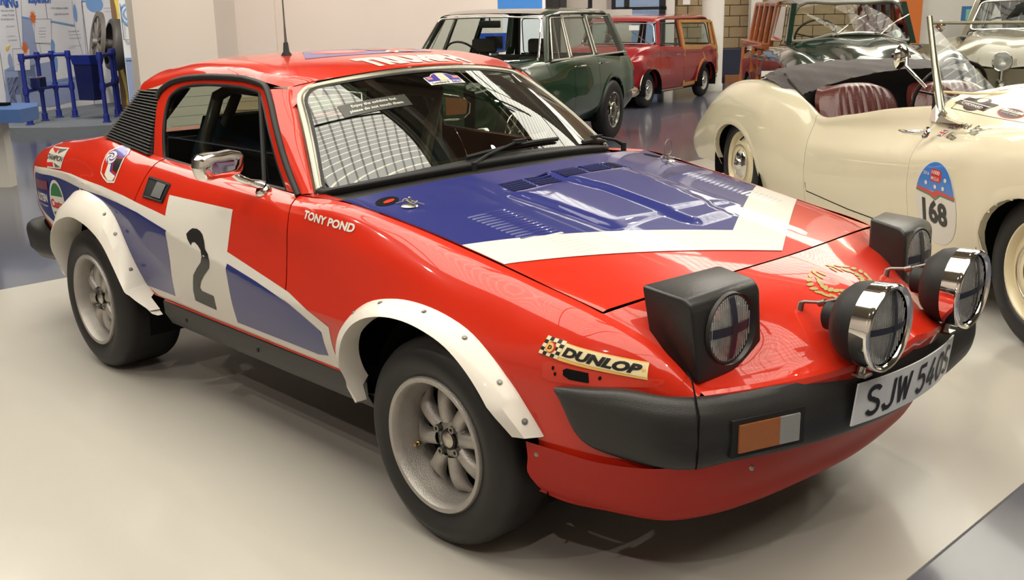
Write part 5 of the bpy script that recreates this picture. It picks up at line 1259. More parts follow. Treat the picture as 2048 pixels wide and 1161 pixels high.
# tyre maker's strip on the front wing
sd('tyre_sticker', [[(.372,.669),(.595,.629),(.603,.592),(.360,.629)]], YEL, .002, .02)
sd('tyre_sticker', [[(.412,.660),(.596,.626),(.601,.597),(.405,.630)]], CREAMV, .0025, .02)
tdecal('tyre_sticker', 'DUNLOP', DECK, (.5045, .6275), .166, .0215, -.172, .15, .006, .003, step=.02)
e0, f0 = Vector((.360, .629)), Vector((.372, .669)); g0 = Vector((.412, .6225))-e0
for i in range(5):
    for j in range(5):
        q = lambda u, v: tuple(e0+g0*(u/5)+(f0-e0)*(v/5))
        sd('tyre_sticker', [[q(i, j), q(i+1, j), q(i+1, j+1), q(i, j+1)]], DECK if (i+j) % 2 else CREAMV, .003, 0)
sd('tyre_sticker', [ellipse(.389, .6455, .0135, .0125, 18)], REDV, .0036, 0); sd('tyre_sticker', [ellipse(.387, .6455, .0105, .0105, 18)], YEL, .004, 0)
tdecal('tyre_sticker', 'D', DECK, (.387, .6455), .011, .009, -.1, .2, .006, .0045, step=0)
# bonnet chevron
HK = dict(O=(0, 0, 1.4), U=(1, 0, 0), Vv=(0, 1, 0), surf=HS)
def hd(name, polys, m, off=.0012, step=.01): return decal(name, bm_poly(polys), m, CAR, off=off, step=step, **HK)
def redge(q): return (-.545+.135*(1-q*q)+.004, q*wh(-.545)*.997)
def sidep(x, s): return (x, s*(wh(x)-.004))
inner = [sidep(-.045, -1), (.345, .02), sidep(.0, 1)]
blue = [redge(-1+2*k/16) for k in range(17)][::-1]+[sidep(x, -1) for x in (-.45, -.35, -.25, -.15)]+inner+[sidep(x, 1) for x in (-.05, -.15, -.25, -.35, -.45)]
hd('bonnet_blue', [blue], DECB, .0019)
hd('bonnet_chevron', [[sidep(-.045, -1), (.345, .02), sidep(.0, 1), sidep(.08, 1), sidep(.165, 1), (.521, 0), sidep(.115, -1), sidep(.03, -1)]], DECW, .0019)
tdecal('bonnet_signature', 'A.S. Prenton', DECK, (-.14, .33), .20, .035, 1.9, .3, -.001, .0032, HK)
# laurel wreath on the nose
NK = dict(O=(0, 0, 1.4), U=(1, 0, 0), Vv=(0, 1, 0), surf=NS)
leaves = []
for k in range(9):
    for sg in (-1, 1):
        for io in (0, 1):
            a = PI/2+sg*(.35+k*.27); R0 = .082+.014*(io*2-1)
            cx0, cy0 = .700-R0*math.sin(a)*.62, .0+R0*math.cos(a)*1.28
            ta = a+sg*.5*(1 if io else -1)+PI/2
            leaves.append(ellipse(cx0, cy0, .006, .014, 8, -ta+PI/2+(PI if sg > 0 else 0)))
for P in leaves: decal('laurel_leaf', bm_poly([P]), GOLD, CAR, off=.0016, step=0, **NK)
bm = bm_text('TRIUMPH', .1, .003); rescale(bm, .26, .042); bm_xf(bm, lambda x, y: (.765-y, -.015+x)); decal('nose_lettering', bm, GOLD, CAR, off=.0016, step=.03, **NK)
# roof transfers
RK = dict(O=(0, 0, 1.6), U=(1, 0, 0), Vv=(0, 1, 0), surf=RS)
bm = bm_text('TRIUMPH', .1, .008, 0, 1.12); rescale(bm, .47, .15); bm_xf(bm, lambda x, y: (-1.100-y, .03+x)); decal('roof_lettering', bm, DECW, CAR, off=.0016, step=.03, **RK)
def rd2(polys, m, off): decal('roof_flag', bm_poly(polys), m, CAR, off=off, step=.04, **RK)
rd2([[(-1.27, -.33), (-1.27, .27), (-1.55, .33), (-1.55, -.16)]], VIOLV, .0012)
rd2([ellipse(-1.40, -.09, .08, .12, 24)], REDV, .0016); rd2([ellipse(-1.40, -.09, .05, .08, 20)], PINKV, .002)
for a, b in (((-1.28, .07), (-1.54, .30)), ((-1.54, .07), (-1.28, .27))): rd2(ribbon2d([a, b], .05), DECW, .0018); rd2(ribbon2d([a, b], .02), REDV, .0022)
rd2(ribbon2d([(-1.41, .05), (-1.41, .29)], .07), DECW, .0024); rd2(ribbon2d([(-1.41, .05), (-1.41, .29)], .04), REDV, .0028)
rd2(ribbon2d([(-1.28, .165), (-1.54, .165)], .06), DECW, .0024); rd2(ribbon2d([(-1.28, .165), (-1.54, .165)], .032), REDV, .0028)
# windscreen stickers: rally plate, notice, paper
def wq(q, t, d): return wscr(q, t)+Vector((.42, 0, .9)).normalized()*d
wo = Vector((-.86, 0, 1.163)); wu = Vector((0, 1, 0)); wv = (wscr(0, .95)-wscr(0, .80)).normalized(); wn = wu.cross(wv)
WK = dict(O=wo+wn*.3, U=wu, Vv=wv, surf=WS)
def wl(name, polys, m, off, par=CAR): return decal(name, bm_poly(polys), m, par, off=off, step=.03, **WK)
plate = [(-.082, 0), (.078, 0), (.078, .052), (.052, .056), (.036, .070), (.015, .076), (-.012, .076), (-.034, .070), (-.050, .056), (-.082, .052)]
wl('rally_plate', [plate], DECW, .002)
wl('rally_plate', [[(x*.95-.000, .022+(y-.022)*.94) for x, y in plate[2:]]+[(-.076, .022), (.074, .022)]], VIOLV, .0024)
wl('rally_plate', [[(-.022, .023), (.022, .023), (.020, .070), (-.018, .070)]], CREAMV, .0028); wl('rally_plate', [ellipse(0, .048, .013, .017, 16)], GREYV, .0032)
for x in (-.060, .058): wl('rally_plate', [[(x-.012, .034), (x+.012, .034), (x+.012, .048), (x-.012, .048)]], PINKV, .003)
tdecal('rally_plate', 'Lombard', DECK, (-.032, .011), .075, .013, 0, 0, .001, .0032, WK); tdecal('rally_plate', 'RALLY', VIOLV, (.045, .011), .050, .014, 0, .3, .004, .0032, WK)
nb = wscr(-.62, .66)
bm = bm_poly([[(-.12, -.026), (.12, -.026), (.12, .026), (-.12, .026)]])
nu = (wscr(-.35, .70)-wscr(-.82, .60)).normalized(); 
def placed(name, bm, m, c, off, step=.03, uu=None):
    u = Vector((0, 1, 0)) if uu is None else uu; v = (wscr(-.6, .8)-wscr(-.6, .6)).normalized(); n = u.cross(v).normalized()
    return decal(name, bm, m, CAR, c+n*.3, u, n.cross(u).normalized(), WS, off, step)
NOT = mat('notice_film', (.03, .03, .025), .3)
u2 = (wscr(-.40, .655)-wscr(-.75, .655)).normalized()
cN = wscr(-.585, .655)
placed('notice', bm_poly([[(-.125, -.032), (.125, -.032), (.125, .032), (-.125, .032)]]), NOT, cN, .002, .03, u2)
for t_, yy, w_ in (('Enjoy the exhibits but', .012, .165), ('please do not touch them', -.013, .195)):
    bm = bm_text(t_, .03, .0005); rescale(bm, w_, .018); bm_xf(bm, lambda x, y: (x, y+yy)); placed('notice_lettering', bm, DECW, cN, .0032, .03, u2)
PAP = mat('white_paper', (.62, .66, .62), .6)
placed('tax_disc_paper', bm_poly([[(-.045, -.03), (.045, -.03), (.045, .03), (-.045, .03)]]), PAP, wscr(-.84, .80), -.004, .03, (wscr(-.70, .8)-wscr(-.95, .8)).normalized())
# ============================================================ the other cars
def child(name, root, label=None):
    o = bpy.data.objects.new(name, None); COL.objects.link(o); o.parent = root; o.empty_display_size = .1
    if label: o['label'] = label
    return o
def cwheel(root, c, s, w, R, rr, disc, cap, style='plain', nm='wheel'):
    t = child(nm, root); t.location = c
    M = frame((0, 0, 0), (1, 0, 0), (0, 0, 1), (0, -1, 0)) if s < 0 else frame((0, 0, 0), (-1, 0, 0), (0, 0, 1), (0, 1, 0))
    h = w/2
    MB().lathe([(rr, h-.03), (rr+.006, h-.008), (rr+.03, h), (R-.03, h-.006), (R-.006, h-.025), (R, h-.045), (R, -h+.045), (R-.01, -h+.02), (rr, -h)], M, 40).out('tyre', TYRE, t, 50)
    MB().lathe([(rr+.004, h-.02), (rr+.004, h-.006), (rr-.008, h-.006), (rr-.018, h-.03), (rr-.03, h-.035), (rr*.62, h-.012 if style == 'dish' else h-.04), (.05, h-.02), (0, h-.02)], M, 40).out('rim', disc, t, 40)
    if style == 'spoked':
        for k in range(5):
            a = 2*PI*k/5; mb = MB()
            for d in (-.16, .16): mb.tube([M @ Vector((.04*math.cos(a), .04*math.sin(a), h-.015)), M @ Vector(((rr-.02)*math.cos(a+d), (rr-.02)*math.sin(a+d), h-.025))], .009, 5)
            mb.out('spoke', CHR2, t)
        MB().lathe([(rr-.012, h-.004), (rr-.002, h), (rr+.004, h-.004)], M, 36).out('rim_trim', CHR, t)
    MB().lathe([(0, h+.012), (.02, h+.012), (.05, h+.006), (rr*.42, h-.004), (rr*.45, h-.02)], M, 28).out('hub_cap', cap, t, 40)
    return t
def side_st(L): return [[Vector((x, -w, z)) for (x, w, z) in st] for st in L]
def carshell(root, ST, jb, parts, m, arches, nu=10, nv=8, tops=(), crease=()):
    """ST: stations from the tail to the nose, each rows (x,w,z) from sill over jb (belt) to the centre line"""
    D = dense(side_st(ST), nu, nv, cv=crease); res = {}
    def cutf(c):
        for ax, az, R in arches:
            if (c.x-ax)**2+(c.z-az)**2 < R*R or (abs(c.x-ax) < R and c.z < az): return True
        return False
    for D_, fl in ((D, False), (mirY(D), True)):
        for nm, a, b in parts:
            g = [[p for p in r[:jb*nv+1]] for r in D_[a*nu:b*nu+1]]
            panel(nm, g, m, root, ('a' if a else '')+('b' if b < len(ST)-1 else ''), flip=fl, cut=cutf, gap=.003)
    for nm, a, b, mm in tops:
        g = [r[jb*nv:]+[Vector((p.x, -p.y, p.z)) for p in r[jb*nv:-1][::-1]] for r in D[a*nu:b*nu+1]]
        panel(nm, g, mm or m, root, 'cd' if nm != 'cowl' else '', gap=.003)
    sf = Surf([D])
    for s in (-1, 1):
        for ax, az, R in arches:
            rows = []
            for k in range(25):
                a = PI*k/24; x, z = ax+(R+.004)*math.cos(a), az+(R+.004)*math.sin(a); h = sf.hit(Vector((x, -3, z)), Vector((0, 1, 0)))
                if h is None: continue
                y = -h[0].y; cx, cz = -math.cos(a), -math.sin(a)
                rows.append([Vector((x-cx*.03, s*(y+.001), z-cz*.03)), Vector((x-cx*.01, s*(y+.008), z-cz*.01)), Vector((x+cx*.012, s*(y+.004), z+cz*.012)), Vector((x+cx*.014, s*(y-.03), z+cz*.014))])
            panel('arch_lip', rows, m, root, smooth=60)
    for ax, az, R in arches:
        for s in (-1, 1):
            M = frame((ax, s*.45, az), (1, 0, 0), (0, 0, 1), (0, 1, 0)); MB().lathe([(0, 0), (R*.98, 0), (R*.98, s*.30)], M, 20, -.3, PI+.3).out('wheel_well', DARK, root, 60)
    return D
def quadpane(name, root, Q, m, inset=0.): return mk(name, Q, [tuple(range(len(Q)))], m, root, 0)
def rloop(Q, r, n=4):
    """rounded corners for a planar-ish polygon of Vectors"""
    out = []
    N = len(Q)
    for i in range(N):
        p, a, b = Q[i], Q[i-1], Q[(i+1) % N]; da, db = (a-p), (b-p); ra = min(r, da.length*.45); rb = min(r, db.length*.45)
        s0, s1 = p+da.normalized()*ra, p+db.normalized()*rb
        for k in range(n+1):
            t = k/n; out.append(s0*(1-t)**2+p*2*t*(1-t)+s1*t*t)
    return out
def glaze(root, nm, Q, glass, trim, r=.03, tr=.007, seal=True):
    L = rloop([Vector(q) for q in Q], r)
    w = child(nm, root)
    mk('pane', L, [tuple(range(len(L)))], glass, w, 0)
    if trim: MB().tube(L+[L[0]], tr, 6, False).out('window_trim', trim, w, 180)
    return w
def pillar(root, a, b, w, m, d=.03, nm='pillar'):
    a, b = Vector(a), Vector(b); V = []
    for p in (a, b):
        s = 1 if p.y > 0 else -1
        V += [p+Vector((-w/2, 0, 0)), p+Vector((w/2, 0, 0)), p+Vector((w/2, -s*d, 0)), p+Vector((-w/2, -s*d, 0))]
    return mk(nm, V, [(0, 1, 5, 4), (1, 2, 6, 5), (2, 3, 7, 6), (3, 0, 4, 7), (0, 3, 2, 1), (4, 5, 6, 7)], m, root, 0)
def roofpanel(root, rows, m, nu=5, nv=4, nm='roof'):
    """rows: (x, halfwidth, z edge, z centre)"""
    G = [[Vector((x, q*w, ze+(zc-ze)*f)) for q, f in ((-1, 0), (-.985, .3), (-.93, .58), (-.75, .82), (-.4, .96), (0, 1), (.4, .96), (.75, .82), (.93, .58), (.985, .3), (1, 0))] for x, w, ze, zc in rows]
    return panel(nm, dense(G, nu, nv), m, root)
def seatpair(root, x, ys, zb, m, w=.24, h=.5, head=False, nm='front_seat'):
    for y in ys:
        t = child(nm, root)
        MB().box((x, y, zb+h/2), (.12, w*2, h), frame((0, 0, 0), (1, 0, .25), (0, 1, 0), (-.25, 0, 1)), .04).out('seat_back', m, t, 60)
        MB().box((x+.25, y, zb+.03), (.46, w*2, .14), None, .04).out('seat_base', m, t, 60)
        if head: MB().box((x-.07, y, zb+h+.10), (.08, .28, .15), None, .03).box((x-.07, y, zb+h), (.02, .10, .12)).out('head_restraint', m, t, 60)
def steer(root, c, R=.2, ax=(-.85, 0, .5), m=None):
    t = child('steering_wheel', root); M = axis_frame(c, ax)
    MB().tube([M @ Vector((R*math.cos(2*PI*k/28), R*math.sin(2*PI*k/28), 0)) for k in range(29)], .011, 6, False).out('wheel_rim', m or BLK2, t, 180)
    mb = MB()
    for a in (10, 170, 270): mb.tube([M @ Vector((0, 0, -.03)), M @ Vector((R*math.cos(rad(a)), R*math.sin(rad(a)), 0))], .007, 5)
    mb.tube([M @ Vector((0, 0, -.03)), M @ Vector((0, 0, -.3))], .015, 6); mb.out('wheel_spokes', m or BLK2, t)
def floorpan(root, x0, x1, w, z): MB().box(((x0+x1)/2, 0, z), (abs(x1-x0), w*2, .10)).out('floor_pan', DARK, root)
def headlamp(root, c, R, nm='headlamp', ax=(1, 0, 0)):
    t = child(nm, root); M = axis_frame(c, ax)
    MB().lathe([(R, .0), (R+.008, .006), (R+.012, 0), (R+.012, -.03)], M, 30).out('lamp_rim', CHR, t, 60)
    MB().lathe([(.01, -.05), (R*.6, -.04), (R, -.004)], M, 26).out('reflector', REFL, t, 180)
    mk('lens', [M @ Vector((r*math.cos(a), r*math.sin(a), .018*(1-(r/R)**2))) for r in (R, R*.6) for a in [2*PI*k/20 for k in range(20)]]+[M @ Vector((0, 0, .018))],
       [(k, (k+1) % 20, 20+(k+1) % 20, 20+k) for k in range(20)]+[(20+k, 20+(k+1) % 20, 40) for k in range(20)], LENSG, t, 60)
    return t
def cyl(c, ax, r, h, n=14): return MB().lathe([(0, h), (r, h), (r, 0)], axis_frame(c, ax), n)

GLD = glassmat('dim_window_glass', (.22, .20, .17), ior=1.5)
GLB = glassmat('car_window_glass', (.80, .86, .84), ior=1.42)
# ------------------------------------------------------------ dark green estate
GRN = mat('green_paint', (.006, .032, .012), .22, 0, .9, .5)
G = thing('estate_car', 'dark green estate car with chrome window frames behind the rally coupe', 'car', (-5.44, 3.74, -.006), rad(-70.7))
ST = []
def gst(x, belt, zb, ztop, wl=.80, zs=.28, dx=0, tw=.42):
    ST.append([(x-dx*.5, wl-.08, zs), (x, wl-.01, .40), (x, wl+.015, .60), (x, wl+.005, .76), (x-dx*.3, belt+.02, zb-.035), (x-dx*.6, belt, zb), (x-dx, tw, ztop-.008), (x-dx, 0, ztop)])
gst(-3.24, .68, .83, .84, .74, .36, -.05); gst(-3.12, .74, .865, .87, .79, .32); gst(-2.75, .755, .885, .90); gst(-2.07, .765, .925, .93); gst(-1.41, .765, .925, .93); gst(-.86, .735, .91, .935); gst(-.45, .73, .90, .945); gst(0, .72, .88, .92); gst(.50, .70, .845, .885, .79); gst(.64, .68, .80, .84, .76, .32, .03)
carshell(G, ST, 5, [('rear_wing', 0, 3), ('rear_door', 3, 4), ('front_door', 4, 5), ('front_wing', 5, 9)], GRN, [(-2.46, .33, .36), (0, .33, .36)], tops=[('bonnet', 5, 9, None)])
nose = [[(.63, .68*q, z+.02*(1-q*q)) for q in (-1, -.5, 0, .5, 1)] for z in (.82, .76, .50, .34)]
panel('front_panel', [[Vector((p[0]+.03*(i > 0)+.05*(1-abs(q)**2), p[1], p[2])) for p, q in zip(r, (-1, -.5, 0, .5, 1))] for i, r in enumerate(nose)], GRN, G)
MB().box((.715, 0, .62), (.02, 1.0, .15), None, .02).out('grille', mat('dark_grille', (.02, .03, .025), .4), G)
for s in (-1, 1):
    lu = child('lamp_unit', G)
    MB().box((.665, s*.52, .625), (.06, .34, .20), frame((0, 0, 0), (1, 0, 0), (-.25*s, 1, 0), (0, 0, 1)), .05).out('lamp_bezel', mat('lamp_shell', (.03, .10, .05), .25, .2, .8), lu)
    MB().tube([Vector((.72-.22*max(0, abs(y)-.35), s*y, z)) for y, z in [(.30, .73), (.5, .735), (.66, .715), (.73, .66), (.72, .58), (.66, .53), (.5, .52), (.30, .525), (.30, .73)]], .010, 6).out('lamp_surround', CHR, lu, 180)
    headlamp(lu, (.695, s*.43, .63), .075)
    mk('indicator_lens', [(.70, s*.53, .56), (.66, s*.70, .575), (.655, s*.715, .66), (.66, s*.69, .70), (.70, s*.53, .71)], [(0, 1, 2, 3, 4)], AMB, lu, 0)
MB().tube([(-.0, -.80, .40), (.5, -.80, .40), (.68, -.72, .40), (.74, -.3, .40), (.745, 0, .40), (.74, .3, .40), (.68, .72, .40), (.5, .80, .40), (.3, .81, .40)][1:-1], .05, 10).out('front_bumper', CHR, G, 60)
MB().tube([(-2.95, .80, .46), (-3.15, .80, .46), (-3.30, .76, .46), (-3.36, .60, .46), (-3.38, 0, .46), (-3.36, -.60, .46), (-3.30, -.76, .46), (-2.95, -.80, .46)], .052, 10).out('rear_bumper', CHR, G, 60)
roofpanel(G, [(-1.17, .59, 1.335, 1.375), (-1.3, .605, 1.352, 1.40), (-1.8, .615, 1.362, 1.42), (-2.4, .61, 1.358, 1.415), (-2.78, .595, 1.338, 1.395), (-2.90, .57, 1.30, 1.34)], GRN)
def gwin(xb, xt): return (xb, .755, .925), (xt, .605, 1.34)
for s in (-1, 1):
    def S_(p): return Vector((p[0], s*p[1], p[2]))
    A0, A1 = (-.90, .70, .925), (-1.20, .575, 1.335)
    cols = [(-.98, -1.245), (-1.40, -1.50), (-1.46, -1.54), (-2.04, -2.08), (-2.12, -2.15), (-2.93, -2.76)]
    for (i, j, nm) in ((0, 1, 'front_side_window'), (2, 3, 'rear_side_window'), (4, 5, 'cargo_window')):
        (b0, t0), (b1, t1) = cols[i], cols[j]
        q = [S_((b0, .752, .93)), S_((b1, .752, .93)), S_((t1, .607, 1.325)), S_((t0, .607, 1.325))]
        glaze(G, nm, q, GLB, CHR2, .025, .008)
    MB().tube([S_((-1.14, .755, .93)), S_((-1.30, .61, 1.325))][::1], .006, 6).out('quarter_light_bar', CHR2, G)
    pillar(G, S_((-.93, .735, .92)), S_((-1.215, .590, 1.345)), .075, GRN)
    pillar(G, S_((-1.43, .755, .92)), S_((-1.52, .607, 1.345)), .05, CHR2, .02)
    pillar(G, S_((-2.08, .755, .92)), S_((-2.115, .607, 1.345)), .06, GRN)
    pillar(G, S_((-3.00, .75, .89)), S_((-2.80, .60, 1.345)), .12, GRN, .05)
    pillar(G, S_((-3.10, .70, .87)), S_((-2.87, .575, 1.33)), .06, BLK2, .05)
    MB().tube([S_((-.93, .765, .925)), S_((-2.98, .765, .925))], .006, 6).out('belt_moulding', CHR2, G)
    for x in (-1.50, -2.16): MB().tube([S_((x+.02, .80, .845)), S_((x+.0, .828, .848)), S_((x-.13, .828, .846)), S_((x-.15, .80, .845))], .009, 6).out('door_handle', CHR, G)
glaze(G, 'windscreen', [(-.84, -.70, .935), (-.78, -.3, .925), (-.775, 0, .925), (-.78, .3, .925), (-.84, .67, .935), (-1.15, .56, 1.325), (-1.11, .2, 1.34), (-1.11, -.2, 1.34), (-1.15, -.59, 1.325)], GLB, CHR, .05, .011)
glaze(G, 'tailgate_window', [(-3.16, -.62, .90), (-3.16, .62, .90), (-2.92, .52, 1.30), (-2.92, -.52, 1.30)], GLB, CHR2, .05)
mk('cowl', [(-.86, -.73, .91), (-.86, .73, .91), (-.76, .3, .915), (-.76, -.3, .915)], [(0, 1, 2, 3)], GRN, G, 0)
mk('tailgate', [(-3.25, -.70, .83), (-3.25, .70, .83), (-3.17, .66, .90), (-3.17, -.66, .90), (-3.26, -.72, .40), (-3.26, .72, .40)], [(0, 1, 2, 3), (0, 4, 5, 1)], GRN, G, 0)
floorpan(G, -3.1, -.5, .68, .30)
GIN = mat('grey_brown_cloth', (.05, .042, .035), .8)
seatpair(G, -1.55, (-.33, .33), .42, GIN, .24, .52, True); seatpair(G, -2.35, (0,), .42, GIN, .60, .50, nm='rear_seat')
steer(G, (-1.15, -.33, .93)); MB().box((-.98, 0, .88), (.22, 1.3, .10), None, .03).out('dashboard', BLK2, G, 60)
MB().box((-1.13, .0, 1.27), (.02, .24, .07), None, .01).tube([(-1.13, 0, 1.30), (-1.12, 0, 1.35)], .008, 6).out('rear_view_mirror', BLK2, G)
for s in (-1, 1):
    cwheel(G, (-2.46, s*.735, .325), s, .18, .325, .19, mat_nut, CHR2, 'spoked'); cwheel(G, (0, s*.735, .325), s, .18, .325, .19, mat_nut, CHR2, 'spoked')
# ------------------------------------------------------------ red small estate with wooden frame
RD2 = mat('dark_red_paint', (.24, .009, .014), .25, 0, .8)
WOOD = mat('varnished_wood', (.42, .20, .055), .4, 0, .4, var=.3, vscale=18)
R_ = thing('woody_estate_small', 'small dark red estate car with varnished timber framing by the white column', 'car', (-8.16, 9.45, -.006), rad(-76.1))
ST = []
def rst(x, belt, zb, ztop, wl=.66, zs=.20, tw=.36, dx=0): ST.append([(x-dx*.4, wl-.03, zs), (x, wl+.01, .32), (x, wl+.02, .50), (x, wl+.005, .68), (x-dx*.3, belt+.015, zb-.03), (x-dx*.6, belt, zb), (x-dx, tw, ztop-.006), (x-dx, 0, ztop)])
rst(-2.52, .60, .74, .75, .63, .28); rst(-2.36, .64, .765, .77, .66, .24); rst(-1.60, .645, .79, .80); rst(-1.05, .645, .81, .82); rst(-.20, .645, .845, .85); rst(.10, .63, .83, .88); rst(.45, .58, .76, .82, .65, .22); rst(.68, .52, .66, .70, .60, .26, .3, .05)
carshell(R_, ST, 5, [('rear_side', 0, 3), ('door', 3, 4), ('front_wing', 4, 7)], RD2, [(-1.91, .26, .29), (.2, .26, .29)], tops=[('bonnet', 4, 7, None)])
panel('front_panel', [[Vector((.73-.05*q*q-(.0 if i else .03), .56*q, z)) for q in (-1, -.5, 0, .5, 1)] for i, z in enumerate((.70, .62, .45, .28))], RD2, R_)
MB().box((.745, 0, .48), (.02, .62, .20), None, .03).out('grille', CHR2, R_)
for s in (-1, 1): headlamp(R_, (.72, s*.45, .60), .085)
roofpanel(R_, [(-.24, .53, 1.175, 1.20), (-.36, .55, 1.205, 1.25), (-.9, .57, 1.22, 1.275), (-1.6, .57, 1.215, 1.27), (-2.25, .56, 1.19, 1.24), (-2.36, .54, 1.15, 1.19)], RD2)
for s in (-1, 1):
    def S_(p): return Vector((p[0], s*p[1], p[2]))
    def side(x, z): t = (z-.80)/.40; return S_((x, .648-.085*max(0, t), z))
    glaze(R_, 'door_window', [side(-.27, .86), side(-.97, .84), side(-.95, 1.165), side(-.42, 1.165)], GLB, BLK2, .03, .008)
    glaze(R_, 'cargo_window', [side(-1.14, .87), side(-2.20, .82), side(-2.18, 1.15), side(-1.12, 1.16)], GLB, BLK2, .05, .006)
    pillar(R_, side(-.20, .83), side(-.34, 1.20), .085, RD2); pillar(R_, side(-1.02, .80), side(-1.0, 1.20), .05, RD2)
    pillar(R_, side(-2.36, .76), side(-2.30, 1.18), .05, RD2)
    def plank(P, wd, nm='timber_rail'):
        pts = [Vector(p) for p in P]; V = []; F = []
        for i, (x, z) in enumerate([(p.x, p.y) for p in pts]):
            t = (pts[min(i+1, len(pts)-1)]-pts[max(i-1, 0)]).normalized(); nx, nz = -t.y*wd/2, t.x*wd/2
            def base(xx, zz):
                b = side(xx, zz) if zz > .80 else S_((xx, .672-.03*abs(zz-.5)/.3, zz)); return b
            for sg in (1, -1):
                b = base(x+nx*sg, z+nz*sg); V += [b+Vector((0, s*.020, 0)), b-Vector((0, s*.01, 0))]
        for i in range(len(pts)-1):
            a = 4*i; F += [(a, a+2, a+6, a+4), (a, a+4, a+5, a+1), (a+2, a+3, a+7, a+6)]
        F += [(0, 1, 3, 2), (len(V)-4, len(V)-2, len(V)-1, len(V)-3)]
        mk(nm, V, F, WOOD, R_, 0)
    plank([(-1.09, .25, 0), (-1.09, .80, 0), (-1.07, 1.185, 0)], .055, 'timber_post'); plank([(-1.06, .80, 0), (-2.42, .755, 0)], .065); plank([(-1.06, 1.185, 0), (-2.30, 1.165, 0)], .045)
    plank([(-2.24, .80, 0), (-2.22, 1.17, 0)], .07, 'timber_post'); plank([(-2.43, .35, 0), (-2.43, .76, 0), (-2.34, 1.16, 0)], .045, 'timber_post')
    plank([(-1.80, .77, 0), (-1.88, .58, 0)], .045, 'timber_post'); plank([(-1.07, .24, 0), (-1.52, .25, 0)], .045)
    plank([(-1.91+.33*math.cos(a), .26+.33*math.sin(a), 0) for a in [PI*(k/12) for k in range(13)]], .04, 'timber_arch'); plank([(-2.26, .28, 0), (-2.45, .29, 0)], .045)
    MB().tube([S_((-.10, .66, .21)), S_((-1.05, .665, .20))], .012, 6).out('sill_trim', CHR2, R_)
    MB().tube([S_((.2+.30*math.cos(a), .675, .26+.30*math.sin(a))) for a in [PI*(k/14) for k in range(15)]], .012, 6).out('arch_trim', CHR2, R_, 180)
    MB().tube([S_((-.90, .67, .70)), S_((-.90, .70, .70)), S_((-.96, .70, .70))], .009, 6).out('door_handle', CHR, R_)
    for x in (-1.91, .2): cwheel(R_, (x, s*.60, .25), s, .14, .25, .14, mat('wheel_grey', (.45, .43, .40), .4, .3), CHR, 'plain')
glaze(R_, 'windscreen', [(-.13, -.60, .885), (-.06, 0, .89), (-.13, .60, .885), (-.26, .51, 1.165), (-.20, 0, 1.18), (-.26, -.51, 1.165)], GLB, CHR, .06, .009)
mk('cowl', [(-.20, -.645, .845), (-.20, .645, .845), (.0, .3, .885), (.0, -.3, .885)], [(0, 1, 2, 3)], RD2, R_, 0)
glaze(R_, 'rear_window', [(-2.50, -.5, .80), (-2.50, .5, .80), (-2.40, .45, 1.13), (-2.40, -.45, 1.13)], GLB, WOOD, .03, .012)
for y0 in (.10, .55): 
    w = MB(); w.tube([(-.05, y0-.0, .885), (-.16, y0-.22, .99)], .006, 5); w.tube([(-.09, y0-.10, .93), (-.20, y0-.36, 1.06)], .005, 5); w.out('wiper', CHR2, R_)
floorpan(R_, -2.4, .4, .58, .22); seatpair(R_, -.95, (-.28, .28), .35, mat('red_vinyl_seat', (.15, .03, .03), .6), .2, .42); steer(R_, (-.62, -.28, .78), .19)
MB().box((-.17, .25, 1.11), (.01, .16, .07)).out('permit_card', PAP, R_)
# ------------------------------------------------------------ dark green timbered estate facing the camera
MG = mat('deep_green_paint', (.010, .028, .018), .15, 0, .9); WD2 = mat('orange_wood', (.36, .10, .025), .3, 0, .6, var=.3, vscale=15)
GRY2 = mat('grey_paint', (.20, .175, .17), .35, 0, .5)
M_ = thing('woody_estate_green', 'black-green rounded estate car with orange timber sides and two wipers, facing forward', 'car', (-2.6, 6.5, -.006), rad(-48.5))
ST = []
def mst(x, fw, zf, v, zh, zc, wl=.72, zs=.25): ST.append([(x, wl-.04, zs), (x, wl+.02, .45), (x, wl+.03, .65), (x, fw+.03, zf-.09), (x, fw-.06, zf), (x, v, zf-.05*(zf > .95)-.02), (x, v-.08, zh), (x, .30, (zh+zc)/2+.03), (x, 0, zc)])
mst(-3.0, .70, .92, .60, .94, .95); mst(-2.2, .73, .97, .62, .98, 1.0); mst(-1.3, .73, 1.0, .64, 1.02, 1.04); mst(-.80, .73, 1.02, .62, 1.03, 1.10); mst(-.45, .74, 1.03, .55, 1.02, 1.10); mst(-.05, .76, 1.02, .46, .98, 1.07); mst(.35, .75, .96, .40, .93, 1.0); mst(.62, .70, .84, .36, .85, .90, .70, .30); mst(.78, .62, .70, .33, .70, .74, .64, .36)
carshell(M_, ST, 5, [('rear_wing', 0, 2), ('door', 2, 3), ('front_wing', 3, 8)], MG, [(-2.40, .33, .36), (0, .33, .36)], tops=[('bonnet', 3, 8, None)])
panel('front_panel', [[Vector((.82-.06*q*q, .60*q, z)) for q in (-1, -.5, 0, .5, 1)] for z in (.72, .60, .45, .30)], MG, M_)
MB().box((.83, 0, .55), (.03, .5, .28), None, .04).out('grille', CHR2, M_)
for s in (-1, 1):
    headlamp(M_, (.66, s*.50, .86), .09)
    MB().lathe([(.02, -.34), (.07, -.26), (.10, -.10), (.10, -.02)], axis_frame((.66, s*.50, .86), (1, 0, 0)), 20).out('lamp_nacelle', MG, M_, 60)
roofpanel(M_, [(-.98, .48, 1.40, 1.43), (-1.1, .53, 1.425, 1.475), (-1.6, .58, 1.44, 1.51), (-2.4, .58, 1.42, 1.49), (-2.95, .56, 1.38, 1.44)], GRY2)
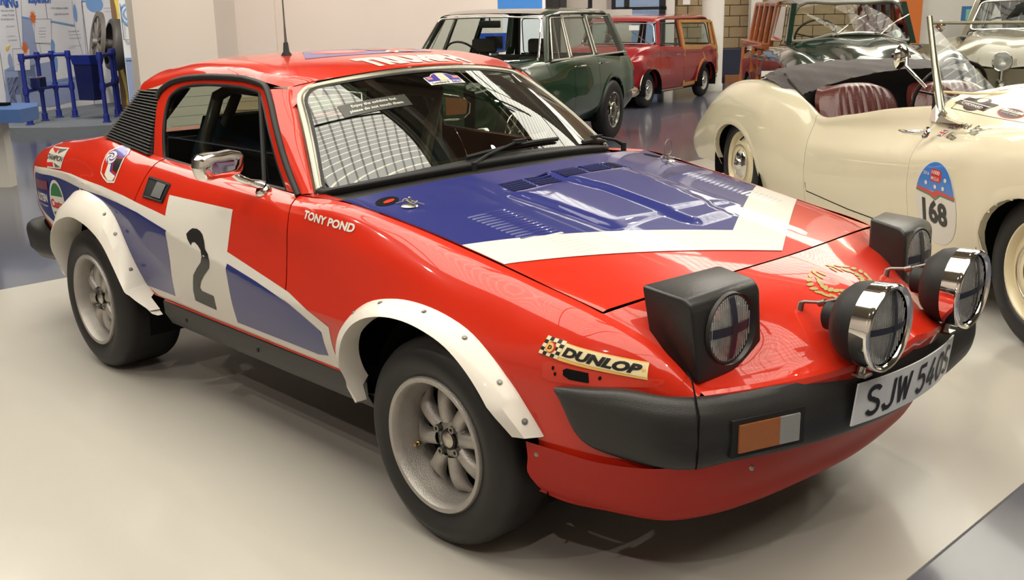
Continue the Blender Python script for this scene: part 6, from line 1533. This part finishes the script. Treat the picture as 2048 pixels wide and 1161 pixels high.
wsM = [(-.84, -.54, 1.06), (-.74, -.42, 1.065), (-.66, -.2, 1.125), (-.64, 0, 1.135), (-.66, .2, 1.125), (-.74, .42, 1.065), (-.84, .54, 1.06), (-.98, .53, 1.25), (-1.0, .46, 1.395), (-.93, .15, 1.415), (-.93, -.15, 1.415), (-1.0, -.46, 1.395), (-.98, -.53, 1.25)]
wsM = [(x, y*1.03, z) for x, y, z in wsM]
Lp = crspline([Vector(p) for p in wsM+[wsM[0]]], 4)
wn_ = child('windscreen', M_); mk('pane', Lp[:-1], [tuple(range(len(Lp)-1))], GLB, wn_, 0)
MB().tube(Lp, .017, 8, False).out('window_trim', mat('grey_rubber', (.22, .22, .19), .5), wn_, 180)
scv = [[Vector((p[0]+d, p[1]*(1+.1*d), p[2]-.02-e)) for p in wsM[0:7]] for d, e in ((-.0, 0), (.12, .03))]
panel('scuttle', dense(scv, 3, 4), MG, M_)
MB().tube([(-.60, -.22, 1.120), (-.55, -.12, 1.137), (-.54, .0, 1.142), (-.55, .12, 1.137), (-.60, .22, 1.120)], .012, 8).out('scuttle_vent', CHR, M_, 180)
for s, y0, y1 in ((-1, -.20, .06), (1, .22, .46)):
    MB().tube([(-.60, y0, 1.12), (-.72, (y0+y1)/2, 1.20), (-.80, y1, 1.27)], [.008, .006, .004], 6).tube([(-.73, y0+.10, 1.19), (-.84, y1+.08, 1.30)], .006, 5).out('wiper', CHR2, M_)
for s in (-1, 1):
    def S_(p): return Vector((p[0], s*p[1], p[2]))
    pillar(M_, S_((-.86, .62, 1.03)), S_((-1.05, .55, 1.42)), .12, MG, .05, 'windscreen_pillar')
    glaze(M_, 'door_window', [S_((-1.0, .63, 1.06)), S_((-1.55, .64, 1.05)), S_((-1.55, .575, 1.40)), S_((-1.15, .57, 1.40))], GLB, CHR2, .02, .008)
    for x in (-1.62, -1.98, -2.34, -2.70, -3.02):
        MB().box(S_((x, .61, 1.20)), (.085, .05, .45), frame((0, 0, 0), (1, 0, 0), (0, 1, s*.15), (0, -s*.15, 1)), .006).out('timber_post', WD2, M_, 0)
    for x in (-1.80, -2.16, -2.52, -2.86):
        mk('side_window', [S_((x-.15, .632, 1.02)), S_((x+.15, .632, 1.02)), S_((x+.15, .578, 1.40)), S_((x-.15, .578, 1.40))], [(0, 1, 2, 3)], GLD, M_, 0)
    MB().box(S_((-2.3, .70, .99)), (1.55, .10, .06), None, .01).out('timber_rail', WD2, M_, 0); MB().box(S_((-2.3, .575, 1.415)), (1.5, .05, .05), None, .01).out('timber_rail', WD2, M_, 0)
    for a, b in (((-1.55, .745, .95), (-1.55, .765, .45)), ((-1.1, .755, .90), (-1.55, .76, .70)), ((-2.0, .745, .95), (-2.0, .76, .70)), ((-2.95, .72, .93), (-2.95, .75, .40))):
        MB().tube([S_(a), S_(b)], .03, 4).out('timber_post', WD2, M_, 0)
    for x in (-2.40, 0): cwheel(M_, (x, s*.66, .33), s, .16, .33, .19, MG, CHR)
MB().box((-1.25, 0, .98), (.5, 1.15, .06), None, .02).out('dashboard', mat('brown_dash', (.08, .05, .03), .5), M_, 60)
steer(M_, (-1.12, -.28, 1.10), .2, (-.8, 0, .6), mat('grey_wheel', (.14, .13, .11), .4)); seatpair(M_, -1.75, (-.3, .3), .5, mat('brown_leather', (.10, .045, .03), .5), .24, .48)
floorpan(M_, -2.9, .3, .62, .28)
decb = MB().lathe([(0, .002), (.045, .002), (.045, 0)], axis_frame((-.80, .43, 1.12), (.8, .1, .5)), 18).out('permit_disc', PAP, M_)
MB().box((.50, .12, .985), (.10, .14, .01), None, .004).out('bonnet_badge', REDV, M_)
# ------------------------------------------------------------ olive saloon at the far right
OL = mat('olive_paint', (.19, .17, .115), .25, 0, .7)
O_ = thing('olive_saloon', 'olive beige fifties saloon with a chrome nose emblem, behind the cream roadster windscreen', 'car', (-2.35, 9.15, -.006), rad(-76))
ST = []
mst(-2.9, .62, .85, .5, .86, .88); mst(-2.2, .74, .98, .62, 1.0, 1.02); mst(-1.3, .76, 1.0, .66, 1.02, 1.04); mst(-.80, .76, 1.02, .66, 1.05, 1.09); mst(-.35, .77, 1.02, .60, 1.04, 1.08); mst(.1, .78, 1.0, .56, 1.02, 1.06); mst(.5, .77, .95, .52, .96, 1.0); mst(.72, .74, .86, .50, .86, .90, .72, .30); mst(.84, .70, .74, .48, .72, .76, .70, .36)
carshell(O_, ST, 5, [('rear_wing', 0, 2), ('door', 2, 3), ('front_wing', 3, 8)], OL, [(-2.2, .33, .36), (0, .33, .36)], tops=[('bonnet', 3, 8, None)])
panel('front_panel', [[Vector((.88-.05*q*q, .70*q, z)) for q in (-1, -.5, 0, .5, 1)] for z in (.76, .60, .45, .30)], OL, O_)
for s in (-1, 1): headlamp(O_, (.84, s*.56, .78), .095)
headlamp(O_, (.90, 0, .83), .085, 'nose_emblem')
MB().tube([(.90, 0, .74), (.91, 0, .50)], .02, 8).lathe([(.0, .02), (.04, .01), (.05, -.02)], axis_frame((.91, 0, .62), (1, 0, 0)), 16).out('nose_bar', CHR, O_)
MB().tube([(.5, -.82, .45), (.80, -.78, .45), (.98, -.5, .45), (1.0, 0, .45), (.98, .5, .45), (.80, .78, .45), (.5, .82, .45)], .055, 10).out('front_bumper', CHR, O_, 60)
roofpanel(O_, [(-1.02, .54, 1.41, 1.45), (-1.15, .57, 1.44, 1.50), (-1.7, .60, 1.45, 1.53), (-2.3, .58, 1.40, 1.47), (-2.7, .52, 1.22, 1.28), (-2.9, .50, 1.0, 1.05)], OL)
glaze(O_, 'windscreen', [(-.85, -.60, 1.09), (-.78, 0, 1.10), (-.85, .60, 1.09), (-1.03, .52, 1.40), (-.98, 0, 1.42), (-1.03, -.52, 1.40)], GLB, CHR, .06, .014)
for s in (-1, 1):
    def S_(p): return Vector((p[0], s*p[1], p[2]))
    pillar(O_, S_((-.86, .67, 1.03)), S_((-1.06, .58, 1.43)), .09, OL, .05, 'windscreen_pillar')
    pillar(O_, S_((-1.62, .68, 1.02)), S_((-1.62, .60, 1.44)), .07, OL, .04); pillar(O_, S_((-2.30, .66, 1.0)), S_((-2.25, .585, 1.40)), .16, OL, .04)
    glaze(O_, 'door_window', [S_((-.98, .68, 1.06)), S_((-1.58, .68, 1.06)), S_((-1.58, .605, 1.42)), S_((-1.14, .605, 1.42))], GLB, CHR2, .02, .01)
    glaze(O_, 'rear_side_window', [S_((-1.68, .68, 1.06)), S_((-2.22, .67, 1.06)), S_((-2.18, .60, 1.40)), S_((-1.68, .605, 1.42))], GLB, CHR2, .02, .01)
    for x in (-2.2, 0): cwheel(O_, (x, s*.68, .33), s, .16, .33, .19, OL, CHR)
floorpan(O_, -2.6, .3, .64, .28); seatpair(O_, -1.7, (0,), .5, GIN, .55, .45); steer(O_, (-1.15, -.30, 1.05)); MB().box((-1.1, 0, 1.0), (.3, 1.2, .08), None, .02).out('dashboard', BLK2, O_, 60)
MB().tube([(-.55, .60, 1.05), (-.50, .82, 1.10)], .012, 6).lathe([(0, .01), (.06, .008), (.065, 0), (.03, -.04)], axis_frame((-.5, -.86, 1.14), (-1, 0, 0)), 16).out('wing_mirror', CHR, O_)
# ------------------------------------------------------------ cream roadster numbered 168
CRM = mat('cream_paint', (.64, .585, .43), .28, 0, .8, var=.02, vscale=2)
BRN = mat('maroon_leather', (.09, .018, .014), .32, 0, .3, bump=.2, bscale=90); HOODF = mat('grey_hood_fabric', (.085, .075, .075), .75, bump=.25, bscale=200)
C_ = thing('open_roadster', 'cream open roadster with maroon seats and a 168 roundel behind the rally coupe', 'car', (.91, 2.58, 0), rad(-33.9))
RS_ = [
 (-4.32, [(.56,.24),(.60,.28),(.60,.31),(.56,.33),(.50,.335),(.42,.335),(.36,.34),(.2,.38),(0,.39)]),
 (-4.15, [(.66,.25),(.70,.33),(.70,.42),(.66,.48),(.58,.515),(.48,.52),(.40,.53),(.2,.58),(0,.60)]),
 (-3.80, [(.70,.27),(.76,.40),(.77,.53),(.73,.66),(.66,.71),(.54,.70),(.45,.71),(.25,.78),(0,.80)]),
 (-3.40, [(.71,.28),(.785,.45),(.80,.64),(.77,.80),(.70,.87),(.58,.865),(.50,.865),(.28,.92),(0,.94)]),
 (-3.00, [(.71,.28),(.785,.45),(.80,.66),(.77,.84),(.70,.915),(.61,.925),(.56,.94),(.3,.965),(0,.975)]),
 (-2.62, [(.70,.15),(.77,.42),(.785,.62),(.76,.79),(.71,.87),(.65,.895),(.61,.90),(.59,.885),(.57,.87)]),
 (-2.32, [(.69,.15),(.73,.40),(.735,.55),(.72,.68),(.69,.77),(.66,.81),(.64,.825),(.62,.815),(.60,.80)]),
 (-2.16, [(.685,.15),(.718,.38),(.72,.50),(.708,.60),(.685,.67),(.665,.72),(.65,.765),(.63,.765),(.61,.75)]),
 (-1.80, [(.685,.15),(.72,.38),(.722,.50),(.712,.60),(.685,.675),(.665,.73),(.648,.80),(.63,.80),(.61,.785)]),
 (-1.35, [(.69,.15),(.728,.40),(.735,.54),(.722,.645),(.69,.715),(.665,.77),(.64,.875),(.62,.875),(.60,.86)]),
 (-.95, [(.69,.15),(.74,.42),(.755,.58),(.74,.69),(.69,.765),(.655,.81),(.615,.925),(.595,.925),(.575,.91)]),
 (-.935, [(.69,.15),(.74,.42),(.756,.583),(.741,.692),(.69,.767),(.654,.811),(.610,.922),(.34,1.0),(0,1.03)]),
 (-.74, [(.70,.15),(.755,.44),(.772,.61),(.752,.735),(.695,.80),(.63,.835),(.575,.905),(.32,.985),(0,1.01)]),
 (-.35, [(.715,.26),(.79,.46),(.805,.66),(.77,.81),(.69,.872),(.58,.865),(.50,.885),(.27,.975),(0,1.0)]),
 (0, [(.72,.28),(.80,.46),(.815,.66),(.775,.835),(.685,.90),(.55,.875),(.46,.885),(.25,.965),(0,.99)]),
 (.40, [(.70,.30),(.78,.46),(.795,.63),(.76,.78),(.67,.845),(.53,.83),(.43,.84),(.23,.92),(0,.94)]),
 (.75, [(.64,.34),(.70,.42),(.71,.53),(.68,.63),(.60,.69),(.47,.69),(.38,.71),(.2,.80),(0,.83)]),
 (.90, [(.56,.36),(.60,.42),(.60,.47),(.57,.52),(.50,.55),(.42,.56),(.34,.58),(.18,.64),(0,.66)])]
CD = dense([[Vector((x, -w, z)) for w, z in r] for x, r in RS_], 7, 5, cu=(10, 11))
AR = [(-3.135, .33, .375, .30), (.055, .33, .375, .33)]
def carch(c):
    for ax, az, rx, rz in AR:
        if ((c.x-ax)/(rx+.004))**2+((c.z-az)/rz)**2 < 1 or (abs(c.x-ax) < rx and c.z < az): return True
    return False
CRP = [('rear_wing', 0, 7, ''), ('door', 7, 10, 'ab'), ('front_wing', 10, 17, '')]
for D_, fl in ((CD, False), (mirY(CD), True)):
    for nm, a, b, sm_ in CRP:
        panel(nm, [[p for p in r[:6*5+1]] for r in D_[a*7:b*7+1]], CRM, C_, sm_, flip=fl, cut=carch, gap=.0025)
def topg(a, b): return [r[30:]+[Vector((p.x, -p.y, p.z)) for p in r[30:-1][::-1]] for r in CD[a*7:b*7+1]]
panel('tail_deck', topg(0, 4), CRM, C_, ''); panel('scuttle', topg(11, 12)[:3], CRM, C_, ''); panel('bonnet', topg(11, 17)[2:], CRM, C_, 'acd', gap=.004)
for s in (-1, 1): # cockpit side capping
    D_ = CD if s < 0 else mirY(CD)
    panel('cockpit_capping', [[p for p in r[30:]] for r in D_[5*7:10*7+1]], CRM, C_, '')
for s in (-1, 1):
    for ax, az, rx, rz in AR:
        M = frame((ax, s*.42, az), (1, 0, 0), (0, 0, 1), (0, 1, 0)); MB().lathe([(0, 0), (.40, 0), (.40, s*.34)], M, 24, -.3, PI+.3).out('wheel_well', DARK, C_, 60)
        # rolled arch lip
        pts = []
        for k in range(19):
            a = PI*k/18; x, z = ax+(rx+.012)*math.cos(a), az+(rz-.005)*math.sin(a); pts.append((x, z))
        SC_ = Surf([CD]) if s < 0 and ax < -1 and 'SCR' not in globals() else None
        if SC_: SCR = SC_
        rows = []
        for x, z in pts:
            h = SCR.hit(Vector((x, -2, z)), Vector((0, 1, 0))); y = -h[0].y if h else .78
            cx, cz = (ax-x), (az-z); L = math.hypot(cx, cz); cx, cz = cx/L, cz/L
            rows.append([Vector((x-cx*.042, s*(y+.0005), z-cz*.042)), Vector((x-cx*.02, s*(y+.003), z-cz*.02)), Vector((x, s*(y+.006), z)), Vector((x+cx*.012, s*(y+.002), z+cz*.012)), Vector((x+cx*.014, s*(y-.03), z+cz*.014))])
        panel('arch_lip', rows, CRM, C_, smooth=60)
CW = mat('cream_wheel', (.66, .58, .38), .3, 0, .6)
for s in (-1, 1):
    for x, y in ((-3.135, .65), (.055, .66)):
        t = child('wheel', C_); t.location = (x, s*y, .335)
        M = frame((0, 0, 0), (1, 0, 0), (0, 0, 1), (0, -1, 0)) if s < 0 else frame((0, 0, 0), (-1, 0, 0), (0, 0, 1), (0, 1, 0)); h = .08; R = .335
        MB().lathe([(.222, h-.02), (.228, h-.004), (.25, h+.004), (R-.03, h), (R-.006, h-.02), (R, h-.035), (R, -h+.035), (R-.01, -h+.02), (.2, -h)], M, 48).out('tyre', TYRE, t, 50)
        MB().lathe([(.226, h-.02), (.226, h-.004), (.216, h-.002), (.208, h-.012), (.200, h-.032), (.178, h-.034), (.165, h-.016), (.12, h-.004), (.0, h-.004)], M, 48).out('rim', CW, t, 40)
        MB().tube([M @ Vector((.135*math.cos(2*PI*k/30), .135*math.sin(2*PI*k/30), h+.002)) for k in range(31)], .004, 5, False).out('rim_ring', CHR2, t, 180)
        MB().lathe([(0, h+.030), (.03, h+.030), (.045, h+.022), (.05, h+.012), (.085, h+.008), (.10, h-.004)], M, 30).out('hub_cap', CHR, t, 40)
        MB().tube([M @ Vector((.0, .195, h-.03)), M @ Vector((.0, .165, h+.004))], .006, 6).out('valve', BLK2, t)
# cockpit
MB().box((-1.65, 0, .30), (1.7, 1.16, .05)).box((-2.62, 0, .60), (.05, 1.1, .55)).out('cockpit_floor', DARK, C_)
MB().box((-.98, 0, .86), (.10, 1.1, .18), None, .03).out('dashboard', BLK2, C_, 60)
for y in (-.31, .31):
    st = child('cockpit_seat', C_)
    rows = []
    for z, x, w in ((.42, -2.12, .23), (.60, -2.16, .255), (.76, -2.22, .262), (.86, -2.27, .255), (.915, -2.31, .225), (.935, -2.35, .17)):
        row = []
        for k in range(41):
            q = -1+k/20; ri = 0
            if -.62 < q < .62: ri = .011*abs(math.sin(q/.62*PI*3.5))
            row.append(Vector((x+ri*(z < .93)-.05*abs(q)**4, y+q*w, z-.03*abs(q)**3)))
        row += [Vector((x-.11, y+q*w, z-.02)) for q in (1, .5, 0, -.5, -1)]+[row[0].copy()]
        rows.append(row)
    D = dense(rows, 3, 1); V, F = gridmesh(D); F.append(tuple((len(D)-1)*len(D[0])+k for k in range(len(D[0])-1)))
    mk('seat_back', V, F, BRN, st, 50)
    MB().box((-1.93, y, .44), (.48, .48, .16), None, .05).out('seat_cushion', BRN, st, 60)
# folded hood: draped cover over the tail of the cockpit
hr = [[(-2.50,-.66,.83),(-2.45,-.55,.885),(-2.44,-.30,.955),(-2.42,0,1.0),(-2.42,.3,1.0),(-2.46,.52,.97),(-2.52,.64,.90)],
      [(-2.62,-.67,.885),(-2.60,-.58,.955),(-2.58,-.32,1.015),(-2.56,0,1.035),(-2.56,.32,1.03),(-2.60,.54,1.0),(-2.64,.65,.92)],
      [(-2.86,-.67,.935),(-2.84,-.58,.985),(-2.82,-.33,1.03),(-2.80,0,1.045),(-2.80,.33,1.04),(-2.84,.55,1.0),(-2.88,.66,.94)],
      [(-3.06,-.63,.935),(-3.08,-.55,.96),(-3.10,-.32,.99),(-3.12,0,1.0),(-3.10,.32,.99),(-3.08,.54,.97),(-3.06,.62,.94)],
      [(-3.14,-.60,.92),(-3.17,-.5,.93),(-3.20,-.3,.94),(-3.22,0,.95),(-3.20,.3,.94),(-3.17,.5,.93),(-3.14,.6,.92)]]
D = dense(hr, 8, 8)
for i, r in enumerate(D):
    for j, p in enumerate(r): p.z += .006*math.sin(j*1.3+i*.4)*math.sin(i*.35+1)+.004*math.sin(j*2.9)
panel('folded_hood', D, HOODF, C_, smooth=60)
fl_ = [[(-2.50,-.66,.83),(-2.45,-.55,.885),(-2.44,-.30,.955),(-2.42,0,1.0),(-2.42,.3,1.0),(-2.46,.52,.97)], [(-2.40,-.63,.72),(-2.52,-.50,.74),(-2.56,-.30,.78),(-2.56,0,.80),(-2.56,.3,.80),(-2.56,.5,.80)], [(-2.42,-.60,.60),(-2.58,-.48,.60),(-2.58,-.30,.60),(-2.58,0,.60),(-2.58,.3,.60),(-2.58,.5,.60)]]
panel('hood_lining', dense(fl_, 5, 5), mat('black_fabric', (.015, .014, .014), .9), C_, smooth=60)
MB().tube([(-2.75, -.60, .97), (-2.62, -.62, .93), (-2.46, -.60, .84), (-2.40, -.60, .74)], .012, 6).out('hood_strap', BLK2, C_, 60)
# windscreen: V of two panes
FR = mat('frame_metal', (.40, .39, .30), .25, .9)
for s in (-1, 1):
    def S_(p): return Vector((p[0], s*p[1], p[2]))
    bl_, tl_, tc_, bc_ = (-.985, .575, .86), (-1.11, .595, 1.315), (-1.255, .008, 1.30), (-1.10, .008, 1.015)
    bl_, tl_, tc_, bc_ = (-.93, .60, .90), (-1.11, .60, 1.315), (-1.02, .008, 1.305), (-.82, .008, 1.03)
    wn2 = child('windscreen_pane', C_)
    Q = [S_(bl_), S_((-.88, .35, .985)), S_(bc_), S_(tc_), S_(tl_)]
    mk('pane', Q, [(0, 1, 2, 3, 4)], GLASSC, wn2, 0)
    MB().tube(Q+[Q[0]], .010, 6, False).out('frame', FR, wn2, 60)
    MB().tube([Q[4]+Vector((0, s*.012, .03)), S_((-1.03, .612, 1.12)), Q[0]+Vector((.0, s*.014, 0)), S_((-.90, .62, .875))], [.014, .016, .022, .03], 8).out('windscreen_post', FR, C_, 60)
    MB().tube([Q[0]+Vector((.02, 0, -.03)), Q[1]+Vector((.02, 0, -.02)), Q[2]+Vector((.02, 0, -.02))], .016, 6).out('scuttle_seal', BLK2, C_, 60)
    # chrome foot sweeping forward
    V = [S_(p) for p in [(-.99, .628, .99), (-.955, .632, .93), (-.90, .64, .89), (-.83, .645, .87), (-.73, .645, .858), (-.76, .655, .847), (-.90, .66, .850), (-.965, .655, .853), (-.975, .64, .90)]]
    V2 = [v-Vector((0, s*.03, 0)) for v in V]; n = len(V)
    mk('windscreen_foot', V+V2, [tuple(range(n)), tuple(range(n, 2*n))[::-1]]+[(k, n+k, n+(k+1) % n, (k+1) % n) for k in range(n)], CHR, C_, 0)
    MB().tube([S_((-.88, .735, .805)), S_((-.885, .775, .807)), S_((-.97, .780, .802)), S_((-1.04, .765, .80))], [.012, .013, .010, .006], 8).out('door_handle', CHR, C_, 60)
    MB().lathe([(0, .006), (.018, .005), (.03, .002), (.032, 0)], axis_frame((-.865, s*.728, .805), (0, s, .3)), 20).out('handle_rose', CHR, C_, 60)
MB().tube([(-.82, 0, 1.02), (-1.02, 0, 1.31)], .016, 8).out('centre_post', FR, C_)
MB().tube([(-1.0, -.615, .99), (-.86, -.50, .985), (-.80, -.28, .985)], [.006, .007, .004], 6).out('wiper', CREAMV, C_, 60)
mm = child('door_mirror', C_); MB().tube([(-1.10, -.60, 1.0), (-1.20, -.66, 1.10), (-1.24, -.64, 1.14)], .009, 6).out('mirror_arm', CHR, mm, 60)
M = axis_frame((-1.27, -.655, 1.145), (-1, -.55, .05)); MB().lathe([(.058, .006), (.064, 0), (.05, -.02), (.02, -.035), (0, -.038)], M, 24).out('mirror_shell', CHR, mm, 60); MB().lathe([(0, .004), (.058, .004)], M, 24).out('mirror_glass', CHR, mm)
steer(C_, (-1.32, -.33, .935), .20, (-.9, 0, .42), mat('black_wheel', (.015, .013, .012), .25))
# livery
CK = dict(O=(0, -1.2, 0), U=(1, 0, 0), Vv=(0, 0, 1), surf=SCR)
def cd_(nm, polys, m, off=.0015, step=.04): return decal(nm, bm_poly(polys), m, C_, off=off, step=step, **CK)
cx0, cz0, ra, rb = -.665, .50, .195, .20
BLV = mat('sky_blue_vinyl', (.035, .16, .50), .3, 0, .5)
cd_('number_roundel', [ellipse(cx0, cz0, ra, rb, 40)], DECW)
cd_('number_roundel', [ellipse(cx0, cz0, ra*.96, rb*.96, 30, 0, .28, PI-.28)], BLV, .002)
cd_('number_roundel', [[(cx0-.183, .545), (cx0-.05, .535), (cx0+.0, .520), (cx0+.03, .545), (cx0+.183, .545), (cx0+.183, .555), (cx0+.02, .565), (cx0-.02, .55), (cx0-.17, .558)]], REDV, .0024)
cd_('number_roundel', [[(cx0-.183, .537), (cx0-.05, .527), (cx0+.0, .512), (cx0+.05, .54), (cx0+.183, .537), (cx0+.183, .545), (cx0+.03, .545), (cx0+.0, .520), (cx0-.05, .535), (cx0-.183, .545)]], GREEN, .0026)
cd_('number_roundel', [[(cx0-.05, .60), (cx0+.04, .60), (cx0+.055, .628), (cx0+.04, .658), (cx0-.05, .658)]], REDV, .0026)
tdecal('roundel_lettering', '1000', DECW, (cx0-.005, .643), .075, .018, 0, 0, .002, .0032, CK, C_); tdecal('roundel_lettering', 'MIGLIA', DECW, (cx0-.005, .615), .075, .016, 0, 0, .001, .0032, CK, C_)
tdecal('roundel_lettering', '2016', DECW, (cx0-.095, .630), .055, .016, 0, 0, .001, .0028, CK, C_)
for dx, dz in ((-.09, .585), (-.0, .578), (.075, .58), (.09, .62)): cd_('roundel_mark', [ellipse(cx0+dx, dz, .013, .010, 10)], DECW, .003)
tdecal('race_number', '168', DECK, (cx0-.01, .455), .235, .115, 0, 0, .004, .003, CK, C_)
UJ = mat('flag_blue', (.03, .05, .25), .3)
for fx, fz in ((-.80, .842), (-.822, .806)):
    cd_('flag_transfer', [[(fx-.03, fz-.013), (fx+.03, fz-.013), (fx+.03, fz+.013), (fx-.03, fz+.013)]], UJ)
    for a, b in (((fx-.03, fz-.012), (fx+.03, fz+.012)), ((fx-.03, fz+.012), (fx+.03, fz-.012))): cd_('flag_transfer', ribbon2d([a, b], .006), DECW, .002)
    for q, ww, mm_ in (([(fx-.03, fz), (fx+.03, fz)], .009, DECW), ([(fx, fz-.013), (fx, fz+.013)], .012, DECW), ([(fx-.03, fz), (fx+.03, fz)], .005, REDV), ([(fx, fz-.013), (fx, fz+.013)], .007, REDV)): cd_('flag_transfer', ribbon2d(q, ww), mm_, .0024 if mm_ == DECW else .0028)
tdecal('crew_name', 'Nick  Brayshaw', DECK, (-.625, .842), .28, .030, -.03, .35, 0, .002, CK, C_); tdecal('crew_name', 'Nathan', DECK, (-.70, .806), .13, .024, -.03, .35, 0, .002, CK, C_)
cd_('door_seam', ribbon2d([(-2.14, .36), (-2.13, .31), (-1.6, .295), (-.98, .30)], .006), DARK, .0012)
BK = dict(O=(0, -.9, 1.25), U=(1, 0, 0), Vv=(0, .62, .78), surf=Surf([topg(11, 17)]))
SBK = BK['surf']
def bk(nm, polys, m, off=.0015): return decal(nm, bm_poly(polys), m, C_, off=off, step=.03, **BK)
bk('bonnet_sticker', [[(-.89, -.040), (-.70, -.040), (-.68, .022), (-.87, .022)], ellipse(-.785, .018, .045, .030, 16, 0, 0, PI), ellipse(-.785, -.036, .045, .024, 16, 0, PI, 2*PI)], mat('dark_vinyl', (.04, .02, .02), .3), .002)
bk('bonnet_sticker', [[(-.885, -.012), (-.692, -.012), (-.690, -.006), (-.883, -.006)]], DECW, .0026); bk('bonnet_sticker', [ellipse(-.785, .022, .024, .020, 14)], GREYV, .003)
tdecal('bonnet_sticker', 'CHOPARD', DECW, (-.788, -.026), .13, .015, 0, 0, .002, .003, BK, C_)
bk('oval_sticker', [ellipse(-.57, -.008, .072, .036, 26)], REDV, .002); bk('oval_sticker', [ellipse(-.57, -.008, .066, .031, 26)], mat('dark_vinyl2', (.04, .02, .02), .3), .0024); bk('oval_sticker', [[(-.633, -.004), (-.507, -.004), (-.513, .012), (-.627, .012)]], DECW, .0028)
tdecal('oval_sticker', '177', DECK, (-.57, .004), .05, .011, 0, 0, .001, .0034, BK, C_); tdecal('oval_sticker', 'STATE OFFICE', DECW, (-.57, -.014), .10, .009, 0, 0, .001, .0034, BK, C_)
